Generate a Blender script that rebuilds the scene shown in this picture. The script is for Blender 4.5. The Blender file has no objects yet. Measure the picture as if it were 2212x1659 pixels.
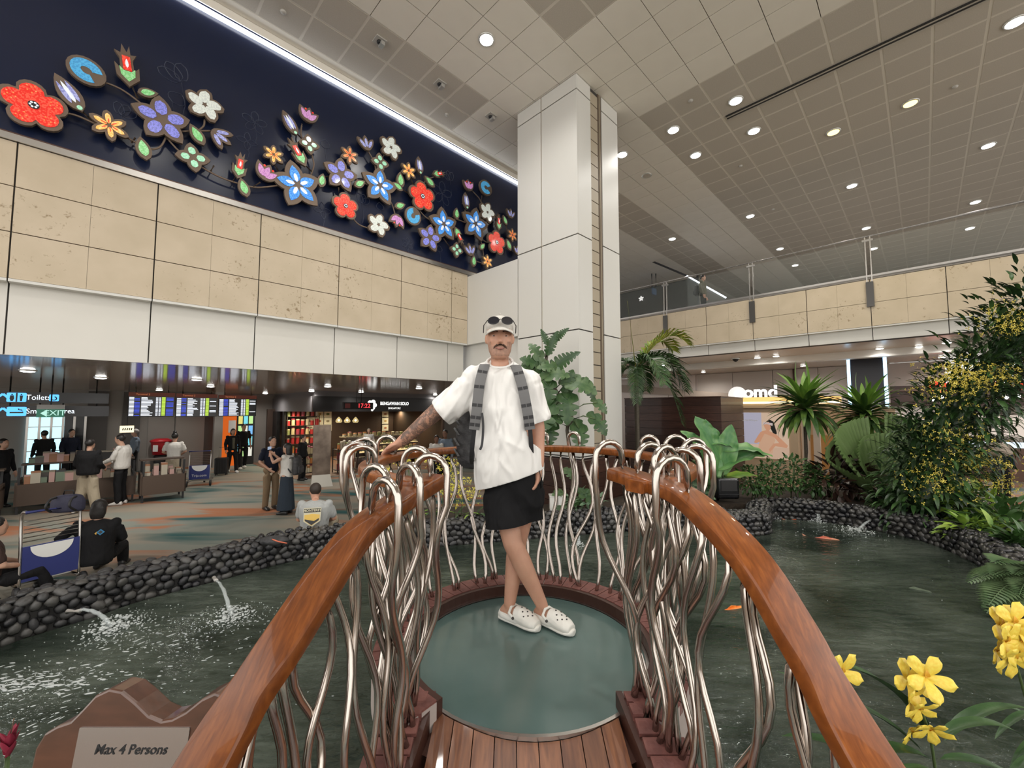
import bpy, bmesh, math, random
from mathutils import Vector, Matrix, Euler, noise
random.seed(7)
R = math.radians
SC = bpy.context.scene
COL = SC.collection
# ---------------------------------------------------------------- camera
ZC = 2.3
FPX = 890.0
TILT = math.atan(55 / 890.0)
cam_d = bpy.data.cameras.new('camera'); cam_d.sensor_width = 36.0
cam_d.lens = FPX / 2212.0 * 36.0; cam_d.clip_start = 0.05; cam_d.clip_end = 200
cam = bpy.data.objects.new('camera', cam_d); COL.objects.link(cam)
cam.location = (0, 0, ZC); cam.rotation_euler = (math.pi / 2 + TILT, 0, 0)
SC.camera = cam
# ---------------------------------------------------------------- view + world
SC.view_settings.view_transform = 'Standard'
SC.view_settings.look = 'None'
SC.view_settings.exposure = 0.0
SC.view_settings.gamma = 1.0
SC.view_settings.use_curve_mapping = False
wd = bpy.data.worlds.new('hall_ambient'); SC.world = wd; wd.use_nodes = True
_bg = wd.node_tree.nodes['Background']
_bg.inputs[0].default_value = (1.0, 0.965, 0.92, 1); _bg.inputs[1].default_value = 2.2
LAMP_W = 160.0       # one ceiling downlight
LAMP_COL = (1.0, 0.965, 0.91)
UNDER_W = 40.0        # one downlight in the low ceilings
cy = SC.cycles
cy.max_bounces = 6; cy.diffuse_bounces = 3; cy.glossy_bounces = 3; cy.transmission_bounces = 3; cy.transparent_max_bounces = 8
cy.caustics_reflective = False; cy.caustics_refractive = False; cy.sample_clamp_indirect = 6.0
cy.use_adaptive_sampling = True; cy.adaptive_threshold = 0.05
# ---------------------------------------------------------------- layout helpers (pixel of the 2212x1659 frame -> point)
_c, _s = math.cos(TILT), math.sin(TILT)
S2 = math.sqrt(0.5)
UX = Vector((S2, S2, 0)); VX = Vector((-S2, S2, 0))      # the two building axes
def uv(u, v, z=0.0): return Vector(((u - v) * S2, (u + v) * S2, z))
def ray(x, y):
    a = (x - 1106.0) / FPX; b = (829.5 - y) / FPX
    return Vector((a, _c - b * _s, _s + b * _c))
def at_z(x, y, z):
    d = ray(x, y); return Vector((0, 0, ZC)) + d * ((z - ZC) / d.z)
def at_y(x, y, dist):
    d = ray(x, y); return Vector((0, 0, ZC)) + d * (dist / d.y)
def at_u(x, y, u):
    d = ray(x, y); return Vector((0, 0, ZC)) + d * (u / d.dot(UX))
def at_v(x, y, v):
    d = ray(x, y); return Vector((0, 0, ZC)) + d * (v / d.dot(VX))
def lerp(a, b, t): return a + (b - a) * t
def rnd(a, b): return random.uniform(a, b)
# ---------------------------------------------------------------- materials
MATS = {}
def _nm(name):
    m = bpy.data.materials.new(name); m.use_nodes = True
    nt = m.node_tree; return m, nt, nt.nodes['Principled BSDF']
def mat(name, col, rough=0.5, metal=0.0, spec=None, noise_amt=0.0, scale=8.0, col2=None, bump=0.0, bscale=40.0, emit=None, estr=1.0, stretch=None, coat=0.0, detail=4.0, trans=0.0, alpha=1.0, lo=0.35, hi=0.65, sub=0.0, sheen=0.0, bdist=0.01):
    if name in MATS: return MATS[name]
    m, nt, b = _nm(name); N = nt.nodes; L = nt.links
    b.inputs['Base Color'].default_value = (*col, 1); b.inputs['Roughness'].default_value = rough
    b.inputs['Metallic'].default_value = metal
    if spec is not None: b.inputs['Specular IOR Level'].default_value = spec
    if coat: b.inputs['Coat Weight'].default_value = coat; b.inputs['Coat Roughness'].default_value = 0.06
    if trans: b.inputs['Transmission Weight'].default_value = trans
    if alpha < 1: b.inputs['Alpha'].default_value = alpha
    if sub: b.inputs['Subsurface Weight'].default_value = sub; b.inputs['Subsurface Scale'].default_value = 0.03
    if sheen: b.inputs['Sheen Weight'].default_value = sheen
    if emit is not None:
        b.inputs['Emission Color'].default_value = (*emit, 1); b.inputs['Emission Strength'].default_value = estr
    if col2 is not None or bump:
        tc = N.new('ShaderNodeTexCoord'); mp = N.new('ShaderNodeMapping'); L.new(tc.outputs['Object'], mp.inputs[0])
        if stretch: mp.inputs['Scale'].default_value = stretch
        if col2 is not None:
            nz = N.new('ShaderNodeTexNoise'); nz.inputs['Scale'].default_value = scale; nz.inputs['Detail'].default_value = detail
            L.new(mp.outputs[0], nz.inputs['Vector'])
            rp = N.new('ShaderNodeValToRGB'); rp.color_ramp.elements[0].position = lo; rp.color_ramp.elements[1].position = hi
            rp.color_ramp.elements[0].color = (*col, 1); rp.color_ramp.elements[1].color = (*col2, 1)
            L.new(nz.outputs['Fac'], rp.inputs[0]); L.new(rp.outputs[0], b.inputs['Base Color'])
        if bump:
            n2 = N.new('ShaderNodeTexNoise'); n2.inputs['Scale'].default_value = bscale; n2.inputs['Detail'].default_value = 3
            L.new(mp.outputs[0], n2.inputs['Vector'])
            bp = N.new('ShaderNodeBump'); bp.inputs['Strength'].default_value = bump; bp.inputs['Distance'].default_value = bdist
            L.new(n2.outputs['Fac'], bp.inputs['Height']); L.new(bp.outputs[0], b.inputs['Normal'])
    MATS[name] = m; return m
def glow(name, col, strength=1.0):
    return mat(name, tuple(c * 0.2 for c in col), 0.5, emit=col, estr=strength)
# ---------------------------------------------------------------- mesh builder
def frame(d):
    d = d.normalized(); a = Vector((0, 0, 1)) if abs(d.z) < 0.95 else Vector((1, 0, 0))
    x = d.cross(a).normalized(); return x, x.cross(d).normalized()
class MB:
    def __init__(s): s.v = []; s.f = []; s.m = []; s.mi = 0
    def add(s, vs, fs):
        o = len(s.v); s.v += [tuple(p) for p in vs]
        for f in fs: s.f.append(tuple(i + o for i in f)); s.m.append(s.mi)
        return s
    def box(s, c, d, rz=0.0, mtx=None):
        c = Vector(c); h = Vector(d) * 0.5; M = mtx or Matrix.Rotation(rz, 3, 'Z')
        vs = [c + M @ Vector((x * h.x, y * h.y, z * h.z)) for z in (-1, 1) for y in (-1, 1) for x in (-1, 1)]
        return s.add(vs, [(0, 2, 3, 1), (4, 5, 7, 6), (0, 1, 5, 4), (2, 6, 7, 3), (0, 4, 6, 2), (1, 3, 7, 5)])
    def hexa(s, p):   # 8 corners: 4 bottom loop, 4 top loop
        return s.add(p, [(3, 2, 1, 0), (4, 5, 6, 7), (0, 1, 5, 4), (1, 2, 6, 5), (2, 3, 7, 6), (3, 0, 4, 7)])
    def bar(s, a, b, w, h):
        a = Vector(a); b = Vector(b); d = b - a; x, y = frame(d); x = x * w / 2; y = y * h / 2
        return s.hexa([a - x - y, a + x - y, a + x + y, a - x + y, b - x - y, b + x - y, b + x + y, b - x + y])
    def tube(s, pts, r, n=8, cap=True):
        pts = [Vector(p) for p in pts]; k = len(pts); rs = r if isinstance(r, (list, tuple)) else [r] * k
        o = len(s.v); px = None
        for i, p in enumerate(pts):
            d = (pts[min(i + 1, k - 1)] - pts[max(i - 1, 0)])
            if d.length < 1e-7: d = Vector((0, 0, 1))
            d.normalize()
            if px is None: x, y = frame(d)
            else:
                x = px - d * px.dot(d)
                if x.length < 1e-5: x, _ = frame(d)
                x.normalize(); y = d.cross(x)
            px = x
            for j in range(n):
                a = 2 * math.pi * j / n; s.v.append(tuple(p + (x * math.cos(a) + y * math.sin(a)) * rs[i]))
        for i in range(k - 1):
            for j in range(n):
                s.f.append((o + i * n + j, o + i * n + (j + 1) % n, o + (i + 1) * n + (j + 1) % n, o + (i + 1) * n + j)); s.m.append(s.mi)
        if cap:
            s.f.append(tuple(o + j for j in reversed(range(n)))); s.m.append(s.mi)
            s.f.append(tuple(o + (k - 1) * n + j for j in range(n))); s.m.append(s.mi)
        return s
    def loft(s, rings):   # rings: (centre, rx, ry, xaxis, yaxis) ; closed tube
        n = 14; o = len(s.v)
        for c, rx, ry, X, Y in rings:
            for j in range(n):
                a = 2 * math.pi * j / n; s.v.append(tuple(Vector(c) + X * math.cos(a) * rx + Y * math.sin(a) * ry))
        k = len(rings)
        for i in range(k - 1):
            for j in range(n):
                s.f.append((o + i * n + j, o + i * n + (j + 1) % n, o + (i + 1) * n + (j + 1) % n, o + (i + 1) * n + j)); s.m.append(s.mi)
        s.f.append(tuple(o + j for j in reversed(range(n)))); s.m.append(s.mi)
        s.f.append(tuple(o + (k - 1) * n + j for j in range(n))); s.m.append(s.mi)
        return s
    def ell(s, c, r, n=10, k=6, mtx=None):
        c = Vector(c); r = Vector(r) if not isinstance(r, (int, float)) else Vector((r, r, r)); M = mtx or Matrix.Identity(3)
        vs = [c + M @ Vector((0, 0, -r.z))]
        for i in range(1, k):
            t = math.pi * i / k - math.pi / 2
            for j in range(n):
                a = 2 * math.pi * j / n
                vs.append(c + M @ Vector((r.x * math.cos(t) * math.cos(a), r.y * math.cos(t) * math.sin(a), r.z * math.sin(t))))
        vs.append(c + M @ Vector((0, 0, r.z)))
        fs = [(0, 1 + (j + 1) % n, 1 + j) for j in range(n)]
        for i in range(k - 2):
            for j in range(n):
                a = 1 + i * n; fs.append((a + j, a + (j + 1) % n, a + n + (j + 1) % n, a + n + j))
        e = len(vs) - 1; a = 1 + (k - 2) * n
        fs += [(a + j, a + (j + 1) % n, e) for j in range(n)]
        return s.add(vs, fs)
    def lathe(s, prof, c=(0, 0, 0), n=16):
        c = Vector(c); vs = []; fs = []; k = len(prof)
        for r, z in prof:
            for j in range(n):
                a = 2 * math.pi * j / n; vs.append(c + Vector((r * math.cos(a), r * math.sin(a), z)))
        for i in range(k - 1):
            for j in range(n): fs.append((i * n + j, i * n + (j + 1) % n, (i + 1) * n + (j + 1) % n, (i + 1) * n + j))
        fs.append(tuple(reversed(range(n)))); fs.append(tuple((k - 1) * n + j for j in range(n)))
        return s.add(vs, fs)
    def prism(s, poly, o, X, Y, N, t):   # 2-D outline extruded along N by t
        o = Vector(o); k = len(poly)
        a = [o + X * p[0] + Y * p[1] for p in poly]; b = [p + N * t for p in a]
        fs = [tuple(reversed(range(k))), tuple(range(k, 2 * k))]
        fs += [(i, (i + 1) % k, k + (i + 1) % k, k + i) for i in range(k)]
        return s.add(a + b, fs)
    def grid(s, f, nu, nv):
        o = len(s.v)
        for i in range(nu + 1):
            for j in range(nv + 1): s.v.append(tuple(f(i / nu, j / nv)))
        for i in range(nu):
            for j in range(nv):
                a = o + i * (nv + 1) + j; s.f.append((a, a + nv + 1, a + nv + 2, a + 1)); s.m.append(s.mi)
        return s
    def mesh(s, name, smooth=False):
        me = bpy.data.meshes.new(name); me.from_pydata(s.v, [], s.f); me.update()
        if smooth: me.polygons.foreach_set('use_smooth', [True] * len(me.polygons))
        return me
    def build(s, name, m, parent=None, smooth=False, fix=False):
        me = s.mesh(name, smooth)
        if fix:
            bm = bmesh.new(); bm.from_mesh(me); bmesh.ops.recalc_face_normals(bm, faces=bm.faces); bm.to_mesh(me); bm.free()
        ms = m if isinstance(m, (list, tuple)) else [m]
        for x in ms: me.materials.append(x)
        if len(ms) > 1: me.polygons.foreach_set('material_index', s.m)
        return link(name, me, parent)
def link(name, me, parent=None):
    o = bpy.data.objects.new(name, me); COL.objects.link(o)
    if parent is not None: o.parent = parent
    return o
def tag(o, label=None, cat=None, group=None, kind=None):
    if label: o['label'] = label
    if cat: o['category'] = cat
    if group: o['group'] = group
    if kind: o['kind'] = kind
    return o
def thing(name, label, cat, loc=(0, 0, 0), rz=0.0, group=None, kind=None):
    o = bpy.data.objects.new(name, None); COL.objects.link(o); o.location = loc; o.rotation_euler = (0, 0, rz)
    o.empty_display_size = 0.1
    return tag(o, label, cat, group, kind)
def copy_tree(o, parent=None):
    c = o.copy(); COL.objects.link(c); c.parent = parent
    for ch in list(o.children): copy_tree(ch, c)
    return c
SCR = bpy.data.scenes.new('scratch')      # workbench for evaluating modifiers; removed at the end
def scratch_eval(o):
    vl = SCR.view_layers[0]; vl.update(); me = bpy.data.meshes.new_from_object(o.evaluated_get(vl.depsgraph))
    d = o.data; bpy.data.objects.remove(o, do_unlink=True)
    (bpy.data.meshes if isinstance(d, bpy.types.Mesh) else bpy.data.curves).remove(d)
    return me
def baked(mb, name, m, parent=None, voxel=0.01, smooth=6, fac=0.5):
    """closed shells -> one continuous surface (voxel remesh + smoothing), evaluated to a plain mesh"""
    tmp = bpy.data.objects.new('tmp', mb.mesh('tmp')); SCR.collection.objects.link(tmp)
    r = tmp.modifiers.new('r', 'REMESH'); r.mode = 'VOXEL'; r.voxel_size = voxel; r.use_smooth_shade = True
    if smooth:
        q = tmp.modifiers.new('s', 'SMOOTH'); q.iterations = smooth; q.factor = fac
    me = scratch_eval(tmp); me.name = name
    me.materials.clear()
    for x in (m if isinstance(m, (list, tuple)) else [m]): me.materials.append(x)
    me.polygons.foreach_set('use_smooth', [True] * len(me.polygons))
    return link(name, me, parent)
def text_mesh(txt, size, depth=0.004, shear=0.0, align='CENTER', space=1.0, sx=1.0, bold=0.0):
    cu = bpy.data.curves.new('t', 'FONT'); cu.body = txt; cu.size = size; cu.extrude = depth; cu.shear = shear; cu.offset = bold
    cu.align_x = align; cu.align_y = 'CENTER'; cu.space_character = space; cu.resolution_u = 3
    o = bpy.data.objects.new('t', cu); SCR.collection.objects.link(o)
    me = scratch_eval(o)
    if sx != 1.0:
        for v in me.vertices: v.co.x *= sx
    return me
def text(name, txt, size, m, loc, X, Y, parent=None, **k):
    """flat lettering lying in the plane X (reading direction), Y (up)"""
    me = text_mesh(txt, size, **k); me.name = name; me.materials.append(m)
    X = X.normalized(); Y = Y.normalized(); N = X.cross(Y)
    M = Matrix((X, Y, N)).transposed().to_4x4(); M.translation = Vector(loc)
    me.transform(M); return link(name, me, parent)
def rrect(w, h, r, n=4):
    pts = []
    for cx, cy, a0 in ((w / 2 - r, h / 2 - r, 0), (-w / 2 + r, h / 2 - r, 90), (-w / 2 + r, -h / 2 + r, 180), (w / 2 - r, -h / 2 + r, 270)):
        for i in range(n + 1):
            a = R(a0 + 90 * i / n); pts.append((cx + r * math.cos(a), cy + r * math.sin(a)))
    return pts
def spline(pts, n=8, closed=False):
    pts = [Vector(p) for p in pts]; k = len(pts); out = []
    rng = range(k) if closed else range(k - 1)
    for i in rng:
        if closed: p0, p1, p2, p3 = pts[(i - 1) % k], pts[i], pts[(i + 1) % k], pts[(i + 2) % k]
        else: p0, p1, p2, p3 = pts[max(i - 1, 0)], pts[i], pts[i + 1], pts[min(i + 2, k - 1)]
        for j in range(n):
            t = j / n
            out.append(0.5 * ((2 * p1) + (p2 - p0) * t + (2 * p0 - 5 * p1 + 4 * p2 - p3) * t * t + (3 * p1 - p0 - 3 * p2 + p3) * t ** 3))
    if not closed: out.append(pts[-1])
    return out
Z3 = Vector((0, 0, 1))
# ================================================================ building
K = 0.77
CEIL = 2.3 + 8.7 * K          # 9.0
VW = 10.4 * K                 # left wall plane
TU, TV, U0, V0 = 0.685, 0.679, 0.231, 0.285
M_BEIGE = mat('ceiling_panel_beige', (0.88, 0.835, 0.75), 0.45, spec=0.4, col2=(0.85, 0.805, 0.72), scale=2)
M_DARKT = mat('ceiling_panel_perforated', (0.52, 0.475, 0.41), 0.6, col2=(0.58, 0.53, 0.46), scale=90, detail=1)
M_GRIDL = mat('ceiling_grid_light', (0.74, 0.69, 0.61), 0.5)
M_SEAM = mat('ceiling_seam', (0.16, 0.14, 0.12), 0.8)
M_STONE = mat('limestone', (0.61, 0.51, 0.375), 0.55, col2=(0.53, 0.44, 0.31), scale=2.5, detail=8, lo=0.3, hi=0.75)
def stone_specks(m):
    nt = m.node_tree; N = nt.nodes; L = nt.links; b = N['Principled BSDF']; tc = [n for n in N if n.type == 'TEX_COORD'][0]
    base = b.inputs['Base Color'].links[0].from_socket
    nz = N.new('ShaderNodeTexNoise'); nz.inputs['Scale'].default_value = 14; nz.inputs['Detail'].default_value = 6; nz.inputs['Roughness'].default_value = 0.65
    g = N.new('ShaderNodeNewGeometry'); L.new(g.outputs['Position'], nz.inputs['Vector'])
    for n in N:
        if n.type == 'MAPPING': L.new(g.outputs['Position'], n.inputs[0])
    n3 = N.new('ShaderNodeTexNoise'); n3.inputs['Scale'].default_value = 1.1; L.new(g.outputs['Position'], n3.inputs['Vector'])
    ma = N.new('ShaderNodeMath'); ma.operation = 'MULTIPLY_ADD'; ma.inputs[1].default_value = 0.45; L.new(n3.outputs['Fac'], ma.inputs[0]); L.new(nz.outputs['Fac'], ma.inputs[2])
    rp = N.new('ShaderNodeValToRGB'); e = rp.color_ramp.elements; e[0].position = 0.86; e[0].color = (0, 0, 0, 1); e[1].position = 0.99; e[1].color = (1, 1, 1, 1)
    L.new(ma.outputs[0], rp.inputs[0])
    mx = N.new('ShaderNodeMix'); mx.data_type = 'RGBA'; L.new(rp.outputs[0], mx.inputs['Factor']); L.new(base, mx.inputs['A']); mx.inputs['B'].default_value = (0.27, 0.19, 0.10, 1)
    L.new(mx.outputs['Result'], b.inputs['Base Color'])
stone_specks(M_STONE)
M_WHITE = mat('white_cladding', (0.70, 0.68, 0.62), 0.35, col2=(0.67, 0.65, 0.59), scale=1.2)
M_WHITE2 = mat('white_cladding_cool', (0.68, 0.67, 0.63), 0.35)
M_JOINT = mat('dark_joint', (0.05, 0.045, 0.04), 0.8)
M_STEEL = mat('brushed_steel', (0.55, 0.53, 0.50), 0.28, 1.0)
M_BROWNG = mat('brown_gloss_ceiling', (0.55, 0.45, 0.37), 0.12, spec=0.6, bump=0.05, bscale=3.0, col2=(0.62, 0.51, 0.42), scale=1.0)
M_NAVY = mat('navy_gloss_panel', (0.010, 0.016, 0.045), 0.22, spec=0.5)
M_LED = glow('led_white', (0.93, 0.96, 1.0), 7.0)
M_GREYW = mat('grey_wall', (0.24, 0.22, 0.20), 0.5, col2=(0.27, 0.25, 0.225), scale=0.7)
M_DKGREY = mat('dark_grey_wall', (0.075, 0.068, 0.062), 0.5)
M_BLACK = mat('matt_black', (0.012, 0.012, 0.013), 0.5)
M_GLASS = mat('clear_glass', (0.45, 0.50, 0.48), 0.02, spec=0.5, alpha=0.07)
def axbox(mb, u0, u1, v0, v1, z0, z1):
    return mb.hexa([uv(u0, v0, z0), uv(u1, v0, z0), uv(u1, v1, z0), uv(u0, v1, z0), uv(u0, v0, z1), uv(u1, v0, z1), uv(u1, v1, z1), uv(u0, v1, z1)])
def abox(name, m, parent, *a, kind=None):
    o = axbox(MB(), *a).build(name, m, parent)
    if kind: o['kind'] = kind
    return o
# ---- floor: airport carpet with long teal and rust drifts
def carpet():
    m, nt, b = _nm('carpet_drifts'); N = nt.nodes; L = nt.links
    tc = N.new('ShaderNodeTexCoord'); mp = N.new('ShaderNodeMapping'); L.new(tc.outputs['Object'], mp.inputs[0])
    mp.inputs['Rotation'].default_value = (0, 0, R(-24)); mp.inputs['Scale'].default_value = (0.28, 1.0, 1)
    def nz(sc, det=3, dist=0.4):
        n = N.new('ShaderNodeTexNoise'); n.inputs['Scale'].default_value = sc; n.inputs['Detail'].default_value = det; n.inputs['Distortion'].default_value = dist
        L.new(mp.outputs[0], n.inputs['Vector']); return n.outputs['Fac']
    def ramp(src, p0, p1):
        r = N.new('ShaderNodeValToRGB'); r.color_ramp.elements[0].position = p0; r.color_ramp.elements[1].position = p1; L.new(src, r.inputs[0]); return r.outputs[0]
    def mix(f, a, c):
        x = N.new('ShaderNodeMix'); x.data_type = 'RGBA'; L.new(f, x.inputs['Factor'])
        if isinstance(a, tuple): x.inputs['A'].default_value = (*a, 1)
        else: L.new(a, x.inputs['A'])
        x.inputs['B'].default_value = (*c, 1); return x.outputs['Result']
    c = mix(ramp(nz(0.9, 4), 0.4, 0.6), (0.20, 0.21, 0.18), (0.27, 0.225, 0.175))
    c = mix(ramp(nz(1.35, 3, 0.6), 0.53, 0.62), c, (0.32, 0.135, 0.07))
    n2 = N.new('ShaderNodeTexNoise'); n2.inputs['Scale'].default_value = 1.05; n2.inputs['Detail'].default_value = 3; n2.inputs['Distortion'].default_value = 0.5
    a2 = N.new('ShaderNodeVectorMath'); a2.operation = 'ADD'; a2.inputs[1].default_value = (7.3, 3.1, 2); L.new(mp.outputs[0], a2.inputs[0]); L.new(a2.outputs[0], n2.inputs['Vector'])
    c = mix(ramp(n2.outputs['Fac'], 0.53, 0.66), c, (0.025, 0.085, 0.085))
    L.new(c, b.inputs['Base Color']); b.inputs['Roughness'].default_value = 0.9; b.inputs['Specular IOR Level'].default_value = 0.15
    return m
M_CARPET = carpet()
fl = MB(); axbox(fl, -14, 62, -16, 34, -0.12, 0.0)
floor = fl.build('floor', M_CARPET); tag(floor, 'patterned carpet floor with teal and rust drifts', kind='structure')
# ---- ceiling
ceil = thing('ceiling', 'high ceiling of square beige and dark perforated panels', None, kind='structure')
abox('slab', M_SEAM, ceil, -5, 62, -7, 34, CEIL + 0.03, CEIL + 0.25); abox('far_panel_field', M_BEIGE, ceil, 32.4, 62, -16, 34, CEIL, CEIL + 0.03)
def dark_cell(k, j):
    u = (U0 + TU * (k + 0.5)) / K; v = (V0 + TV * (j + 0.5)) / K
    if 8.3 < v < 10.1: return u < 7.4 or u > 12.0
    if v > 10.1: return False
    if 5.6 < v < 8.3: return False
    if v < 5.6: return u < 7.43 or (u > 11.0 and u < 42)
    return False
def cell_pix(k, j):
    p = uv(U0 + TU * (k + 0.5), V0 + TV * (j + 0.5), CEIL) - Vector((0, 0, ZC))
    zf = p.y * _c + p.z * _s; up = -p.y * _s + p.z * _c
    if zf < 0.5: return None
    return 1106 + FPX * p.x / zf, 829.5 - FPX * up / zf, zf
cells = []
for k in range(-5, 47):
    for j in range(-9, 22):
        q = cell_pix(k, j); vis = q is not None and -120 < q[0] < 2330 and -120 < q[1] < 900
        if j == 11: pass
        cells.append((0 if vis else 1, q[2] if q else 99, k, j))
cells.sort()
me_b = axbox(MB(), 0.006, TU - 0.006, 0.006, TV - 0.006, CEIL, CEIL + 0.025).mesh('ceiling_tile'); me_b.materials.append(M_BEIGE)
me_d = axbox(MB(), 0.024, TU - 0.024, 0.024, TV - 0.024, CEIL + 0.002, CEIL + 0.012).mesh('perforated_tile'); me_d.materials.append(M_DARKT)
rest_b, rest_d, frames = MB(), MB(), MB()
nt_ = 0
for vis, _, k, j in cells:
    u = U0 + TU * k; v = V0 + TV * j
    if v + TV > VW + 0.05 and u < 8.6 and v > VW - 0.3: continue
    dk = dark_cell(k, j)
    if dk: axbox(frames, u, u + TU, v, v + TV, CEIL + 0.006, CEIL + 0.026)
    if not vis and nt_ < 300:
        o = link('perforated_tile' if dk else 'ceiling_tile', me_d if dk else me_b, ceil); o.location = uv(u, v, 0); nt_ += 1
    elif nt_ >= 300 or vis:
        if dk: axbox(rest_d, u + 0.024, u + TU - 0.024, v + 0.024, v + TV - 0.024, CEIL + 0.002, CEIL + 0.012)
        else: axbox(rest_b, u + 0.006, u + TU - 0.006, v + 0.006, v + TV - 0.006, CEIL, CEIL + 0.025)
tag(rest_b.build('distant_ceiling_tiles', M_BEIGE, ceil), kind='stuff')
tag(rest_d.build('distant_perforated_tiles', M_DARKT, ceil), kind='stuff')
tag(frames.build('tile_frame', M_GRIDL, ceil), kind='stuff')
abox('edge_strip', M_BEIGE, ceil, -9, 8.6, V0 + TV * 11, VW - 0.06, CEIL, CEIL + 0.025)
# linear air slot
slot = thing('slot_diffuser', 'long dark linear air slot in the perforated ceiling', 'air vent')
for i in range(4):
    d = 9.83 + 0.045 * i
    abox('slot_blade', M_BLACK if i % 2 == 0 else M_STEEL, slot, d, d + 0.04, -3.0, 2.93, CEIL - 0.016, CEIL - 0.002)
# ---- ceiling downlights
M_LENS = glow('lamp_lens', (1.0, 0.97, 0.92), 14.0)
M_LENSW = glow('lamp_lens_warm', (1.0, 0.78, 0.28), 3.0)
M_RING = mat('lamp_ring', (0.65, 0.65, 0.62), 0.3, 0.6)
def lamp_mesh(r):
    a = MB().lathe([(r * 1.28, 0.02), (r * 1.3, -0.012), (r * 1.02, -0.02), (r * 1.0, 0.02)], n=20).mesh('trim_ring', True); a.materials.append(M_RING)
    b = MB().lathe([(r * 0.99, 0.01), (r * 0.99, -0.024), (r * 0.6, -0.034)], n=20).mesh('lens', True)
    return a, b
LR, LL = lamp_mesh(0.115); LL.materials.append(M_LENS)
LR2, LL2 = lamp_mesh(0.115); LL2.materials.append(M_LENSW)
def downlight(p, warm=False, w=None, group='downlights in the high ceiling', label='round white recessed downlight in the high ceiling', rm=LR, lm=LL, light=True, rad=0.12, size=150):
    t = thing('ceiling_downlight', label, 'ceiling light', p, group=group)
    link('trim_ring', rm, t); link('lens', LL2 if warm else lm, t)
    if light:
        ld = bpy.data.lights.new('downlight_beam', 'SPOT'); ld.energy = w or LAMP_W; ld.color = (1, 0.88, 0.6) if warm else LAMP_COL
        ld.spot_size = R(size); ld.spot_blend = 0.9; ld.shadow_soft_size = rad
        lo = bpy.data.objects.new('downlight_beam', ld); COL.objects.link(lo); lo.parent = t; lo.location = (0, 0, -0.06)
    return t
hi_lamps = [(6.07, 6.92), (12.32, 3.39), (12.27, 5.16), (14.1, 3.4), (14.07, 5.17), (12.26, 6.93), (14.19, -1.82), (20.37, -1.86), (20.35, 1.63), (25.64, -1.88), (20.36, 5.18), (20.31, 8.74), (25.66, 1.61), (29.21, -1.91), (25.71, 5.17), (29.26, 1.58), (29.34, 5.16), (4.35, 6.95), (6.07, 5.15)]
rows_ = {}
for (a, b) in hi_lamps: rows_.setdefault(round(a / 2.0), []).append((a, b))
ORD = ['first', 'second', 'third', 'fourth', 'fifth', 'sixth', 'seventh', 'eighth']
for ri, k_ in enumerate(sorted(rows_)):
    for ci, (a, b) in enumerate(sorted(rows_[k_], key=lambda q: -q[1])):
        downlight(uv(a * K, b * K, CEIL), label='white downlight in the high ceiling, %s row counted from above the man, %s from left' % (ORD[ri], ORD[ci]))
for i, (a, b) in enumerate([(15.92, 1.65), (15.94, -0.09)]):
    downlight(uv(a * K, b * K, CEIL), True, label='yellow glowing downlight in the dark perforated ceiling, %s of the two yellow ones' % ('smaller' if i == 0 else 'larger'))
# the same lamp grid goes on over and behind the camera
for a in (0.8, 2.6):
    for b in (3.4, -0.1): downlight(uv(a * K, b * K, CEIL), w=LAMP_W * 1.6)
# ceiling fittings: sprinklers, speakers, cameras
M_FIT = mat('ceiling_fitting', (0.5, 0.48, 0.44), 0.4)
for i, (x, y) in enumerate([(965, 247), (612, 25), (1492, 217), (2063, 187), (1600, 358), (1670, 452)]):
    p = at_z(x, y, CEIL); t = thing('smoke_detector', 'small round white smoke detector on the high ceiling', 'detector', p, group='ceiling detectors')
    MB().lathe([(0.045, 0.01), (0.05, -0.01), (0.035, -0.03), (0.01, -0.035)], n=12).build('detector_body', M_FIT, t, True)
p = at_z(1397, 379, CEIL); t = thing('ceiling_speaker', 'round grey flush speaker in the beige ceiling strip', 'speaker', p)
MB().lathe([(0.14, 0.01), (0.14, -0.01), (0.11, -0.015)], n=18).build('speaker_rim', M_RING, t, True); MB().lathe([(0.11, 0), (0.108, -0.017)], n=18).build('speaker_grille', M_DARKT, t)
for i, (x, y, lb) in enumerate([(820, 88, 'square ceiling fitting with camera in the dark panels, nearer the top'), (950, 180, 'square ceiling fitting with camera in the dark panels, nearer the column'), (1060, 250, 'hanging grey ceiling camera on the beige panels beside the column')]):
    p = at_z(x, y, CEIL); t = thing('ceiling_camera', lb, 'camera', p, R(45))
    MB().box((0, 0, -0.01), (0.2, 0.2, 0.02)).build('mount_plate', M_FIT, t)
    MB().box((0.03, -0.02, -0.07), (0.07, 0.12, 0.07)).build('camera_body', M_RING, t)
    MB().lathe([(0.05, -0.02), (0.05, -0.04), (0.03, -0.06)], n=12).build('camera_dome', M_BLACK, t, True)
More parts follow.
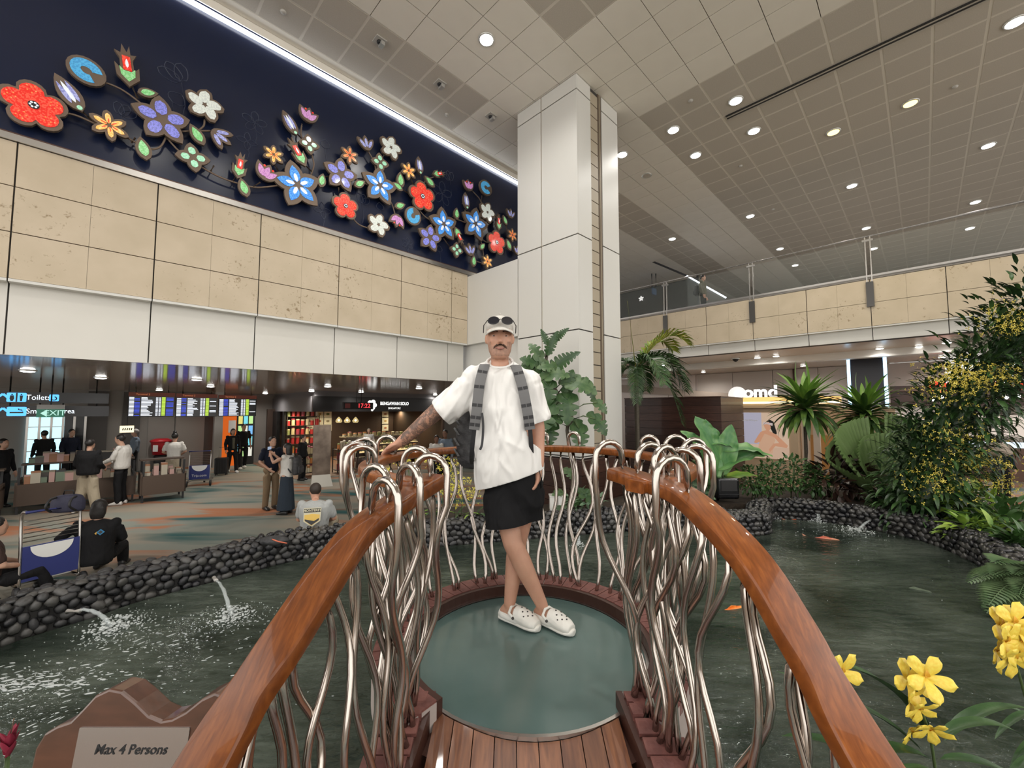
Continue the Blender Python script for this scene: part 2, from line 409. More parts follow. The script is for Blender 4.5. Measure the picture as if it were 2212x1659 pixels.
# ---- left wall: stone slabs over a white band, navy feature panel above
wl = thing('wall_left', 'limestone and white clad wall with a navy panel above', None, kind='structure')
zs = [2.3 + (q - 2.3) * K for q in (6.70, 5.95, 5.19, 4.42)]
ju = [-0.88 + 1.363 * i for i in range(-2, 6)]
abox('backing', M_JOINT, wl, -4, 6.42, VW + 0.03, VW + 0.4, zs[3] - 0.02, zs[0])
for i in range(len(ju)):
    a = ju[i]; bnd = min(a + 1.363, 6.42)
    for r_ in range(3):
        for h in (0, 1):
            u0_ = a + 0.6815 * h + (0.008 if h == 0 else 0.0015); u1_ = min(a + 0.6815 * (h + 1) - (0.008 if h == 1 else 0.0015), 6.42)
            if u1_ - u0_ > 0.05: abox('stone_slab', M_STONE, wl, u0_, u1_, VW, VW + 0.03, zs[r_ + 1] + 0.006, zs[r_] - 0.006)
    abox('lip', M_WHITE2, wl, a + 0.006, bnd - 0.006, VW - 0.012, VW + 0.16, zs[3] - 0.035, zs[3])
    abox('white_panel', M_WHITE, wl, a + 0.008, bnd - 0.008, VW + 0.14, VW + 0.17, 2.99, zs[3] - 0.035)
abox('band_core', M_JOINT, wl, -4, 6.42, VW + 0.165, VW + 0.4, 3.0, zs[3] - 0.03)
abox('steel_ledge', M_STEEL, wl, -4, 8.5, VW - 0.035, VW + 0.1, zs[0], zs[0] + 0.085)
abox('copper_strip', mat('copper_strip', (0.10, 0.05, 0.035), 0.4, 0.3), wl, -4, 8.5, VW + 0.03, VW + 0.12, zs[0] + 0.085, zs[0] + 0.13)
abox('navy_panel', M_NAVY, wl, -4, 8.5, VW + 0.06, VW + 0.4, zs[0] + 0.09, CEIL + 0.02)
led = abox('led_strip', M_LED, None, -4, 8.5, VW - 0.01, VW + 0.055, 8.80, 8.845); tag(led, 'long white light strip along the top of the navy panel', 'strip light')
abox('cove_trim', M_BEIGE, wl, -4, 8.5, VW - 0.05, VW - 0.03, 8.86, CEIL + 0.02)
# return block between wall and column
UC = 8.35 * K; VC0, VC1 = 4.62, 6.25
abox('return_block', M_WHITE2, wl, UC - 0.0, 7.9, VC1 - 0.02, VW + 0.3, 2.3 + 2.09 * K, 5.64)
abox('return_band', M_WHITE2, wl, UC + 0.12, 7.9, VC1, VW + 0.3, 2.99, 2.3 + 2.09 * K)
# ---- column
cl = thing('column', 'tall white clad square column with dark joints and a tan louvred recess', None, kind='structure')
abox('core', M_JOINT, cl, UC + 0.03, 7.95, VC0 + 0.03, VC1, 1.35, CEIL + 0.01)
ZJ = [1.36, 1.4, 2.3 + 2.0 * K, 2.3 + 4.44 * K, 8.68, CEIL]
VG = VC0 + 0.93
for i in range(5):
    z0, z1 = ZJ[i] + 0.012, ZJ[i + 1] - 0.012
    abox('cladding_panel', M_WHITE2, cl, UC, UC + 0.04, VC0, VG - 0.014, z0, z1)
    abox('cladding_panel', M_WHITE2, cl, UC, UC + 0.04, VG + 0.014, VC1, z0, z1)
    abox('cladding_panel', M_WHITE2, cl, UC + 0.042, 6.91, VC0, VC0 + 0.04, z0, z1)
    abox('cladding_panel', M_WHITE2, cl, 7.33, 7.97, VC0, VC0 + 0.04, z0, z1)
M_TAN = mat('tan_louvre', (0.40, 0.34, 0.25), 0.5)
sl_me = axbox(MB(), 6.92, 7.18, VC0 + 0.008, VC0 + 0.035, 0.008, 0.25).mesh('louvre_slat'); sl_me.materials.append(M_TAN)
for i in range(29):
    o = link('louvre_slat', sl_me, cl); o.location = (0, 0, 1.37 + 0.26 * i)
abox('channel', mat('bronze_channel', (0.16, 0.12, 0.085), 0.4, 0.3), cl, 7.2, 7.32, VC0 + 0.012, VC0 + 0.035, 1.36, CEIL)
abox('channel_fin', M_TAN, cl, 7.245, 7.26, VC0 - 0.002, VC0 + 0.03, 1.36, CEIL)
abox('groove', M_TAN, cl, UC + 0.02, UC + 0.05, VG - 0.012, VG + 0.012, 1.36, CEIL)
# ---- right: upper walkway edge
UF = 14.0
wr = thing('wall_right', 'far limestone walkway edge with white band below', None, kind='structure')
abox('backing', M_JOINT, wr, UF + 0.03, UF + 0.5, -6, 12, 4.44, 5.68)
jv = [4.96 - 1.363 * i for i in range(-5, 8)]
for a in jv:
    for z0, z1 in ((4.45, 5.055), (5.065, 5.67)):
        for h in (0, 1): abox('stone_slab', M_STONE, wr, UF, UF + 0.03, a - 0.6815 * (h + 1) + (0.008 if h else 0.0015), a - 0.6815 * h - (0.0015 if h else 0.008), z0, z1)
    abox('white_panel', M_WHITE, wr, UF + 0.13, UF + 0.16, a - 1.363 + 0.008, a - 0.008, 4.1, 4.42)
    abox('lip', M_WHITE2, wr, UF - 0.012, UF + 0.15, a - 1.363 + 0.006, a - 0.006, 4.41, 4.44)
abox('band_core', M_JOINT, wr, UF + 0.155, UF + 0.5, -6, 12, 4.11, 4.44)
abox('walkway_slab', M_GREYW, wr, UF - 0.01, UF + 40, -12, 30, 5.68, 5.74)
abox('low_ceiling', mat('low_ceiling_right', (0.56, 0.46, 0.38), 0.25, spec=0.6), wr, UF + 0.16, 26, -9, 14, 4.12, 4.2)
abox('edge_beam', M_WHITE2, wr, UF + 2.6, UF + 3.0, -6, 14, 3.9, 4.14)
# upper balustrade
M_RAILST = mat('polished_steel', (0.75, 0.73, 0.70), 0.22, 0.8)
bal = thing('glass_balustrade', 'glass balustrade with steel handrail on the upper walkway edge', 'balustrade')
MB().tube([uv(UF + 0.02, -5, 6.82), uv(UF + 0.02, 11, 6.82)], 0.042, 10).build('handrail', M_RAILST, bal, True)
for a in jv:
    if jv.index(a) % 2 == 0: continue
for i, a in enumerate([6.33, 3.6, 0.87, -1.86]):
    for d in (-0.05, 0.05): abox('post', M_RAILST, bal, UF - 0.02, UF + 0.04, a + d - 0.012, a + d + 0.012, 5.35, 6.8)
    abox('bracket', mat('dark_bracket', (0.10, 0.095, 0.09), 0.35, 0.6), bal, UF - 0.05, UF - 0.005, a - 0.075, a + 0.075, 4.95, 5.6)
    abox('clamp', M_STEEL, bal, UF - 0.03, UF + 0.05, a - 0.11, a + 0.11, 6.68, 6.73)
for a, b in ((11, 6.4), (6.27, 3.67), (3.53, 0.94), (0.8, -1.79), (-1.93, -4.6)):
    abox('glass_pane', M_GLASS, bal, UF + 0.005, UF + 0.017, b, a, 5.76, 6.72)
abox('shoe_rail', M_STEEL, bal, UF - 0.01, UF + 0.04, -5, 11, 5.70, 5.79)
b2 = thing('inner_balustrade', 'second steel balustrade further back on the upper floor', 'balustrade')
for z, r_ in ((6.95, 0.03), (6.35, 0.018)): MB().tube([uv(20.5, -5, z), uv(20.5, 8, z)], r_, 8).build('rail', M_RAILST, b2, True)
for i in range(6): abox('post', M_STEEL, b2, 20.48, 20.52, 7.5 - 2.2 * i, 7.56 - 2.2 * i, 5.74, 6.95)
# distant upper hall
abox('wall_far', mat('far_wall', (0.34, 0.29, 0.245), 0.5), None, 61, 61.3, -16, 34, 0, CEIL + 0.1, kind='structure')
# ---- space under the left wall
LC = 2.99
abox('ceiling_low', M_BROWNG, None, -14, 12.5, VW + 0.17, 24, LC, LC + 0.12, kind='structure')
abox('wall_back', M_GREYW, None, -14, 28, 21.0, 21.3, 0, LC, kind='structure')
LR3, LL3 = lamp_mesh(0.09); LL3.materials.append(M_LENS)
for (x, y) in [(218, 815), (425, 819), (455, 834), (344, 842), (708, 834), (673, 844), (573, 849), (940, 852), (905, 838), (60, 800), (780, 846)]:
    p = at_z(x, y, LC); 
    if p.to_2d().dot(VX.to_2d()) > 23: continue
    downlight(p, w=UNDER_W * 3, group='downlights in the low brown ceiling', label='small round downlight in the glossy brown low ceiling', rm=LR3, lm=LL3, rad=0.08, size=160)
# ================================================================ footbridge
def wood(name, c1, c2, c3, rough=0.3, coat=0.0, scale=6.0, stretch=(1, 14, 14), axis=None):
    m, nt, b = _nm(name); N = nt.nodes; L = nt.links
    tc = N.new('ShaderNodeTexCoord'); mp = N.new('ShaderNodeMapping'); L.new(tc.outputs['Object'], mp.inputs[0]); mp.inputs['Scale'].default_value = stretch
    n1 = N.new('ShaderNodeTexNoise'); n1.inputs['Scale'].default_value = scale; n1.inputs['Detail'].default_value = 6; n1.inputs['Distortion'].default_value = 0.6; L.new(mp.outputs[0], n1.inputs['Vector'])
    rp = N.new('ShaderNodeValToRGB'); e = rp.color_ramp.elements; e[0].position = 0.3; e[0].color = (*c1, 1); e[1].position = 0.72; e[1].color = (*c3, 1)
    x = e.new(0.5); x.color = (*c2, 1); L.new(n1.outputs['Fac'], rp.inputs[0])
    oi = N.new('ShaderNodeObjectInfo'); hs = N.new('ShaderNodeHueSaturation'); mm = N.new('ShaderNodeMath'); mm.operation = 'MULTIPLY_ADD'; mm.inputs[1].default_value = 0.5; mm.inputs[2].default_value = 0.75
    L.new(oi.outputs['Random'], mm.inputs[0]); L.new(mm.outputs[0], hs.inputs['Value']); L.new(rp.outputs[0], hs.inputs['Color'])
    L.new(hs.outputs[0], b.inputs['Base Color']); b.inputs['Roughness'].default_value = rough
    if coat: b.inputs['Coat Weight'].default_value = coat; b.inputs['Coat Roughness'].default_value = 0.05
    return m
M_RAILW = wood('varnished_rail', (0.13, 0.036, 0.007), (0.185, 0.052, 0.010), (0.26, 0.08, 0.016), 0.34, 0.3, 3, (26, 1.6, 8))
M_RAILW.node_tree.nodes['Principled BSDF'].inputs['Specular IOR Level'].default_value = 0.3
M_DECK = wood('deck_timber', (0.12, 0.045, 0.024), (0.19, 0.075, 0.036), (0.27, 0.11, 0.05), 0.4, 0.15, 4, (12, 1.2, 4))
M_BAND = mat('dark_wood_band', (0.05, 0.018, 0.012), 0.35)
M_BAR = mat('stainless_bar', (0.52, 0.465, 0.42), 0.17, 1.0)
M_BRICK = mat('maroon_brick', (0.20, 0.075, 0.06), 0.6, col2=(0.13, 0.045, 0.038), scale=20, bump=0.2, bscale=80)
M_GROUT = mat('grout', (0.42, 0.36, 0.33), 0.8)
M_DISC = mat('teal_frosted_glass', (0.075, 0.125, 0.115), 0.16, spec=0.55, col2=(0.105, 0.16, 0.15), scale=2.5, bump=0.03, bscale=6, lo=0.3, hi=0.7)
DZ = 1.02; DC = Vector((0.09, 2.31, DZ)); DR = 0.605
def deck_z(y): return DZ if y > 1.75 else DZ - 0.23 * (1.75 - y) - 0.16 * max(0, 1.35 - y)
br = thing('footbridge', 'arched footbridge of timber planks and maroon bricks around a round glass floor', 'bridge', (0, 0, 0))
disc = MB()
disc.lathe([(0.0, -0.04), (DR, -0.04), (DR, 0.0), (0.0, 0.0)], DC, 64).build('glass_floor', M_DISC, br)
tr = MB().lathe([(DR, -0.05), (DR + 0.016, -0.05), (DR + 0.016, 0.004), (DR, 0.004)], DC, 64)
tr.f = tr.f[:-2]; tr.m = tr.m[:-2]; tr.build('steel_rim', M_STEEL, br, fix=True)
x0, x1, npl = -0.325, 0.445, 9
for i in range(npl):
    a = lerp(x0, x1, i / npl) + 0.002; b = lerp(x0, x1, (i + 1) / npl) - 0.002
    ys = [None, 1.5, 1.0, 0.5, 0.0, -0.8]; mb = MB(); rows = []
    def yc(x): return DC.y - math.sqrt(max((DR + 0.018) ** 2 - (x - DC.x) ** 2, 0.0))
    for q, y in enumerate(ys):
        rows.append([(x, (yc(x) if y is None else y)) for x in (a, (a + b) / 2, b)])
    k = len(rows); vs = []
    for r_ in rows:
        for (x, y) in r_: vs.append((x, y, deck_z(y)))
    for r_ in rows:
        for (x, y) in r_: vs.append((x, y, deck_z(y) - 0.035))
    n = k * 3; fs = []
    for q in range(k - 1):
        for j in range(2):
            p = q * 3 + j; fs.append((p, p + 3, p + 4, p + 1)); fs.append((n + p, n + p + 1, n + p + 4, n + p + 3))
        fs.append((q * 3, n + q * 3, n + q * 3 + 3, q * 3 + 3)); fs.append((q * 3 + 2, q * 3 + 5, n + q * 3 + 5, n + q * 3 + 2))
    fs += [(0, 1, n + 1, n), (1, 2, n + 2, n + 1)]
    mb.add(vs, fs).build('deck_plank', M_DECK, br, fix=True)
# kerb: brick ring and brick side strips
KZ = 1.09
a0, a1 = R(-128), R(-52)     # the deck opening
def ring_part(name, m, r0, r1, z0, z1, s, e, n=60):
    mb = MB(); vs = []
    for i in range(n + 1):
        a = lerp(s, e, i / n); ca, sa = math.cos(a), math.sin(a)
        vs += [DC + Vector((r * ca, r * sa, z - DZ)) for r, z in ((r0, z0), (r1, z0), (r1, z1), (r0, z1))]
    fs = [(3, 2, 1, 0), (n * 4, n * 4 + 1, n * 4 + 2, n * 4 + 3)]
    for i in range(n):
        for j in range(4): fs.append((i * 4 + j, i * 4 + (j + 1) % 4, i * 4 + 4 + (j + 1) % 4, i * 4 + 4 + j))
    return mb.add(vs, fs).build(name, m, br, fix=True)
A0, A1 = R(-52), R(232)
ring_part('wood_band', M_BAND, DR + 0.018, DR + 0.05, 0.9, KZ - 0.004, A0, A1)
ring_part('kerb_bed', M_GROUT, DR + 0.05, DR + 0.2, 0.9, KZ - 0.008, A0, A1)
nb = 50; da = (A1 - A0) / nb
bm_ = MB(); w0 = DR + 0.048; w1 = DR + 0.2
g = da * 0.46
bm_.hexa([Vector((w0 * math.cos(-g), w0 * math.sin(-g), 0.0)), Vector((w1 * math.cos(-g), w1 * math.sin(-g), 0.0)), Vector((w1 * math.cos(g), w1 * math.sin(g), 0.0)), Vector((w0 * math.cos(g), w0 * math.sin(g), 0.0))] + [Vector((w0 * math.cos(-g), w0 * math.sin(-g), 0.05)), Vector((w1 * math.cos(-g), w1 * math.sin(-g), 0.05)), Vector((w1 * math.cos(g), w1 * math.sin(g), 0.05)), Vector((w0 * math.cos(g), w0 * math.sin(g), 0.05))])
bme = bm_.mesh('brick'); bme.materials.append(M_BRICK)
for i in range(nb):
    o = link('brick', bme, br); o.location = (DC.x, DC.y, KZ - 0.05); o.rotation_euler = (0, 0, A0 + da * (i + 0.5))
for sd, xs in ((-1, x0), (1, x1)):
    inner = [Vector((xs + sd * 0.0, 1.86, 0)), Vector((xs + sd * 0.03, 1.5, 0)), Vector((xs + sd * 0.16, 1.0, 0)), Vector((xs + sd * 0.2, 0.5, 0)), Vector((xs + sd * 0.2, -0.8, 0))]
    bed = MB(); bd = MB()
    for i in range(len(inner) - 1):
        p, q = inner[i], inner[i + 1]
        def P(v, dx, dz): return Vector((v.x + sd * dx, v.y, deck_z(v.y) + dz))
        bed.hexa([P(p, 0.03, -0.1), P(p, 0.19, -0.1), P(q, 0.19, -0.1), P(q, 0.03, -0.1), P(p, 0.03, 0.062), P(p, 0.19, 0.062), P(q, 0.19, 0.062), P(q, 0.03, 0.062)])
        bd.hexa([P(p, 0.003, -0.1), P(p, 0.03, -0.1), P(q, 0.03, -0.1), P(q, 0.003, -0.1), P(p, 0.003, 0.066), P(p, 0.03, 0.066), P(q, 0.03, 0.066), P(q, 0.003, 0.066)])
    bed.build('kerb_bed', M_GROUT, br, fix=True); bd.build('wood_band', M_BAND, br, fix=True)
    bk = MB().box((sd * 0.111, 0, 0.0), (0.158, 0.062, 0.03)).mesh('brick'); bk.materials.append(M_BRICK)
    pts = spline(inner, 40); dist = 0; last = pts[0]; nxt = 0.035
    for p in pts[1:]:
        dist += (p - last).length; last = p
        if dist >= nxt and p.y > -0.7:
            nxt += 0.07; o = link('brick', bk, br); o.location = (p.x, p.y, deck_z(p.y) + 0.056); o.rotation_euler = (math.atan(0.23) if p.y < 1.72 else 0, 0, 0)
# under-structure
MB().box((0.06, 0.55, 0.62), (0.9, 2.2, 0.12), mtx=Matrix.Rotation(math.atan(0.23), 3, 'X')).build('deck_beam', M_BAND, br)
MB().lathe([(0.45, 0.0), (0.45, 0.9), (0.72, 0.96), (0.78, 0.98)], (DC.x, DC.y, 0.0), 32).build('pier', M_BAND, br)
# ---- railings
RP_L = spline([(-0.33, 1.78, 2.0), (-0.435, 1.58, 1.945), (-0.53, 1.41, 1.868), (-0.608, 1.12, 1.676), (-0.662, 0.985, 1.55), (-0.68, 0.7, 1.37), (-0.66, 0.1, 1.05)], 8)
RP_R = spline([(0.47, 1.87, 2.015), (0.59, 1.69, 1.99), (0.66, 1.555, 1.963), (0.722, 1.3, 1.85), (0.767, 1.15, 1.695), (0.808, 1.02, 1.525), (0.82, 0.7, 1.33), (0.80, 0.1, 1.02)], 8)
RC = Vector((0.08, 2.46, 1.99)); RR = 0.88
def rc(a): return RC + Vector((math.cos(a), math.sin(a), 0)) * RR
RP_C = [rc(R(lerp(-62, 242, i / 60))) for i in range(61)]
def rail_sweep(path, w, h, name, parent):
    prof = [(x, y) for x, y in rrect(w, h, 0.013, 3)]; n = len(prof); mb = MB(); vs = []
    for i, p in enumerate(path):
        d = path[min(i + 1, len(path) - 1)] - path[max(i - 1, 0)]; d.normalize()
        X = d.cross(Z3).normalized(); Y = X.cross(d)
        vs += [p + X * a + Y * b for a, b in prof]
    fs = []
    for i in range(len(path) - 1):
        for j in range(n): fs.append((i * n + j, i * n + (j + 1) % n, (i + 1) * n + (j + 1) % n, (i + 1) * n + j))
    fs += [tuple(range(n)), tuple((len(path) - 1) * n + j for j in reversed(range(n)))]
    o = mb.add(vs, fs).build(name, M_RAILW, parent, True, fix=True); o.data.set_sharp_from_angle(angle=R(24)); return o
def path_at(path, t):
    f = t * (len(path) - 1); i = min(int(f), len(path) - 2); p = path[i].lerp(path[i + 1], f - i); d = (path[i + 1] - path[i]).normalized(); return p, d
def bar_pts(top, base, tan, out, wave, ph, n=15, fr=1.25):
    res = []
    for i in range(n + 1):
        t = i / n; p = top.lerp(base, t); e = math.sin(math.pi * t) ** 0.7
        res.append(p + tan * wave * e * math.sin(ph + t * math.pi * 2 * fr) + out * 0.35 * wave * e * math.cos(ph * 1.7 + t * 5))
    return res
def railing(name, label, path, base_fn, ts, loops, side, w=0.125, h=0.055):
    t = thing(name, label, 'railing', (0, 0, 0)); rail_sweep(path, w, h, 'handrail', t); rng = random.Random(len(label))
    for q in ts:
        p, d = path_at(path, q); out = d.cross(Z3) * side; off = rng.choice((-0.02, 0.0, 0.025))
        bs = base_fn(q) + out * rng.uniform(-0.035, 0.035) + d * rng.uniform(-0.05, 0.05)
        MB().tube(bar_pts(p + out * off - Z3 * h * 0.4, bs, Vector((d.x, d.y, 0)), out, rng.uniform(0.03, 0.085) * rng.choice((-1, 1)), rng.uniform(0, 6.28), fr=rng.uniform(0.8, 1.35)), 0.0122, 8).build('baluster', M_BAR, t, True)
    for q, lean, dia in loops:
        p, d = path_at(path, q); out = d.cross(Z3) * side * (-1 if dia < 0 else 1); dia = abs(dia); dh = Vector((d.x, d.y, 0)).normalized()
        st = p + Z3 * h * 0.4; pts = [st - Z3 * 0.02, st + Z3 * 0.03]
        ax = (out * math.cos(lean) + dh * math.sin(lean)).normalized(); cen = st + Z3 * 0.055 + ax * dia / 2
        for i in range(1, 9):
            a = math.pi - math.pi * i / 8; pts.append(cen + ax * math.cos(a) * dia / 2 + Z3 * math.sin(a) * dia / 2)
        end = pts[-1] - Z3 * 0.12; end = end + out * max(0.0, (w / 2 + 0.02) - (end - p).dot(out)) * 0.9
        pts.append(end); bs = base_fn(q) + dh * rng.uniform(-0.06, 0.06)
        pts += bar_pts(end, bs, dh, out, rng.uniform(0.03, 0.07) * rng.choice((-1, 1)), rng.uniform(0, 6.28))[1:]
        MB().tube(pts, 0.0135, 9).build('looped_baluster', M_BAR, t, True)
    return t
def base_l(q):
    p, d = path_at(RP_L, q); return Vector((min(x0 - 0.1, p.x + 0.07), p.y, deck_z(p.y) + 0.065))
def base_r(q):
    p, d = path_at(RP_R, q); return Vector((max(x1 + 0.1, p.x - 0.07), p.y, deck_z(p.y) + 0.065))
def base_c(q):
    a = R(lerp(-52, 232, q)); return Vector((DC.x + (DR + 0.115) * math.cos(a), DC.y + (DR + 0.115) * math.sin(a), KZ - 0.005))
railing('bridge_railing', 'varnished wooden bridge handrail with wavy steel bars beside the Max 4 Persons sign', RP_L, base_l, [0.01 + 0.62 * (i / 18) for i in range(19)] + [0.74, 0.86], [(0.03, 0.2, -0.13), (0.10, -0.2, 0.14), (0.16, 0.25, 0.14), (0.20, 0.0, -0.15), (0.27, 0.1, 0.15)], -1)
railing('bridge_railing', 'varnished wooden bridge handrail with wavy steel bars beside the yellow orchids', RP_R, base_r, [0.01 + 0.36 * (i / 13) for i in range(14)] + [0.44, 0.46, 0.56, 0.58, 0.68, 0.8], [(0.03, -0.2, 0.14), (0.08, 0.2, -0.14), (0.13, 0.0, -0.15), (0.28, 0.1, 0.16)], 1)
railing('bridge_railing', 'curved wooden handrail with wavy steel bars ringing the glass floor behind the man', RP_C, base_c, [0.06 + 0.88 * (i / 45) for i in range(46)], [(0.05, 0.1, 0.13), (0.10, -0.3, 0.13), (0.17, 0.3, 0.14), (0.23, 0, 0.14), (0.285, -0.9, 0.11), (0.40, 1.3, 0.11), (0.455, 1.2, 0.1), (0.74, 0.3, 0.12), (0.80, 0.2, 0.13), (0.86, 0.3, 0.13), (0.91, 0, 0.13)], 1, 0.1, 0.048)
# ---- notice board
M_SIGNW = mat('dark_stained_wood', (0.075, 0.032, 0.018), 0.28, coat=0.6, col2=(0.10, 0.042, 0.024), scale=6, stretch=(2, 9, 9))
M_PLATE = mat('steel_plate', (0.50, 0.47, 0.45), 0.25, 0.9)
sg = thing('notice_board', 'scalloped dark wooden board with a steel plate reading Max 4 Persons', 'sign', (at_y(285, 1618, 1.12).x, 1.12, 0.0))
th = R(9); SX = Vector((1, 0, 0)); SY = Vector((0, math.sin(th), math.cos(th))); SN = SX.cross(SY)
so = Vector((0, 0, at_y(285, 1618, 1.12).z)); SPX = 1.12 * 1.06 / FPX
bd = [(x * SPX, y * SPX) for x, y in [(-190, -190), (190, -190), (190, 40), (182, 72), (165, 90), (145, 95), (120, 84), (92, 62), (68, 50), (48, 47), (22, 56), (-8, 78), (-40, 98), (-66, 102), (-92, 90), (-112, 66), (-130, 46), (-155, 38), (-176, 26), (-188, 0)]]
bdm = MB().prism(bd, so, SX, SY, SN, -0.075).build('board', M_SIGNW, sg, fix=True)
bv = bdm.modifiers.new('b', 'BEVEL'); bv.width = 0.006; bv.segments = 2; bv.limit_method = 'ANGLE'
MB().prism(rrect(215 * SPX, 230 * SPX, 0.003), so + SY * -78 * SPX, SX, SY, SN, 0.003).build('plate', M_PLATE, sg, fix=True)
text('lettering', 'Max 4 Persons', 23.5 * SPX, M_BLACK, so + SN * 0.0042, SX, SY, sg, depth=0.0004, shear=0.2, bold=0.0003)
dots = MB()
for i in range(4): dots.prism([(3.8 * SPX * math.cos(a * math.pi / 6), 3.8 * SPX * math.sin(a * math.pi / 6)) for a in range(12)], so + SX * (-63 + 21 * i) * SPX + SY * -37 * SPX + SN * 0.0034, SX, SY, SN, 0.0008)
dots.build('dot_row', M_BLACK, sg)
MB().bar((0.0, 0.05, 0.05), (0.0, 0.05, so.z - 0.1), 0.06, 0.08).build('post', M_SIGNW, sg)
# ================================================================ pond
WZ, WT = 0.28, 0.60
def water_mat():
    m = bpy.data.materials.new('pond_water'); m.use_nodes = True; nt = m.node_tree; N = nt.nodes; L = nt.links; N.clear()
    out = N.new('ShaderNodeOutputMaterial'); mx = N.new('ShaderNodeMixShader'); L.new(mx.outputs[0], out.inputs[0])
    tr = N.new('ShaderNodeBsdfTransparent'); tr.inputs[0].default_value = (0.34, 0.44, 0.37, 1)
    gl = N.new('ShaderNodeBsdfGlossy'); gl.inputs['Roughness'].default_value = 0.06; gl.inputs['Color'].default_value = (0.85, 0.9, 0.87, 1)
    df = N.new('ShaderNodeBsdfDiffuse'); df.inputs[0].default_value = (0.070, 0.092, 0.076, 1)
    m0 = N.new('ShaderNodeMixShader'); m0.inputs[0].default_value = 0.7; L.new(tr.outputs[0], m0.inputs[1]); L.new(df.outputs[0], m0.inputs[2])
    fr = N.new('ShaderNodeFresnel'); fr.inputs[0].default_value = 1.33
    L.new(m0.outputs[0], mx.inputs[1]); L.new(gl.outputs[0], mx.inputs[2]); L.new(fr.outputs[0], mx.inputs[0])
    tc = N.new('ShaderNodeTexCoord')
    def nz(sc, d, st=(1, 1, 1)):
        mp = N.new('ShaderNodeMapping'); mp.inputs['Scale'].default_value = st; mp.inputs['Rotation'].default_value = (0, 0, 0.5); L.new(tc.outputs['Object'], mp.inputs[0])
        n = N.new('ShaderNodeTexNoise'); n.inputs['Scale'].default_value = sc; n.inputs['Detail'].default_value = d; n.inputs['Distortion'].default_value = 0.5; L.new(mp.outputs[0], n.inputs['Vector']); return n.outputs['Fac']
    ad = N.new('ShaderNodeMath'); ad.operation = 'MULTIPLY_ADD'; ad.inputs[1].default_value = 0.35; L.new(nz(16, 3, (1, 1.8, 1)), ad.inputs[0]); L.new(nz(4, 2, (1, 2, 1)), ad.inputs[2])
    bp = N.new('ShaderNodeBump'); bp.inputs['Strength'].default_value = 0.34; bp.inputs['Distance'].default_value = 0.05; L.new(ad.outputs[0], bp.inputs['Height'])
    def ramp(src, p0, p1, c0, c1):
        r = N.new('ShaderNodeValToRGB'); e = r.color_ramp.elements; e[0].position = p0; e[0].color = (*c0, 1); e[1].position = p1; e[1].color = (*c1, 1); L.new(src, r.inputs[0]); return r.outputs[0]
    # murky water: silt clouds and green algae drifts
    big = ramp(nz(0.75, 5, (1, 1.5, 1)), 0.36, 0.66, (0.022, 0.032, 0.025), (0.115, 0.135, 0.112)); fine = ramp(nz(7, 6, (0.5, 2.2, 1)), 0.3, 0.7, (0.55, 0.6, 0.55), (1.2, 1.2, 1.2))
    mu = N.new('ShaderNodeMix'); mu.data_type = 'RGBA'; mu.blend_type = 'MULTIPLY'; mu.inputs['Factor'].default_value = 1.0; L.new(big, mu.inputs['A']); L.new(fine, mu.inputs['B']); L.new(mu.outputs['Result'], df.inputs[0])
    for n in (gl, fr): L.new(bp.outputs[0], n.inputs['Normal'])
    return m
M_WATER = water_mat()
M_BED = mat('pond_bed', (0.035, 0.05, 0.035), 0.8, col2=(0.17, 0.18, 0.13), scale=0.9, detail=6, lo=0.3, hi=0.75, stretch=(1, 2.2, 1))
wpx = [(0, 1400), (100, 1365), (200, 1335), (300, 1300), (470, 1255), (700, 1200), (960, 1180), (1200, 1160), (1330, 1150), (1440, 1140)]
edge = [at_z(x, y, WZ) for x, y in wpx]
edge += [Vector((3.25, 7.2, WZ)), Vector((3.55, 6.75, WZ)), Vector((4.15, 6.8, WZ)), Vector((4.45, 7.2, WZ))]
edge += [at_z(x, y, WZ) for x, y in [(1680, 1122), (1780, 1128), (1900, 1148), (2000, 1172), (2100, 1215), (2180, 1265)]]
edge = [Vector((-4.15, 2.2, WZ)), Vector((-4.3, 3.0, WZ))] + edge + [Vector((5.7, 3.9, WZ)), Vector((5.4, 2.9, WZ))]
PE = spline(edge, 10)
back = [Vector((5.0, 1.0, WZ)), Vector((3, -1.5, WZ)), Vector((0, -2.4, WZ)), Vector((-3, -1.2, WZ)), Vector((-4.0, 0.8, WZ))]
loop = PE + back
wm = MB(); wm.add([(p.x, p.y, WZ) for p in loop], [tuple(range(len(loop)))[::-1]])
water = wm.build('pond_water', M_WATER)
if water.data.polygons[0].normal.z < 0: water.data.flip_normals(); tag(water, 'dark green rippled water of the koi pond', kind='structure')
bmx = MB(); bmx.add([(p.x * 1.03, p.y * 1.03, 0.012) for p in loop], [tuple(range(len(loop)))[::-1]])
tag(bmx.build('pond_bed', M_BED), 'mottled pond bed below the water', kind='structure')
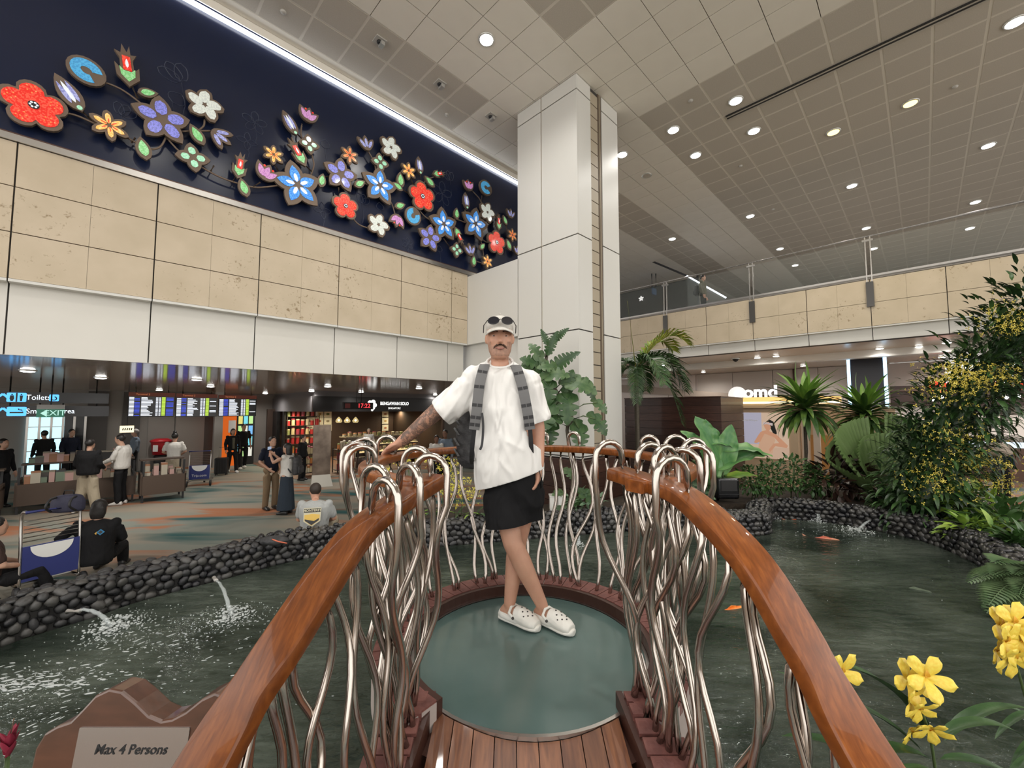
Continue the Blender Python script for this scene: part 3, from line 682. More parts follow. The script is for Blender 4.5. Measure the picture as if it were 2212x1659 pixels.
# ---- cobble walls
M_COBS = [mat('cobble_%d' % i, c, 0.24, spec=0.6, bump=0.25, bscale=60, col2=tuple(x * 1.6 for x in c), scale=14) for i, c in enumerate([(0.020, 0.020, 0.021), (0.032, 0.031, 0.030), (0.055, 0.053, 0.050), (0.012, 0.012, 0.014)])]
M_MORT = mat('wall_mortar', (0.02, 0.019, 0.018), 0.8)
pw = thing('pond_wall', 'curved low pond wall faced with dark rounded cobbles', None, kind='structure')
WW = 0.36
core = MB(); k = len(PE); rows = []
outs = []
for i, p in enumerate(PE):
    d = PE[min(i + 1, k - 1)] - PE[max(i - 1, 0)]; d.normalize(); o_ = Vector((-d.y, d.x, 0)); outs.append(o_)
    rows.append([p + o_ * 0.03 + Z3 * (0 - WZ), p + o_ * 0.05 + Z3 * (WT - 0.03 - WZ), p + o_ * WW + Z3 * (WT - 0.03 - WZ), p + o_ * WW + Z3 * (0 - WZ)])
core.add([q for r_ in rows for q in r_], [(i * 4 + j, i * 4 + (j + 1) % 4, i * 4 + 4 + (j + 1) % 4, i * 4 + 4 + j) for i in range(k - 1) for j in range(4)])
core.build('wall_core', M_MORT, pw, fix=True)
rng = random.Random(3)
cob_me = []
for v_ in range(8):
    mb = MB(); mb.ell((0, 0, 0), (1, 1, 1), 8, 4); f_ = [rng.uniform(0.8, 1.2) for _ in range(5)]
    mb.v = [(x * (1 + 0.12 * math.sin(3 * y + f_[0] * 5)), y * (1 + 0.12 * math.sin(3 * z + f_[1] * 7)), z) for x, y, z in mb.v]
    me = mb.mesh('cobble', True); me.materials.append(M_COBS[v_ % 4]); cob_me.append((me, mb))
def arc_pts(path, outs, step):
    res = []; acc = 0; nx = 0
    for i in range(len(path) - 1):
        L_ = (path[i + 1] - path[i]).length
        while nx <= acc + L_:
            t = (nx - acc) / L_; res.append((path[i].lerp(path[i + 1], t), outs[i].lerp(outs[i + 1], t).normalized())); nx += step
        acc += L_
    return res
cobs = []
STEP = 0.1
for ci, (p, o_) in enumerate(arc_pts(PE, outs, STEP)):
    d = Vector((o_.y, -o_.x, 0))
    prof = [(0.03, 0.0 + 0.075 * i, 'f') for i in range(4, 8)] + [(0.06, WT - 0.02, 'e')] + [(0.13 + 0.085 * i, WT, 't') for i in range(3)] + [(WW, WT - 0.05, 'b')]
    for ri, (off, z, kd) in enumerate(prof):
        pos = p + o_ * (off + rng.uniform(-0.012, 0.012)) + d * ((ri % 2) * STEP / 2 + rng.uniform(-0.018, 0.018)); pos.z = z + rng.uniform(-0.012, 0.012)
        sx = rng.uniform(0.046, 0.076); sy = rng.uniform(0.036, 0.052); sz = rng.uniform(0.024, 0.038)
        nrm = (-o_ if kd == 'f' else Z3 if kd == 't' else (Z3 - o_).normalized() if kd == 'e' else (Z3 + o_ * 2).normalized())
        nrm = (nrm + Vector((rng.uniform(-.3, .3), rng.uniform(-.3, .3), rng.uniform(-.3, .3)))).normalized()
        X, Y = frame(nrm); a = rng.uniform(0, 6.28) if kd == 't' else rng.gauss(0, 0.5); X2 = X * math.cos(a) + Y * math.sin(a); Y2 = nrm.cross(X2)
        M = Matrix((X2 * sx, Y2 * sy, nrm * sz)).transposed().to_4x4(); M.translation = pos
        # share of picture: front-facing, near, inside the view
        rel = pos - Vector((0, 0, ZC)); inview = rel.y > 1 and abs(rel.x / rel.y) < 1.27
        hid = rel.y > 1 and 820 / 890 - 0.0 < 0
        cobs.append((rel.length + (0 if inview else 100) + (0 if kd != 'b' else 4) + (1.0 if rel.x > 0 else 0), M, rng.randrange(8)))
cobs.sort(key=lambda c: c[0])
for _, M, v_ in cobs[:300]:
    o = link('cobble', cob_me[v_][0], pw); o.matrix_world = M
rest = [MB() for _ in range(4)]
for _, M, v_ in cobs[300:]:
    mb = cob_me[v_][1]; rest[v_ % 4].add([M @ Vector(q) for q in mb.v], mb.f)
for i, mb in enumerate(rest):
    tag(mb.build('cobble_mass', M_COBS[i], pw, True), kind='stuff')
# ---- water jets
M_JET = mat('jet_water', (0.75, 0.82, 0.82), 0.06, spec=1.0, alpha=0.32, bump=0.6, bscale=60)
M_FOAM = mat('white_foam', (0.74, 0.78, 0.77), 0.3, alpha=0.55)
M_SPOUT = mat('spout_pipe', (0.45, 0.43, 0.40), 0.4)
def jet(label, a, b, rise, n=70, spread=0.2, r=0.016, vert=False):
    t = thing('water_jet', label, 'water jet', (0, 0, 0)); rg = random.Random(n)
    a = Vector(a); b = Vector(b); pts = []; rs = []
    for i in range(13):
        q = i / 12; p = a.lerp(b, q); p.z = a.z + (b.z - a.z) * q * q + rise * 4 * q * (1 - q); pts.append(p + Vector((rg.gauss(0, 1), rg.gauss(0, 1), rg.gauss(0, 1))) * 0.003); rs.append(r * (0.8 + 0.7 * q) * rg.uniform(0.85, 1.15))
    MB().tube(pts, rs, 8).build('stream', M_JET, t, True)
    if not vert:
        d = (b - a); d.z = 0; d.normalize(); MB().tube([a - d * 0.09, a + d * 0.02], 0.021, 10).build('spout', M_SPOUT, t, True)
    sp = MB(); dd = (b - a); dd.z = 0; dd = dd.normalized() if dd.length > 0.02 else Vector((0, -1, 0)); side = Vector((-dd.y, dd.x, 0))
    for i in range(int(n * 1.7)):
        f = abs(rg.gauss(0, 1)); p = Vector((b.x, b.y, WZ)) + dd * (rg.gauss(0.25, 0.6) * spread) + side * rg.gauss(0, 0.7) * spread; hgt = max(0, 1 - (p - Vector((b.x, b.y, WZ))).length / spread)
        s_ = rg.uniform(0.003, 0.012) * (0.5 + hgt); sp.ell(p + Z3 * (rg.random() ** 2 * 0.1 * hgt + 0.002), (s_ * rg.uniform(1, 2.2), s_, s_ * rg.uniform(0.5, 1.2)), 6, 4, Matrix.Rotation(rg.uniform(0, 3.1), 3, 'Z'))
    tag(sp.build('splash', M_FOAM, t, True), kind='stuff')
    return t
jet('water jet arcing from the cobble wall beside the person in black', at_z(168, 1320, 0.44), at_z(240, 1356, WZ), 0.03, 240, 0.26, 0.014)
jet('water jet falling from the cobble wall below the grey shirted man', at_z(466, 1253, 0.43), at_z(500, 1330, WZ), 0.03, 200, 0.22, 0.014)
jet('small bubbling water spout seen between the railing bars behind the man', at_z(1250, 1175, WZ) + Z3 * 0.2, at_z(1250, 1178, WZ), 0.02, 50, 0.12, 0.02, True)
jet('thin water jet beside the black box on the pond wall', at_z(1654, 1103, 0.5), at_z(1672, 1120, WZ), 0.02, 50, 0.16, 0.012)
jet('upright bubbling water spout before the far pond wall', at_z(1767, 1122, WZ) + Z3 * 0.22, at_z(1767, 1126, WZ), 0.02, 70, 0.14, 0.03, True)
jet('water jet arcing leftward from the pond wall under the orchid pillar', at_z(1915, 1118, 0.46), at_z(1852, 1146, WZ), 0.03, 120, 0.28, 0.014)
# foam flecks drifting from the jets
fm = MB(); rg = random.Random(11)
def flecks(px, py, sx, sy, n, s0, s1, ang):
    for i in range(int(n * 0.6)):
        p = at_z(px + rg.gauss(0, sx), py + rg.gauss(0, sy), WZ + 0.003); s_ = rg.uniform(s0, s1) * rg.random()
        fm.ell(p, (s_ * rg.uniform(1, 3.2), s_ * 0.6, 0.003), 6, 3, Matrix.Rotation(ang + rg.gauss(0, 0.4), 3, 'Z'))
flecks(140, 1460, 110, 18, 260, 0.006, 0.02, 0.15); flecks(60, 1478, 60, 8, 160, 0.01, 0.03, 0.1)
flecks(310, 1385, 70, 22, 170, 0.004, 0.018, 0.4); flecks(500, 1360, 60, 45, 130, 0.003, 0.012, 0.3); flecks(80, 1550, 60, 40, 120, 0.004, 0.018, 0.7)
flecks(360, 1480, 180, 90, 160, 0.002, 0.008, 0.3); flecks(1780, 1200, 150, 60, 60, 0.002, 0.008, 0.2); flecks(800, 1300, 160, 60, 60, 0.002, 0.008, 0.2); flecks(1820, 1150, 60, 8, 80, 0.004, 0.014, 0.2)
tag(fm.build('foam_flecks', M_FOAM, None, True), 'white foam flecks scattered over the pond near the jets', 'foam', kind='stuff')
# ---- koi
def koi(label, p, rz, L_, c1, c2):
    t = thing('koi', label, 'fish', p, rz); m = mat('koi_' + c1[0], c1[1], 0.35, col2=c2, scale=9, lo=0.45, hi=0.55)
    X, Y = Vector((0, 1, 0)), Vector((0, 0, 1)); prof = [(-0.5, 0.005, 0.02), (-0.42, 0.02, 0.035), (-0.2, 0.055, 0.07), (0.1, 0.085, 0.1), (0.32, 0.075, 0.085), (0.45, 0.045, 0.05), (0.5, 0.015, 0.02)]
    MB().loft([(Vector((a * L_, 0.03 * L_ * math.sin(a * 5), 0)), b * L_, c * L_, X, Y) for a, b, c in prof]).build('body', m, t, True)
    MB().prism([(-0.48, 0), (-0.7, 0.13), (-0.62, 0.0), (-0.7, -0.11)], (0, 0, 0), Vector((L_, 0, 0)), Vector((0, L_ * 0.8, L_ * 0.6)), Vector((0, -0.006, 0.008)), 1).build('tail', m, t)
    for s_ in (-1, 1): MB().prism([(0.25, 0.06 * s_), (0.12, 0.2 * s_), (0.05, 0.17 * s_), (0.15, 0.06 * s_)], (0, 0, -0.02 * L_), Vector((L_, 0, 0)), Vector((0, L_, 0)), Z3, 0.006).build('fin', m, t)
    MB().prism([(-0.2, 0.05), (-0.05, 0.14), (0.12, 0.12), (0.18, 0.08)], (0, -0.003, 0), Vector((L_, 0, 0)), Vector((0, 0, L_)), Vector((0, 1, 0)), 0.006).build('dorsal_fin', m, t)
koi('bright orange koi swimming close to the wooden handrail', at_z(1583, 1318, 0.262), R(12), 0.34, ('orange', (0.75, 0.16, 0.01)), (0.8, 0.3, 0.05))
koi('pinkish orange koi in the middle of the far pool', at_z(1782, 1166, 0.258), R(-32), 0.42, ('pink', (0.55, 0.13, 0.08)), (0.6, 0.25, 0.15))
koi('orange koi near the far cobble wall', at_z(1722, 1124, 0.258), R(8), 0.4, ('rust', (0.6, 0.12, 0.03)), (0.5, 0.15, 0.05))
koi('pale green koi-shaped patch under the water by the orchid leaves', at_z(1985, 1290, 0.2), R(-38), 0.75, ('pale', (0.20, 0.24, 0.17)), (0.14, 0.18, 0.12))  # koi shape added to give a pale green patch on the water
# ================================================================ people
def skin_mat(name, c, c2): return mat(name, c, 0.5, sub=0.06, col2=c2, scale=9, bump=0.05, bscale=120)
M_SKIN = skin_mat('skin_tan', (0.56, 0.31, 0.21), (0.49, 0.255, 0.17))
M_SKIN2 = skin_mat('skin_light', (0.50, 0.30, 0.21), (0.45, 0.25, 0.17))
M_SKIN3 = skin_mat('skin_brown', (0.22, 0.11, 0.07), (0.18, 0.09, 0.055))
M_HAIR = mat('black_hair', (0.012, 0.010, 0.009), 0.45, bump=0.4, bscale=90, stretch=(1, 1, 0.3))
def hold(o, t):
    o.parent = t; o.matrix_parent_inverse = Matrix.Translation(-Vector(t.location)); return o
def V3(*a): return Vector(a)
def limb(mb, pts, rs, sub=3, n=12):
    """tapered limb through joints"""
    P, Q = [], []
    k = len(pts)
    for i in range(k - 1):
        for j in range(sub):
            t = j / sub; P.append(Vector(pts[i]).lerp(Vector(pts[i + 1]), t)); Q.append(lerp(rs[i], rs[i + 1], t))
    P.append(Vector(pts[-1])); Q.append(rs[-1]); mb.tube(P, Q, n); mb.ell(P[0], Q[0] * 0.97, 10, 6); mb.ell(P[-1], Q[-1] * 0.97, 10, 6)
def hand(mb, w, d, palm, s=1.0, curl=0.5, thumb=None):
    """palm and five fingers; w wrist, d finger direction, palm = palm normal"""
    d = d.normalized(); palm = (palm - d * palm.dot(d)).normalized(); sd = d.cross(palm)
    M = Matrix((sd, d, palm)).transposed()
    mb.ell(w + d * 0.045 * s, (0.044 * s, 0.058 * s, 0.022 * s), 10, 6, M)
    for i, L_ in enumerate((0.068, 0.078, 0.072, 0.056)):
        b = w + d * 0.085 * s + sd * (0.028 - 0.019 * i) * s; p1 = b + (d * math.cos(curl * 0.5) + palm * math.sin(curl * 0.5)) * L_ * 0.45 * s
        p2 = p1 + (d * math.cos(curl * 1.2) + palm * math.sin(curl * 1.2)) * L_ * 0.33 * s; p3 = p2 + (d * math.cos(curl * 1.8) + palm * math.sin(curl * 1.8)) * L_ * 0.25 * s
        mb.tube([b - d * 0.03 * s, b, p1, p2, p3], [0.0105 * s, 0.0105 * s, 0.0095 * s, 0.009 * s, 0.0075 * s], 8)
    th = thumb or (sd * 0.8 + d * 0.6 + palm * 0.25); th = th.normalized(); b = w + d * 0.025 * s + sd * 0.03 * s
    mb.tube([b - th * 0.02 * s, b + th * 0.03 * s, b + (th + d * 0.4).normalized() * 0.06 * s], [0.014 * s, 0.0125 * s, 0.009 * s], 8)
def torso_rings(J, F, grow=0.0, lo=None):
    X = (J['shL'] - J['shR']).normalized(); hipc = (J['hipL'] + J['hipR']) / 2; neck = J['neck']; chest = (J['shL'] + J['shR']) / 2
    hw = (J['shL'] - J['shR']).length / 2; g = grow; up = (chest - hipc)
    F = (F - X * F.dot(X)).normalized()
    rows = [(hipc - up * 0.12, hw * 0.70 + g, 0.095 + g), (hipc, hw * 0.80 + g, 0.112 + g), (hipc + up * 0.25, hw * 0.74 + g, 0.11 + g), (hipc + up * 0.5, hw * 0.80 + g, 0.11 + g), (hipc + up * 0.75, hw * 0.90 + g, 0.118 + g), (hipc + up * 0.92, hw * 0.92 + g, 0.10 + g), (hipc + up * 1.03, hw * 0.7 + g, 0.075 + g * 0.8), (chest.lerp(neck, 0.75), hw * 0.36 + g * 0.5, 0.06 + g * 0.4)]
    return [(c, a, b, X, F) for c, a, b in rows]
def foot(mb, ank, d, s=1.0, g=0.0, sole=None):
    d = Vector((d.x, d.y, 0)).normalized(); X = Vector((d.y, -d.x, 0)); z0 = (ank.z - 0.075 * s) if sole is None else sole
    prof = [(-0.075, 0.03, 0.03), (-0.05, 0.036, 0.045), (0.02, 0.038, 0.045), (0.09, 0.045, 0.033), (0.14, 0.045, 0.024), (0.175, 0.03, 0.016)]
    mb.loft([(Vector((ank.x, ank.y, z0)) + d * a * s + Z3 * (c + g) * s, b * s + g, c * s + g, X, Z3) for a, b, c in prof])
def head_shape(mb, c, F, s=1.0):
    """skull, jaw, nose, brow, ears around head centre c, facing F"""
    X = F.cross(Z3).normalized(); Y = X.cross(F).normalized() if abs(F.z) > 1e-4 else Z3
    def p(x, f, z): return c + (X * x + F * f + Y * z) * s
    M = Matrix((X, F, Y)).transposed()
    mb.ell(p(0, -0.012, 0.025), (0.077 * s, 0.098 * s, 0.095 * s), 16, 10, M)
    mb.loft([(p(0, 0.040, -0.118), 0.034 * s, 0.026 * s, X, F), (p(0, 0.034, -0.10), 0.052 * s, 0.048 * s, X, F), (p(0, 0.024, -0.07), 0.063 * s, 0.060 * s, X, F), (p(0, 0.012, -0.03), 0.069 * s, 0.075 * s, X, F), (p(0, 0.004, 0.02), 0.071 * s, 0.086 * s, X, F)])
    mb.loft([(p(0, 0.088, -0.038), 0.017 * s, 0.013 * s, X, F), (p(0, 0.093, -0.027), 0.015 * s, 0.018 * s, X, F), (p(0, 0.086, -0.004), 0.010 * s, 0.012 * s, X, F), (p(0, 0.08, 0.018), 0.009 * s, 0.008 * s, X, F)])
    mb.ell(p(0, 0.072, 0.022), (0.055 * s, 0.018 * s, 0.012 * s), 10, 6, M)
    for q in (-1, 1):
        mb.ell(p(q * 0.038, 0.062, -0.022), (0.022 * s, 0.02 * s, 0.02 * s), 10, 6, M)
        mb.ell(p(q * 0.077, -0.012, -0.004), (0.008 * s, 0.015 * s, 0.027 * s), 8, 6, M)
    mb.ell(p(0, 0.076, -0.062), (0.024 * s, 0.014 * s, 0.010 * s), 10, 6, M)
def build_body(J, F, t, m, vox, HF=None, hands=True, s=1.0, build=1.0):
    mb = MB(); HF = HF or F
    head_shape(mb, J['head'], HF, s * J.get('hs', 1.0))
    limb(mb, [J['neck'] - Z3 * 0.03, J['head'] + Z3 * -0.05 * s - HF * 0.012], [0.062 * s * build, 0.050 * s])
    mb.loft(torso_rings(J, F))
    for q in 'LR':
        limb(mb, [J['sh' + q], J['el' + q], J['wr' + q]], [0.058 * s * build, 0.052 * s * build, 0.036 * s])
        if hands: hand(mb, J['wr' + q], J.get('hd' + q, J['wr' + q] - J['el' + q]), J.get('pn' + q, (Vector((0, 0, 0)) - F).cross(Z3) if False else F * -0.2 + (J['shL'] - J['shR']) * (-1 if q == 'L' else 1)), s * 1.15, J.get('curl' + q, 0.5))
        limb(mb, [J['hip' + q], J['kn' + q], J['kn' + q].lerp(J['an' + q], 0.3), J['an' + q]], [0.088 * s * build, 0.056 * s * build, 0.057 * s * build, 0.036 * s])
        foot(mb, J['an' + q], J.get('ft' + q, F), s * 0.86, 0, J['an' + q].z - 0.085)
    return hold(baked(mb, 'body', m, None, vox, 5), t)
# ---------------------------------------------------------------- the man on the bridge
man = thing('person', 'bearded man in white t-shirt, black shorts and white clogs leaning on the bridge rail', 'person', (0.13, 2.56, DZ))
F = V3(0.0, -1, 0).normalized()
HF = V3(0.06, -1, -0.02).normalized()
J = dict(hs=1.14, head=V3(-0.078, 2.60, 2.750), neck=V3(-0.078, 2.63, 2.61), shR=V3(-0.255, 2.63, 2.495), shL=V3(0.10, 2.63, 2.475), elR=V3(-0.50, 2.63, 2.27), wrR=V3(-0.715, 2.67, 2.09),
         elL=V3(0.158, 2.66, 2.18), wrL=V3(0.165, 2.585, 1.955), hipR=V3(-0.075, 2.61, 1.86), hipL=V3(0.10, 2.63, 1.86), knR=V3(0.005, 2.52, 1.50), anR=V3(0.185, 2.555, 1.118),
         knL=V3(0.035, 2.66, 1.47), anL=V3(-0.015, 2.58, 1.122), ftR=V3(0.62, -0.62, 0), ftL=V3(0.68, -0.55, 0), hdR=V3(-0.75, 0.1, -0.45), pnR=V3(-0.35, -0.05, -0.9), curlR=0.75, hdL=V3(-0.1, -0.25, -1), pnL=V3(-1, 0, 0))
body = build_body(J, F, man, M_SKIN, 0.0085, HF, True, 1.0, 1.06)
# tattooed sleeve and stubble are part of the skin itself
def tattoo():
    m, nt, b = _nm('skin_tattooed'); N = nt.nodes; L = nt.links
    tc = N.new('ShaderNodeTexCoord'); v = N.new('ShaderNodeTexVoronoi'); v.feature = 'DISTANCE_TO_EDGE'; v.inputs['Scale'].default_value = 30
    n = N.new('ShaderNodeTexNoise'); n.inputs['Scale'].default_value = 14; n.inputs['Detail'].default_value = 4; n.inputs['Distortion'].default_value = 1.2
    mx0 = N.new('ShaderNodeMix'); mx0.data_type = 'RGBA'; mx0.inputs['Factor'].default_value = 0.12; L.new(tc.outputs['Object'], mx0.inputs['A']); L.new(n.outputs['Color'], mx0.inputs['B'])
    L.new(tc.outputs['Object'], n.inputs['Vector']); L.new(mx0.outputs['Result'], v.inputs['Vector'])
    r1 = N.new('ShaderNodeValToRGB'); r1.color_ramp.elements[0].position = 0.02; r1.color_ramp.elements[1].position = 0.10; L.new(v.outputs['Distance'], r1.inputs[0])
    r2 = N.new('ShaderNodeValToRGB'); r2.color_ramp.elements[0].position = 0.40; r2.color_ramp.elements[1].position = 0.58; L.new(n.outputs['Fac'], r2.inputs[0])
    mu = N.new('ShaderNodeMath'); mu.operation = 'MULTIPLY'; L.new(r1.outputs[0], mu.inputs[0]); L.new(r2.outputs[0], mu.inputs[1])
    mx = N.new('ShaderNodeMix'); mx.data_type = 'RGBA'; L.new(mu.outputs[0], mx.inputs['Factor']); mx.inputs['A'].default_value = (0.14, 0.088, 0.068, 1); mx.inputs['B'].default_value = (0.42, 0.225, 0.15, 1)
    L.new(mx.outputs['Result'], b.inputs['Base Color']); b.inputs['Roughness'].default_value = 0.5; return m
M_TAT = tattoo()
M_STUB = mat('skin_stubble', (0.33, 0.19, 0.135), 0.6, col2=(0.44, 0.25, 0.175), scale=60, detail=2)
body.data.materials.append(M_TAT); body.data.materials.append(M_STUB)
hc = J['head']
mi = []
for p in body.data.polygons:
    c = p.center; i = 0
    if -0.705 < c.x < -0.24 and c.z > 1.9: i = 1
    elif hc.z - 0.135 < c.z < hc.z - 0.03 and c.y < hc.y + 0.01 and (c.z < hc.z - 0.06 or abs(c.x - hc.x) > 0.05) and p.normal.z > -0.6: i = 2
    mi.append(i)
body.data.polygons.foreach_set('material_index', mi)
# face
XH = HF.cross(Z3).normalized()
def hp(x, f, z): return hc + (XH * x + HF * f + Z3 * z) * 1.14
MH = Matrix((XH, HF, Z3)).transposed()
M_EYEW = mat('eye_white', (0.42, 0.37, 0.34), 0.35); M_IRIS = mat('iris', (0.06, 0.05, 0.04), 0.15); M_BEARD = mat('brown_facial_hair', (0.095, 0.052, 0.032), 0.7, bump=0.6, bscale=200)
M_LIP = mat('lip', (0.36, 0.15, 0.12), 0.4)
for q in (-1, 1):
    e = hold(MB().ell(hp(q * 0.032, 0.0715, 0.004), (0.0125, 0.0075, 0.0058), 10, 6, MH).build('eye', M_EYEW, None, True), man)
    hold(MB().ell(hp(q * 0.0315 + 0.001, 0.0778, 0.004), (0.006, 0.0032, 0.0056), 10, 6, MH).build('iris', M_IRIS, None, True), man)
    hold(MB().tube([hp(q * 0.017, 0.080, 0.0125), hp(q * 0.032, 0.081, 0.0150), hp(q * 0.047, 0.074, 0.0125)], [0.003, 0.0045, 0.002], 6).build('eyelid', M_SKIN, None, True), man)
    hold(MB().tube([hp(q * 0.014, 0.090, 0.0265), hp(q * 0.032, 0.087, 0.0305), hp(q * 0.052, 0.075, 0.0245)], [0.0045, 0.0055, 0.002], 6).build('eyebrow', M_BEARD, None, True), man)
    hold(MB().tube([hp(0, 0.094, -0.046), hp(q * 0.018, 0.089, -0.048), hp(q * 0.03, 0.081, -0.055), hp(q * 0.036, 0.075, -0.066)], [0.006, 0.0065, 0.004, 0.0015], 7).build('moustache', M_BEARD, None, True), man)
hold(MB().tube([hp(-0.026, 0.081, -0.060), hp(-0.01, 0.092, -0.067), hp(0.01, 0.092, -0.067), hp(0.028, 0.081, -0.058)], [0.002, 0.0055, 0.0055, 0.002], 8).build('mouth', M_LIP, None, True), man)
# hair at the temples and nape
hr = MB(); hr.loft([(hp(0, -0.03, -0.045), 0.062, 0.07, XH, HF), (hp(0, -0.022, -0.02), 0.0785, 0.083, XH, HF), (hp(0, -0.022, 0.04), 0.081, 0.088, XH, HF)])
hold(baked(hr, 'hair', mat('dark_brown_hair', (0.03, 0.018, 0.012), 0.6), None, 0.008, 2), man)
# cap with brim and sunglasses
M_CAP = mat('cap_cotton', (0.62, 0.60, 0.55), 0.8, col2=(0.50, 0.47, 0.42), scale=25, bump=0.15, bscale=150)
cp = MB(); cp.ell(hp(0, -0.012, 0.055), (0.087, 0.107, 0.088), 20, 12, MH)
cp.v = [q if (Vector(q) - hc).z > 0.03 + 0.25 * max(0, -(Vector(q) - hc).dot(HF)) * 0 else tuple(Vector((q[0], q[1], hc.z + 0.03))) for q in cp.v]
hold(cp.build('cap', M_CAP, None, True), man)
bp_ = MB()
def brim(u, v):
    a = lerp(-1.15, 1.15, u); r0 = 1.0; ext = 0.085 * (math.cos(a * 1.3) ** 0.6 if abs(a * 1.3) < 1.55 else 0) * v
    x = 0.083 * math.sin(a); f = -0.012 + 0.104 * math.cos(a) + ext; z = 0.052 - 0.022 * (abs(x) / 0.083) ** 2 - 0.03 * v * (1 - 0.2 * abs(a)) 
    return hp(x * (1 + 0.03 * v), f, z)
bp_.grid(brim, 16, 5); bo = hold(bp_.build('cap_brim', M_CAP, None, True), man); sm = bo.modifiers.new('s', 'SOLIDIFY'); sm.thickness = 0.005
hold(MB().ell(hp(0, -0.012, 0.144), (0.008, 0.008, 0.004), 8, 4).build('cap_button', M_CAP, None, True), man)
M_LENSD = mat('sunglass_lens', (0.02, 0.02, 0.025), 0.05, spec=0.8, coat=0.5)
for q in (-1, 1):
    cs = hp(q * 0.036, 0.105, 0.079); nn = (HF + Z3 * 0.35 + XH * q * 0.25).normalized(); lx = nn.cross(Z3).normalized() * -1; ly = nn.cross(lx) * -1
    pl = [(0.031 * math.cos(a) * (1.05), 0.026 * math.sin(a) * (1.0 if math.sin(a) < 0 else 0.85)) for a in [i * math.pi / 10 for i in range(20)]]
    hold(MB().prism(pl, cs, lx, ly, nn, 0.004).build('sunglass_lens', M_LENSD, None), man)
    hold(MB().tube([cs + lx * a * 1.06 + ly * b * 1.06 + nn * 0.003 for a, b in pl + pl[:1]], 0.0028, 6).build('sunglass_rim', M_BLACK, None, True), man)
    hold(MB().tube([hp(q * 0.068, 0.088, 0.086), hp(q * 0.089, 0.03, 0.068), hp(q * 0.092, -0.05, 0.04)], 0.0028, 6).build('sunglass_arm', M_BLACK, None, True), man)
hold(MB().tube([hp(-0.009, 0.113, 0.083), hp(0, 0.116, 0.087), hp(0.009, 0.113, 0.083)], 0.003, 6).build('sunglass_bridge', M_BLACK, None, True), man)
# t-shirt
def cloth_mat(name, c, c2, amp=0.6, sc=7.0, st=(1.0, 1.0, 0.45)):
    m, nt, b = _nm(name); N = nt.nodes; L = nt.links; b.inputs['Base Color'].default_value = (*c, 1); b.inputs['Roughness'].default_value = 0.85; b.inputs['Specular IOR Level'].default_value = 0.2
    tc = N.new('ShaderNodeTexCoord'); mp = N.new('ShaderNodeMapping'); mp.inputs['Scale'].default_value = st; mp.inputs['Rotation'].default_value = (0.1, 0.55, 0.2); L.new(tc.outputs['Object'], mp.inputs[0])
    n = N.new('ShaderNodeTexNoise'); n.inputs['Scale'].default_value = sc; n.inputs['Detail'].default_value = 2.0; n.inputs['Distortion'].default_value = 0.5; L.new(mp.outputs[0], n.inputs['Vector'])
    rd = N.new('ShaderNodeValToRGB'); rd.color_ramp.interpolation = 'EASE'; rd.color_ramp.elements[0].position = 0.3; rd.color_ramp.elements[1].position = 0.7; L.new(n.outputs['Fac'], rd.inputs[0])
    bp = N.new('ShaderNodeBump'); bp.inputs['Strength'].default_value = amp; bp.inputs['Distance'].default_value = 0.03; L.new(rd.outputs[0], bp.inputs['Height']); L.new(bp.outputs[0], b.inputs['Normal'])
    MATS[name] = m; return m
M_TEE = cloth_mat('white_tee_cotton', (0.80, 0.79, 0.76), None, 0.8, 6.5)
sh = MB(); X = V3(1, 0, 0); Fy = V3(0, -1, 0)
sh.loft([(V3(-0.02, 2.60, 1.80), 0.215, 0.150, X, Fy), (V3(-0.02, 2.60, 1.86), 0.222, 0.152, X, Fy), (V3(-0.02, 2.605, 2.0), 0.215, 0.150, X, Fy), (V3(-0.035, 2.615, 2.15), 0.205, 0.146, X, Fy), (V3(-0.06, 2.62, 2.30), 0.208, 0.145, X, Fy), (V3(-0.072, 2.63, 2.42), 0.215, 0.128, X, Fy), (V3(-0.076, 2.635, 2.518), 0.20, 0.11, X, Fy), (V3(-0.078, 2.63, 2.575), 0.145, 0.092, X, V3(0, -0.93, -0.36)), (V3(-0.078, 2.632, 2.602), 0.090, 0.084, X, V3(0, -0.84, -0.54))])
limb(sh, [V3(-0.245, 2.635, 2.492), V3(-0.33, 2.635, 2.375), V3(-0.445, 2.63, 2.285)], [0.094, 0.098, 0.102], 3, 14)
limb(sh, [V3(0.095, 2.635, 2.472), V3(0.125, 2.645, 2.37), V3(0.158, 2.65, 2.235)], [0.092, 0.092, 0.092], 3, 14)
tee = hold(baked(sh, 'tshirt', M_TEE, None, 0.0085, 8), man)
def folds(o, amp, f1=(11, 5, 4), f2=(5, 6, 9), seed=0.0, tilt=0.9):
    nrm_ = [v.normal.copy() for v in o.data.vertices]
    for v, vn in zip(o.data.vertices, nrm_):
        p_ = v.co.copy(); a = noise.noise(Vector((p_.x * f1[0] + p_.z * f1[0] * tilt * (1 if p_.x > -0.08 else -1) * 0.6, p_.y * f1[1], p_.z * f1[2] + seed))); b = noise.noise(Vector((p_.x * f2[0], p_.y * f2[1], p_.z * f2[2] + seed + 5)))
        k_ = (1 - abs(a)) ** 3 * 0.9 - 0.4 + 0.5 * b; v.co = p_ + vn * amp * k_
folds(tee, 0.012)
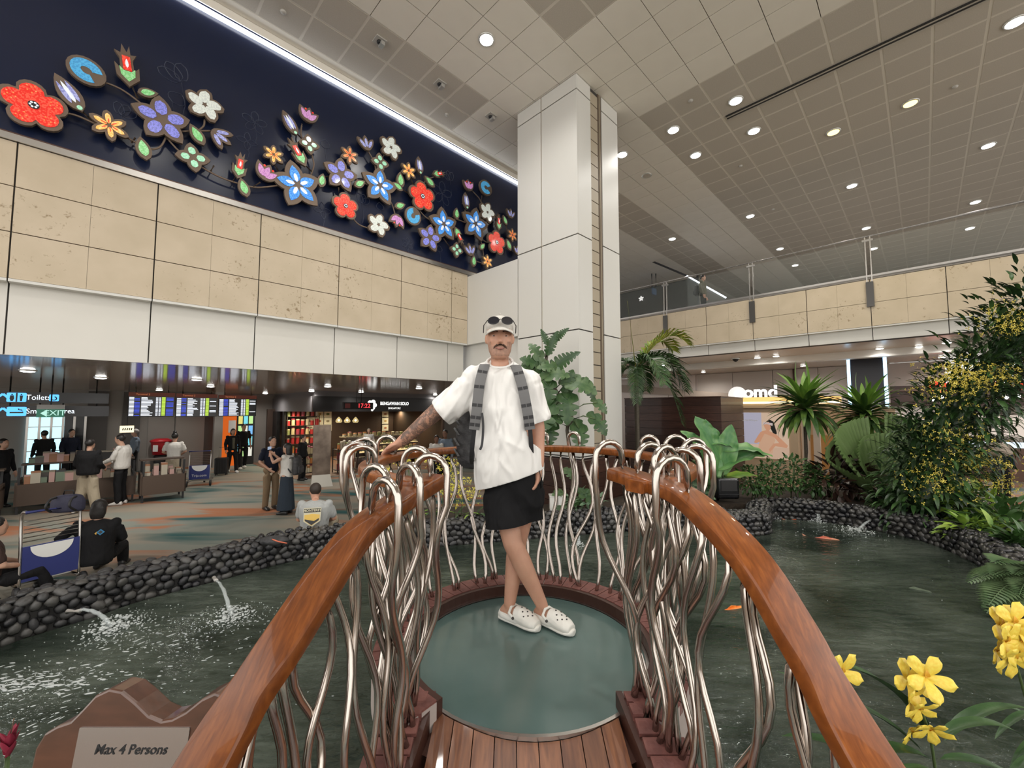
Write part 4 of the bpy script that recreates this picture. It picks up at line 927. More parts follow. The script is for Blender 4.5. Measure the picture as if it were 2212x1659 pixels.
# slanted hem: cut the shirt along a tilted plane and flatten sleeve mouths
bm = bmesh.new(); bm.from_mesh(tee.data)
def cut(co, no):
    g = bm.verts[:] + bm.edges[:] + bm.faces[:]; bmesh.ops.bisect_plane(bm, geom=g, plane_co=co, plane_no=no, clear_outer=True)
cut(V3(-0.05, 2.6, 1.86), V3(0.30, 0, -1).normalized())
bm.to_mesh(tee.data); bm.free()
def cut_limb(o, co, no, rad):
    bm = bmesh.new(); bm.from_mesh(o.data); no = no.normalized()
    fs = [f for f in bm.faces if (f.calc_center_median() - co).length < rad]; g = list({v for f in fs for v in f.verts}) + list({e for f in fs for e in f.edges}) + fs
    bmesh.ops.bisect_plane(bm, geom=g, plane_co=co, plane_no=no, clear_outer=True); bm.to_mesh(o.data); bm.free()
cut_limb(tee, V3(-0.455, 2.63, 2.28), V3(-0.8, 0, -0.62), 0.2); cut_limb(tee, V3(0.16, 2.65, 2.215), V3(0.3, 0, -1), 0.17)
sd_ = tee.modifiers.new('s', 'SOLIDIFY'); sd_.thickness = 0.004
hold(MB().tube([V3(-0.078 + 0.083 * math.cos(a), 2.632 + 0.068 * math.sin(a), 2.604 + 0.044 * math.sin(a)) for a in [i * math.pi / 12 for i in range(25)]], 0.009, 8).build('collar', M_TEE, None, True), man)
# shorts
M_SHORT = cloth_mat('black_shorts_nylon', (0.010, 0.010, 0.011), None, 0.5, 8.0)
so_ = MB(); so_.loft([(V3(0.012, 2.62, 1.62), 0.15, 0.11, X, Fy), (V3(0.012, 2.615, 1.72), 0.185, 0.13, X, Fy), (V3(0.008, 2.61, 1.84), 0.182, 0.128, X, Fy), (V3(0.005, 2.61, 1.95), 0.165, 0.115, X, Fy)])
limb(so_, [V3(-0.07, 2.6, 1.84), V3(-0.05, 2.575, 1.70), V3(-0.025, 2.545, 1.575)], [0.115, 0.122, 0.13], 3, 16)
limb(so_, [V3(0.095, 2.63, 1.84), V3(0.095, 2.645, 1.72), V3(0.085, 2.66, 1.60)], [0.108, 0.108, 0.108], 3, 16)
shorts = hold(baked(so_, 'shorts', M_SHORT, None, 0.009, 8), man)
folds(shorts, 0.010, seed=3.0); cut_limb(shorts, V3(-0.022, 2.545, 1.60), V3(0.12, -0.1, -1), 0.24); cut_limb(shorts, V3(0.1, 2.66, 1.60), V3(0, 0, -1), 0.13)
hold(MB().tube([V3(0.165, 2.50 + 0.02, 1.93), V3(0.178, 2.53, 1.88), V3(0.178, 2.56, 1.82)], 0.004, 6).build('pocket_seam', M_BLACK, None, True), man)
# clogs
M_CLOG = mat('white_foam_clog', (0.80, 0.79, 0.74), 0.55, col2=(0.74, 0.72, 0.66), scale=6); M_CLOGD = mat('clog_hole', (0.06, 0.055, 0.05), 0.8)
def clog(label, c, d):
    t = thing('clog', label, 'shoe', c); d = Vector((d.x, d.y, 0)).normalized(); Xc = Vector((d.y, -d.x, 0))
    def P(a, x, z): return d * a + Xc * x + Z3 * z
    s = MB(); s.loft([(P(a, 0, 0.019), w, 0.019, Xc, Z3) for a, w in ((-0.135, 0.02), (-0.125, 0.038), (-0.08, 0.045), (0.0, 0.047), (0.08, 0.056), (0.12, 0.052), (0.145, 0.036), (0.155, 0.015))])
    baked(s, 'sole', M_CLOG, t, 0.006, 2)
    u = MB(); u.loft([(P(a, 0, z), w, h, Xc, Z3) for a, w, z, h in ((-0.01, 0.050, 0.056, 0.052), (0.03, 0.053, 0.054, 0.052), (0.07, 0.056, 0.047, 0.046), (0.11, 0.053, 0.04, 0.037), (0.14, 0.037, 0.032, 0.026))])
    u.loft([(P(a, 0, 0.034), w, 0.032, Xc, Z3) for a, w in ((-0.13, 0.03), (-0.1, 0.043), (-0.05, 0.047), (0.02, 0.05))])
    baked(u, 'upper', M_CLOG, t, 0.006, 2)
    MB().tube([P(0.0, -0.05, 0.055), P(-0.03, -0.049, 0.075), P(-0.035, -0.02, 0.098), P(-0.035, 0.02, 0.098), P(-0.03, 0.049, 0.075), P(0.0, 0.05, 0.055)], 0.0085, 8).build('heel_strap', M_CLOG, t, True)
    for q in (-1, 1): MB().ell(P(0.0, q * 0.052, 0.055), (0.009, 0.009, 0.009), 10, 6).build('strap_rivet', M_CLOGD, t, True)
    for a, x in ((0.03, 0.0), (0.05, 0.022), (0.05, -0.022), (0.07, 0.0), (0.088, 0.022), (0.088, -0.022), (0.105, 0.0), (0.068, 0.038), (0.068, -0.038)):
        z = 0.054 + 0.052 * math.sqrt(max(0, 1 - (x / 0.055) ** 2)) - max(0, a - 0.03) * 0.36
        MB().ell(P(a, x, z), (0.0055, 0.0055, 0.004), 8, 4).build('vent_hole', M_CLOGD, t, True)
    return t
clog('white foam clog on the man\'s front foot, toe nearer the right railing', V3(0.235, 2.51, DZ), V3(0.62, -0.55, 0))
clog('white foam clog on the man\'s rear foot, behind the other clog', V3(0.035, 2.545, DZ), V3(0.68, -0.5, 0))
# backpack
M_PACK = mat('black_pack_fabric', (0.022, 0.022, 0.024), 0.6, bump=0.8, bscale=25, col2=(0.05, 0.05, 0.052), scale=18)
M_STRAPG = mat('grey_webbing', (0.13, 0.13, 0.13), 0.7); M_STRAPB = mat('black_webbing', (0.018, 0.018, 0.02), 0.6)
pk = thing('backpack', 'black quilted backpack worn by the man on the bridge', 'backpack', (-0.12, 2.83, 1.88))
pb = MB(); pb.loft([(V3(-0.18, 2.85, 1.90), 0.155, 0.08, X, Fy), (V3(-0.19, 2.85, 1.95), 0.19, 0.11, X, Fy), (V3(-0.19, 2.86, 2.15), 0.20, 0.12, X, Fy), (V3(-0.17, 2.85, 2.32), 0.18, 0.105, X, Fy), (V3(-0.14, 2.84, 2.45), 0.12, 0.06, X, Fy)])
hold(baked(pb, 'pack_body', M_PACK, None, 0.012, 4), pk)
for q in range(5): hold(MB().tube([V3(-0.355, 2.76, 1.99 + 0.07 * q), V3(-0.392, 2.83, 2.03 + 0.07 * q), V3(-0.37, 2.92, 1.99 + 0.07 * q)], 0.008, 6).build('bungee_cord', M_STRAPG, None, True), pk)
def strap(pts, w, th_, name, m):
    pts = spline(pts, 6); mb = MB(); vs = []
    for i, p in enumerate(pts):
        d = (pts[min(i + 1, len(pts) - 1)] - pts[max(i - 1, 0)]).normalized(); s_ = V3(1, 0, 0); s_ = (s_ - d * s_.dot(d)).normalized(); n_ = d.cross(s_)
        vs += [p - s_ * w / 2 - n_ * th_, p + s_ * w / 2 - n_ * th_, p + s_ * w / 2 + n_ * th_, p - s_ * w / 2 + n_ * th_]
    k = len(pts); fs = [(i * 4 + j, i * 4 + (j + 1) % 4, i * 4 + 4 + (j + 1) % 4, i * 4 + 4 + j) for i in range(k - 1) for j in range(4)] + [(3, 2, 1, 0), tuple(k * 4 - 4 + j for j in range(4))]
    return hold(mb.add(vs, fs).build(name, m, None, fix=True), pk), pts
for sx, top, pl_ in ((-1, V3(-0.178, 2.72, 2.565), [V3(-0.172, 2.575, 2.575), V3(-0.195, 2.495, 2.46), V3(-0.21, 2.465, 2.30), V3(-0.225, 2.465, 2.18), V3(-0.245, 2.52, 2.02), V3(-0.255, 2.68, 1.95)]), (1, V3(0.025, 2.72, 2.56), [V3(0.025, 2.58, 2.57), V3(0.06, 2.50, 2.45), V3(0.09, 2.475, 2.30), V3(0.108, 2.48, 2.18), V3(0.12, 2.53, 2.02), V3(0.12, 2.68, 1.95)])):
    _, ps = strap([top] + pl_[:4], 0.062, 0.007, 'shoulder_strap', M_STRAPG)
    strap(pl_[3:], 0.026, 0.003, 'lower_strap', M_STRAPB)
    for j in (9, 13, 17, 20, 22):
        p = ps[j]; d = (ps[j + 1] - ps[j]).normalized(); s_ = V3(1, 0, 0); s_ = (s_ - d * s_.dot(d)).normalized()
        for h_ in (-0.016, 0.016):
            hold(MB().box(p + s_ * h_ + d.cross(s_) * -0.002, (0.027, 0.02, 0.02), mtx=Matrix((s_, d, d.cross(s_))).transposed()).build('strap_loop', M_STRAPB, None), pk)
strap([V3(-0.178, 2.452, 2.28), V3(-0.17, 2.44, 2.2), V3(-0.175, 2.425, 2.1), V3(-0.187, 2.42, 2.065)], 0.014, 0.002, 'loose_strap', M_STRAPB)
# ================================================================ floral wall sculpture on the navy panel
VA = VW - 0.07
art = thing('floral_wall_sculpture', 'wall sculpture of coloured glowing flowers on bronze stems across the navy panel', 'wall art', uv(2.5, VA, zs[0] + 0.3))
AO = Vector(art.location)
M_BRZ = mat('bronze_frame', (0.20, 0.145, 0.105), 0.5, 0.3, bump=0.4, bscale=120)
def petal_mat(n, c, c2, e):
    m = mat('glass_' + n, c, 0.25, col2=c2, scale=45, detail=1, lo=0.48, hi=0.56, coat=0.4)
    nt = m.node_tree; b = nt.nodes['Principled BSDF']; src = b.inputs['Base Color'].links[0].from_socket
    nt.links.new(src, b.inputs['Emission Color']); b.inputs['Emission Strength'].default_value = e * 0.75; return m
PM = dict(red=petal_mat('red', (0.75, 0.03, 0.02), (0.85, 0.10, 0.06), 0.55), purple=petal_mat('purple', (0.25, 0.26, 0.75), (0.16, 0.17, 0.5), 0.5), blue=petal_mat('blue', (0.05, 0.24, 0.75), (0.12, 0.42, 0.9), 0.5), sky=petal_mat('sky', (0.09, 0.42, 0.72), (0.06, 0.3, 0.6), 0.5),
          white=petal_mat('white', (0.72, 0.76, 0.70), (0.6, 0.64, 0.6), 0.45), yellow=petal_mat('yellow', (0.95, 0.5, 0.12), (1.0, 0.62, 0.25), 0.6), orange=petal_mat('orange', (0.8, 0.28, 0.08), (0.85, 0.4, 0.15), 0.4), mint=petal_mat('mint', (0.32, 0.7, 0.45), (0.45, 0.8, 0.6), 0.45), green=petal_mat('green', (0.22, 0.6, 0.22), (0.35, 0.7, 0.35), 0.42), pink=petal_mat('pink', (0.65, 0.33, 0.62), (0.5, 0.22, 0.5), 0.5), lav=petal_mat('lavender', (0.42, 0.44, 0.75), (0.25, 0.27, 0.6), 0.45), pale=petal_mat('pale', (0.75, 0.8, 0.85), (0.8, 0.85, 0.9), 0.6))
def rot2(p, a): c_, s_ = math.cos(a), math.sin(a); return (p[0] * c_ - p[1] * s_, p[0] * s_ + p[1] * c_)
def petal(L_, w, tip=0.5, base=0.0, n=7):
    """outline along +y from base to L_ ; tip 0 = pointed, 1 = blunt"""
    left = []
    for i in range(n + 1):
        t = i / n; prof = math.sin(math.pi * min(1, t ** 0.8)) ** (0.8 if tip < 0.4 else 0.5)
        if tip > 0.4 and t > 0.55: prof = max(prof, math.sqrt(max(0, 1 - ((t - 0.55) / 0.45) ** 2)))
        left.append((w * prof, base + (L_ - base) * t))
    return left + [(-x, y) for x, y in reversed(left[1:-1])]
def shrink(poly, f):
    cx = sum(p[0] for p in poly) / len(poly); cy = sum(p[1] for p in poly) / len(poly)
    return [(cx + (x - cx) * f, cy + (y - cy) * f) for x, y in poly]
def grow(poly, d):
    cx = sum(p[0] for p in poly) / len(poly); cy = sum(p[1] for p in poly) / len(poly); r = []
    for x, y in poly:
        l = math.hypot(x - cx, y - cy) or 1; r.append((x + (x - cx) / l * d, y + (y - cy) / l * d))
    return r
NA = -VX   # out of the wall
def place(mb, poly, c, s, a, off, t):
    pts = [rot2(p, a) for p in poly]; mb.prism([(p[0] * s, p[1] * s) for p in pts], c - AO + NA * off, UX, Z3, NA, t)
def circ(r, n=12): return [(r * math.cos(i * 2 * math.pi / n), r * math.sin(i * 2 * math.pi / n)) for i in range(n)]
FN = dict(red='hibiscus_flower', purple='star_flower', blue='lily_flower', white='frangipani_flower', yellow='six_petal_flower', orange='six_petal_flower', green4='four_petal_flower', leaf='leaf', bud='flower_bud', tulip='lotus_flower', rocket='pomegranate_flower', cee='heart_leaf', fan='fan_flower')
def art_flower(kind, px, py, rp, deg=0.0):
    c = at_v(px, py, VA); s = rp * (at_v(px, py - 10, VA) - c).length / 10; a = R(deg); outl = []; inner = []; cen = None
    if kind == 'red':
        o = [((0.62 + 0.30 * abs(math.cos(2.5 * t)) ** 0.7) * math.cos(t + math.pi / 2), (0.62 + 0.30 * abs(math.cos(2.5 * t)) ** 0.7) * math.sin(t + math.pi / 2)) for t in [i * 2 * math.pi / 40 for i in range(40)]]
        outl = [grow(o, 0.12)]; inner = [(shrink(o, 0.97), 'red')]; cen = [(circ(0.17), M_BLACK, 0.014)] + [([(x + 0.1 * math.cos(k_), y + 0.1 * math.sin(k_)) for x, y in circ(0.042, 6)], PM['pale'], 0.018) for k_ in [i * math.pi / 3 for i in range(6)]]
        cen += [([(x + rr * math.cos(k_), y + rr * math.sin(k_)) for x, y in circ(0.028, 5)], PM['orange'], 0.016) for i in range(5) for rr, dd in ((0.72, 0), (0.6, 0.2), (0.6, -0.2), (0.78, 0.14), (0.78, -0.14), (0.5, 0.0)) for k_ in [math.pi / 2 + i * 2 * math.pi / 5 + dd]]
    elif kind in ('purple', 'blue', 'white', 'yellow', 'orange'):
        n = 6 if kind in ('yellow', 'orange') else 5; tip = 0.0 if kind in ('purple', 'blue') else 1.0; w = {'purple': 0.3, 'blue': 0.3, 'white': 0.33, 'yellow': 0.2, 'orange': 0.2}[kind]
        for i in range(n):
            q = petal(1.0, w, tip, 0.05)
            if kind == 'white': q = [(x + 0.22 * (y ** 2), y * 0.95) for x, y in q]
            q = [rot2(p, i * 2 * math.pi / n) for p in q]; outl.append(grow(q, 0.09)); 
            qi = [rot2(p, i * 2 * math.pi / n) for p in (petal(0.84, w * 0.72, 1.0 if kind == 'purple' else tip, 0.2 if kind == 'purple' else 0.12))]
            if kind == 'white': qi = [rot2((p[0] + 0.22 * p[1] ** 2 * 0.9, p[1]), i * 2 * math.pi / n) for p in petal(0.88, w * 0.84, tip, 0.1)]
            inner.append((qi, kind))
            if kind == 'blue': cen = (cen or []) + [([rot2(p, i * 2 * math.pi / n) for p in petal(0.5, 0.075, 1, 0.12, 5)], PM['pale'], 0.016)]
            if kind in ('yellow', 'orange'): cen = (cen or []) + [([rot2(p, i * 2 * math.pi / n) for p in petal(0.5, 0.03, 1, 0.12, 4)], PM['red'], 0.016)]
    elif kind == 'green4':
        for i in range(4):
            q = [rot2(p, i * math.pi / 2) for p in petal(1.0, 0.36, 0.0, 0.0, 6)]; outl.append(grow(q, 0.09)); inner.append(([rot2(p, i * math.pi / 2) for p in petal(0.75, 0.22, 1.0, 0.2, 6)], 'mint'))
    elif kind == 'leaf':
        q = [(x, y - 0.5) for x, y in petal(1.0 + 0.5, 0.45, 0.0, -0.3, 7)]; outl = [grow(q, 0.1)]; inner = [(shrink(q, 0.75), 'green')]; cen = [([(-0.03, -0.4), (0.03, -0.4), (0.015, 0.5), (-0.015, 0.5)], PM['green'], 0.014)]
    elif kind == 'bud':
        q = [(x, 0.9 - y) for x, y in petal(1.9, 0.42, 0.0, 0.0, 8)]; q = [(x, -y) for x, y in q]; outl = [grow(q, 0.09)]
        inner = [([(x * 0.28 + dx, y * 0.62 + 0.05) for x, y in q], nm_) for dx, nm_ in ((-0.2, 'lav'), (0, 'pale'), (0.2, 'lav'))] + [([(x, y - 0.78) for x, y in circ(0.13, 8)], 'mint')]
    elif kind == 'tulip':
        for d_, L_ in ((-38, 1.0), (38, 1.0), (0, 0.95), (-20, 0.8), (20, 0.8)):
            q = [rot2((x, y + 0.0), R(d_)) for x, y in petal(1.35 * L_, 0.33, 0.0, -0.1)]; q = [(x, y - 0.55) for x, y in q]; outl.append(grow(q, 0.07))
            if abs(d_) in (38, 0): inner.append((shrink(q, 0.68), 'pink'))
            else: inner.append(([(x + (0.32 if d_ < 0 else -0.32), y + 0.42) for x, y in circ(0.09, 6)], 'red'))
    elif kind == 'rocket':
        b_ = [(-0.24, -0.2), (0.24, -0.2), (0.20, 0.35), (0.36, 0.62), (0.14, 0.55), (0.16, 0.98), (0.04, 0.62), (-0.1, 0.98), (-0.14, 0.55), (-0.36, 0.62), (-0.2, 0.35)]
        cup = [(-0.42, 0.0), (-0.2, -0.25), (0.2, -0.25), (0.42, 0.0), (0.38, -0.55), (0.0, -0.98), (-0.38, -0.55)]
        outl = [grow(b_, 0.05), grow(cup, 0.05)]; inner = [([(-0.16, -0.25), (0.16, -0.25), (0.15, 0.45), (-0.15, 0.45)], 'red'), (shrink(cup, 0.7), 'green')]; cen = [(petal(0.3, 0.06, 0, -0.15, 5), PM['pale'], 0.016)]
    elif kind == 'cee':
        o = []; ii = []
        for i in range(25):
            t = R(-150 + 300 * i / 24 + 180 + 0); o.append((0.95 * math.cos(t), 0.85 * math.sin(t)))
        ii = [(0.3 * math.cos(R(30 + 300 - 300 * i / 14)) * 1.0 + 0.05, 0.26 * math.sin(R(30 + 300 - 300 * i / 14))) for i in range(15)]
        full = circ(1.0, 20); full = [(x * 0.95, y * 0.9) for x, y in full]; outl = [grow(full, 0.06)]
        k_ = []; n_ = 22
        for i in range(n_ + 1): t = R(35 + 290 * i / n_); k_.append((0.82 * math.cos(t), 0.76 * math.sin(t)))
        for i in range(n_ + 1): t = R(325 - 290 * i / n_); k_.append((0.3 * math.cos(t), 0.24 * math.sin(t)))
        inner = [(k_, 'sky')]
    elif kind == 'fan':
        for d_ in (-36, 0, 36):
            q = [rot2((x, y), R(d_)) for x, y in petal(1.5, 0.24, 1.0, 0.0)]; q = [(x, y - 0.7) for x, y in q]; outl.append(grow(q, 0.07)); inner.append(([(x, y + 0.02) for x, y in shrink(q, 0.62)], 'lav'))
    fr = MB()
    for i, q in enumerate(outl): place(fr, q, c, s, a, 0.0 + 0.001 * i, 0.05)
    fo = fr.build(FN[kind], M_BRZ, art)
    for i, (q, nm_) in enumerate(inner):
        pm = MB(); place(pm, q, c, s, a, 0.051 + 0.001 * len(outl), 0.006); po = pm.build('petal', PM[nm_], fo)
    if cen:
        ms = []; cm = MB()
        for q, m_, off in cen:
            if m_ not in ms: ms.append(m_)
            cm.mi = ms.index(m_); place(cm, q, c, s, a, 0.05 + off, 0.004)
        cm.build('flower_centre', ms, fo)
    # stand-off pin to the panel
    MB().tube([c - AO + NA * 0.005, c - AO - NA * 0.125], 0.012, 6).build('stand_off', M_BRZ, fo)
FL = [('red', 74, 232, 50, 8), ('bud', 150, 206, 36, 35), ('cee', 187, 157, 30, -25), ('rocket', 274, 146, 42, 8), ('leaf', 317, 204, 18, -65), ('purple', 350, 262, 46, 8), ('white', 441, 230, 33, 10), ('leaf', 426, 296, 22, 35), ('fan', 476, 299, 24, -115), ('yellow', 236, 275, 30, 10), ('leaf', 310, 326, 24, 15), ('green4', 416, 343, 28, 12), ('rocket', 517, 360, 29, -6), ('tulip', 574, 375, 26, -20), ('yellow', 589, 337, 20, 0), ('leaf', 526, 409, 20, 20),
      ('blue', 641, 402, 47, 18), ('bud', 625, 269, 24, 35), ('tulip', 664, 251, 22, -8), ('green4', 666, 314, 20, 10), ('rocket', 641, 331, 29, 35), ('purple', 734, 379, 34, 0), ('orange', 753, 338, 19, 0), ('leaf', 693, 393, 16, -8), ('leaf', 774, 399, 15, -50), ('red', 744, 447, 28, 5), ('fan', 789, 312, 19, 15), ('white', 842, 321, 25, 5), ('green4', 819, 353, 19, 8), ('blue', 818, 403, 38, 0), ('white', 815, 487, 25, 0), ('leaf', 861, 446, 14, -60), ('tulip', 856, 478, 20, 170), ('cee', 890, 468, 20, 60), ('leaf', 863, 392, 17, 5), ('leaf', 858, 405, 13, 70), ('yellow', 880, 371, 18, 0), ('bud', 904, 360, 18, 10), ('red', 910, 426, 32, 10), ('rocket', 946, 377, 17, -65), ('leaf', 927, 395, 15, 60),
      ('blue', 956, 486, 34, 10), ('purple', 926, 515, 28, -5), ('leaf', 984, 464, 13, 0), ('rocket', 989, 511, 20, -145), ('blue', 1024, 485, 34, -5), ('bud', 1005, 436, 17, 10), ('tulip', 1010, 402, 16, 10), ('cee', 1047, 407, 17, 0), ('white', 1050, 460, 22, 0), ('green4', 984, 541, 16, 0), ('fan', 1013, 541, 17, 15), ('leaf', 1039, 534, 11, -40), ('yellow', 1050, 566, 15, 0), ('leaf', 1021, 566, 13, 0), ('red', 1070, 525, 26, 0), ('rocket', 1075, 481, 18, 0), ('leaf', 1089, 478, 11, 30), ('fan', 1101, 463, 13, 0), ('orange', 1104, 509, 14, 0), ('leaf', 1097, 531, 13, 30), ('fan', 1115, 542, 12, 0)]
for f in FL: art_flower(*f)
STEMS = [[(-20, 185), (0, 197), (30, 214)], [(118, 243), (160, 248), (207, 268)], [(262, 290), (290, 306), (318, 322), (345, 318), (358, 298)], [(175, 238), (200, 262)], [(217, 175), (260, 192), (300, 220), (325, 243)], [(284, 184), (297, 212)], [(362, 300), (385, 325), (405, 340)], [(430, 358), (470, 380), (510, 395), (555, 405), (605, 400)], [(390, 284), (420, 283), (455, 283)], [(442, 258), (440, 272), (428, 282)], [(503, 392), (510, 380)], [(545, 405), (562, 394)], [(592, 355), (602, 370)], [(640, 287), (652, 300)], [(652, 268), (650, 290), (656, 303)], [(672, 330), (678, 355), (672, 378)], [(658, 356), (675, 372)], [(680, 384), (712, 381)], [(745, 365), (751, 352)], [(758, 380), (775, 390), (800, 402)], [(731, 405), (733, 425)], [(757, 465), (775, 485), (802, 495)], [(794, 325), (808, 350), (812, 372)], [(832, 332), (824, 345)], [(838, 425), (848, 445), (853, 462)], [(866, 408), (888, 421)], [(887, 385), (893, 400)], [(908, 376), (910, 400)], [(912, 400), (922, 388), (936, 383)], [(904, 452), (918, 468), (938, 480)], [(968, 478), (985, 474), (1008, 482)], [(938, 505), (945, 498)], [(958, 515), (975, 538)], [(1004, 453), (1010, 470)], [(1020, 412), (1036, 430), (1042, 445)], [(1041, 423), (1040, 445)], [(1030, 505), (1040, 525), (1045, 553)], [(1033, 508), (1048, 522), (1060, 523)], [(1018, 553), (1026, 563), (1040, 568)], [(1080, 523), (1100, 515)], [(1073, 495), (1071, 505)], [(1093, 488), (1098, 505)], [(284, 308), (292, 298)], [(455, 370), (462, 358)], [(768, 388), (770, 378)], [(1090, 528), (1082, 522)]]
for s_ in STEMS:
    pts = [at_v(x, y, VA + 0.005) - AO for x, y in s_]; pts = spline(pts, 5) if len(pts) > 2 else pts
    MB().tube(pts, 0.014, 6).build('stem', M_BRZ, art, True)
# faint etched flowers on the panel itself
M_ETCH = mat('etched_line', (0.035, 0.045, 0.085), 0.4)
for kind, px, py, rp, dg in [('fan', 392, 178, 40, 40), ('fan', 262, 250, 28, -20), ('white', 550, 265, 24, 0), ('green4', 534, 305, 20, 0), ('bud', 372, 222, 30, -30), ('cee', 702, 322, 20, 0), ('fan', 782, 440, 22, -10), ('bud', 822, 455, 17, 10), ('green4', 697, 455, 18, 10), ('white', 955, 418, 26, 0), ('yellow', 880, 527, 14, 0), ('bud', 950, 545, 14, 10), ('fan', 972, 390, 20, 20)]:
    c = at_v(px, py, VW + 0.057); s = rp * (at_v(px, py - 10, VW + 0.057) - c).length / 10; em = MB()
    n = {'white': 5, 'yellow': 6, 'green4': 4, 'fan': 3}.get(kind, 1)
    for i in range(n):
        q = petal(1.0, 0.28 if n > 1 else 0.5, 1.0 if kind in ('white', 'fan') else 0.0, 0.05); an = R(dg) + (R(-36 + 36 * i) if kind == 'fan' else i * 2 * math.pi / n)
        pts = [c + UX * rot2(p, an)[0] * s + Z3 * rot2(p, an)[1] * s for p in q]; em.tube(pts + pts[:1], 0.006, 5, False)
    em.tube([c, c - Z3 * s * 1.2 + UX * 0.2 * s, c - Z3 * s * 1.9 + UX * 0.1 * s], 0.006, 5)
    em.build('etched_flower', M_ETCH, wl)
# ================================================================ people in the hall
def cm(name, c, amp=0.4, sc=9.0):
    return MATS.get(name) or cloth_mat(name, c, None, amp, sc)
M_DENIM = cm('dark_denim', (0.03, 0.04, 0.055)); M_KHAKI = cm('khaki_cotton', (0.20, 0.14, 0.085)); M_NAVYC = cm('navy_cotton', (0.012, 0.015, 0.028)); M_BLKC = cm('black_cotton', (0.010, 0.010, 0.011)); M_WHTC = cm('white_cotton', (0.62, 0.60, 0.56)); M_GREYC = cm('grey_cotton', (0.38, 0.39, 0.38)); M_OLIVE = cm('olive_cotton', (0.11, 0.105, 0.075)); M_BEIGEC = cm('beige_cotton', (0.34, 0.29, 0.21)); M_BLUEC = cm('slate_cotton', (0.16, 0.20, 0.25))
M_SHOEW = mat('white_shoe', (0.6, 0.58, 0.55), 0.5); M_SHOEB = mat('black_shoe', (0.015, 0.015, 0.015), 0.4)
def base_pose(s):
    J = dict(head=V3(0, -0.02, 1.60), neck=V3(0, 0.01, 1.445), shR=V3(-0.18, 0.01, 1.40), shL=V3(0.18, 0.01, 1.40), elR=V3(-0.235, 0.03, 1.12), elL=V3(0.235, 0.03, 1.12), wrR=V3(-0.24, -0.06, 0.88), wrL=V3(0.24, -0.06, 0.88), hipR=V3(-0.085, 0.0, 0.93), hipL=V3(0.085, 0.0, 0.93), knR=V3(-0.10, -0.02, 0.51), knL=V3(0.10, -0.02, 0.51), anR=V3(-0.105, 0.02, 0.085), anL=V3(0.105, 0.02, 0.085))
    return {k: v * s for k, v in J.items()}
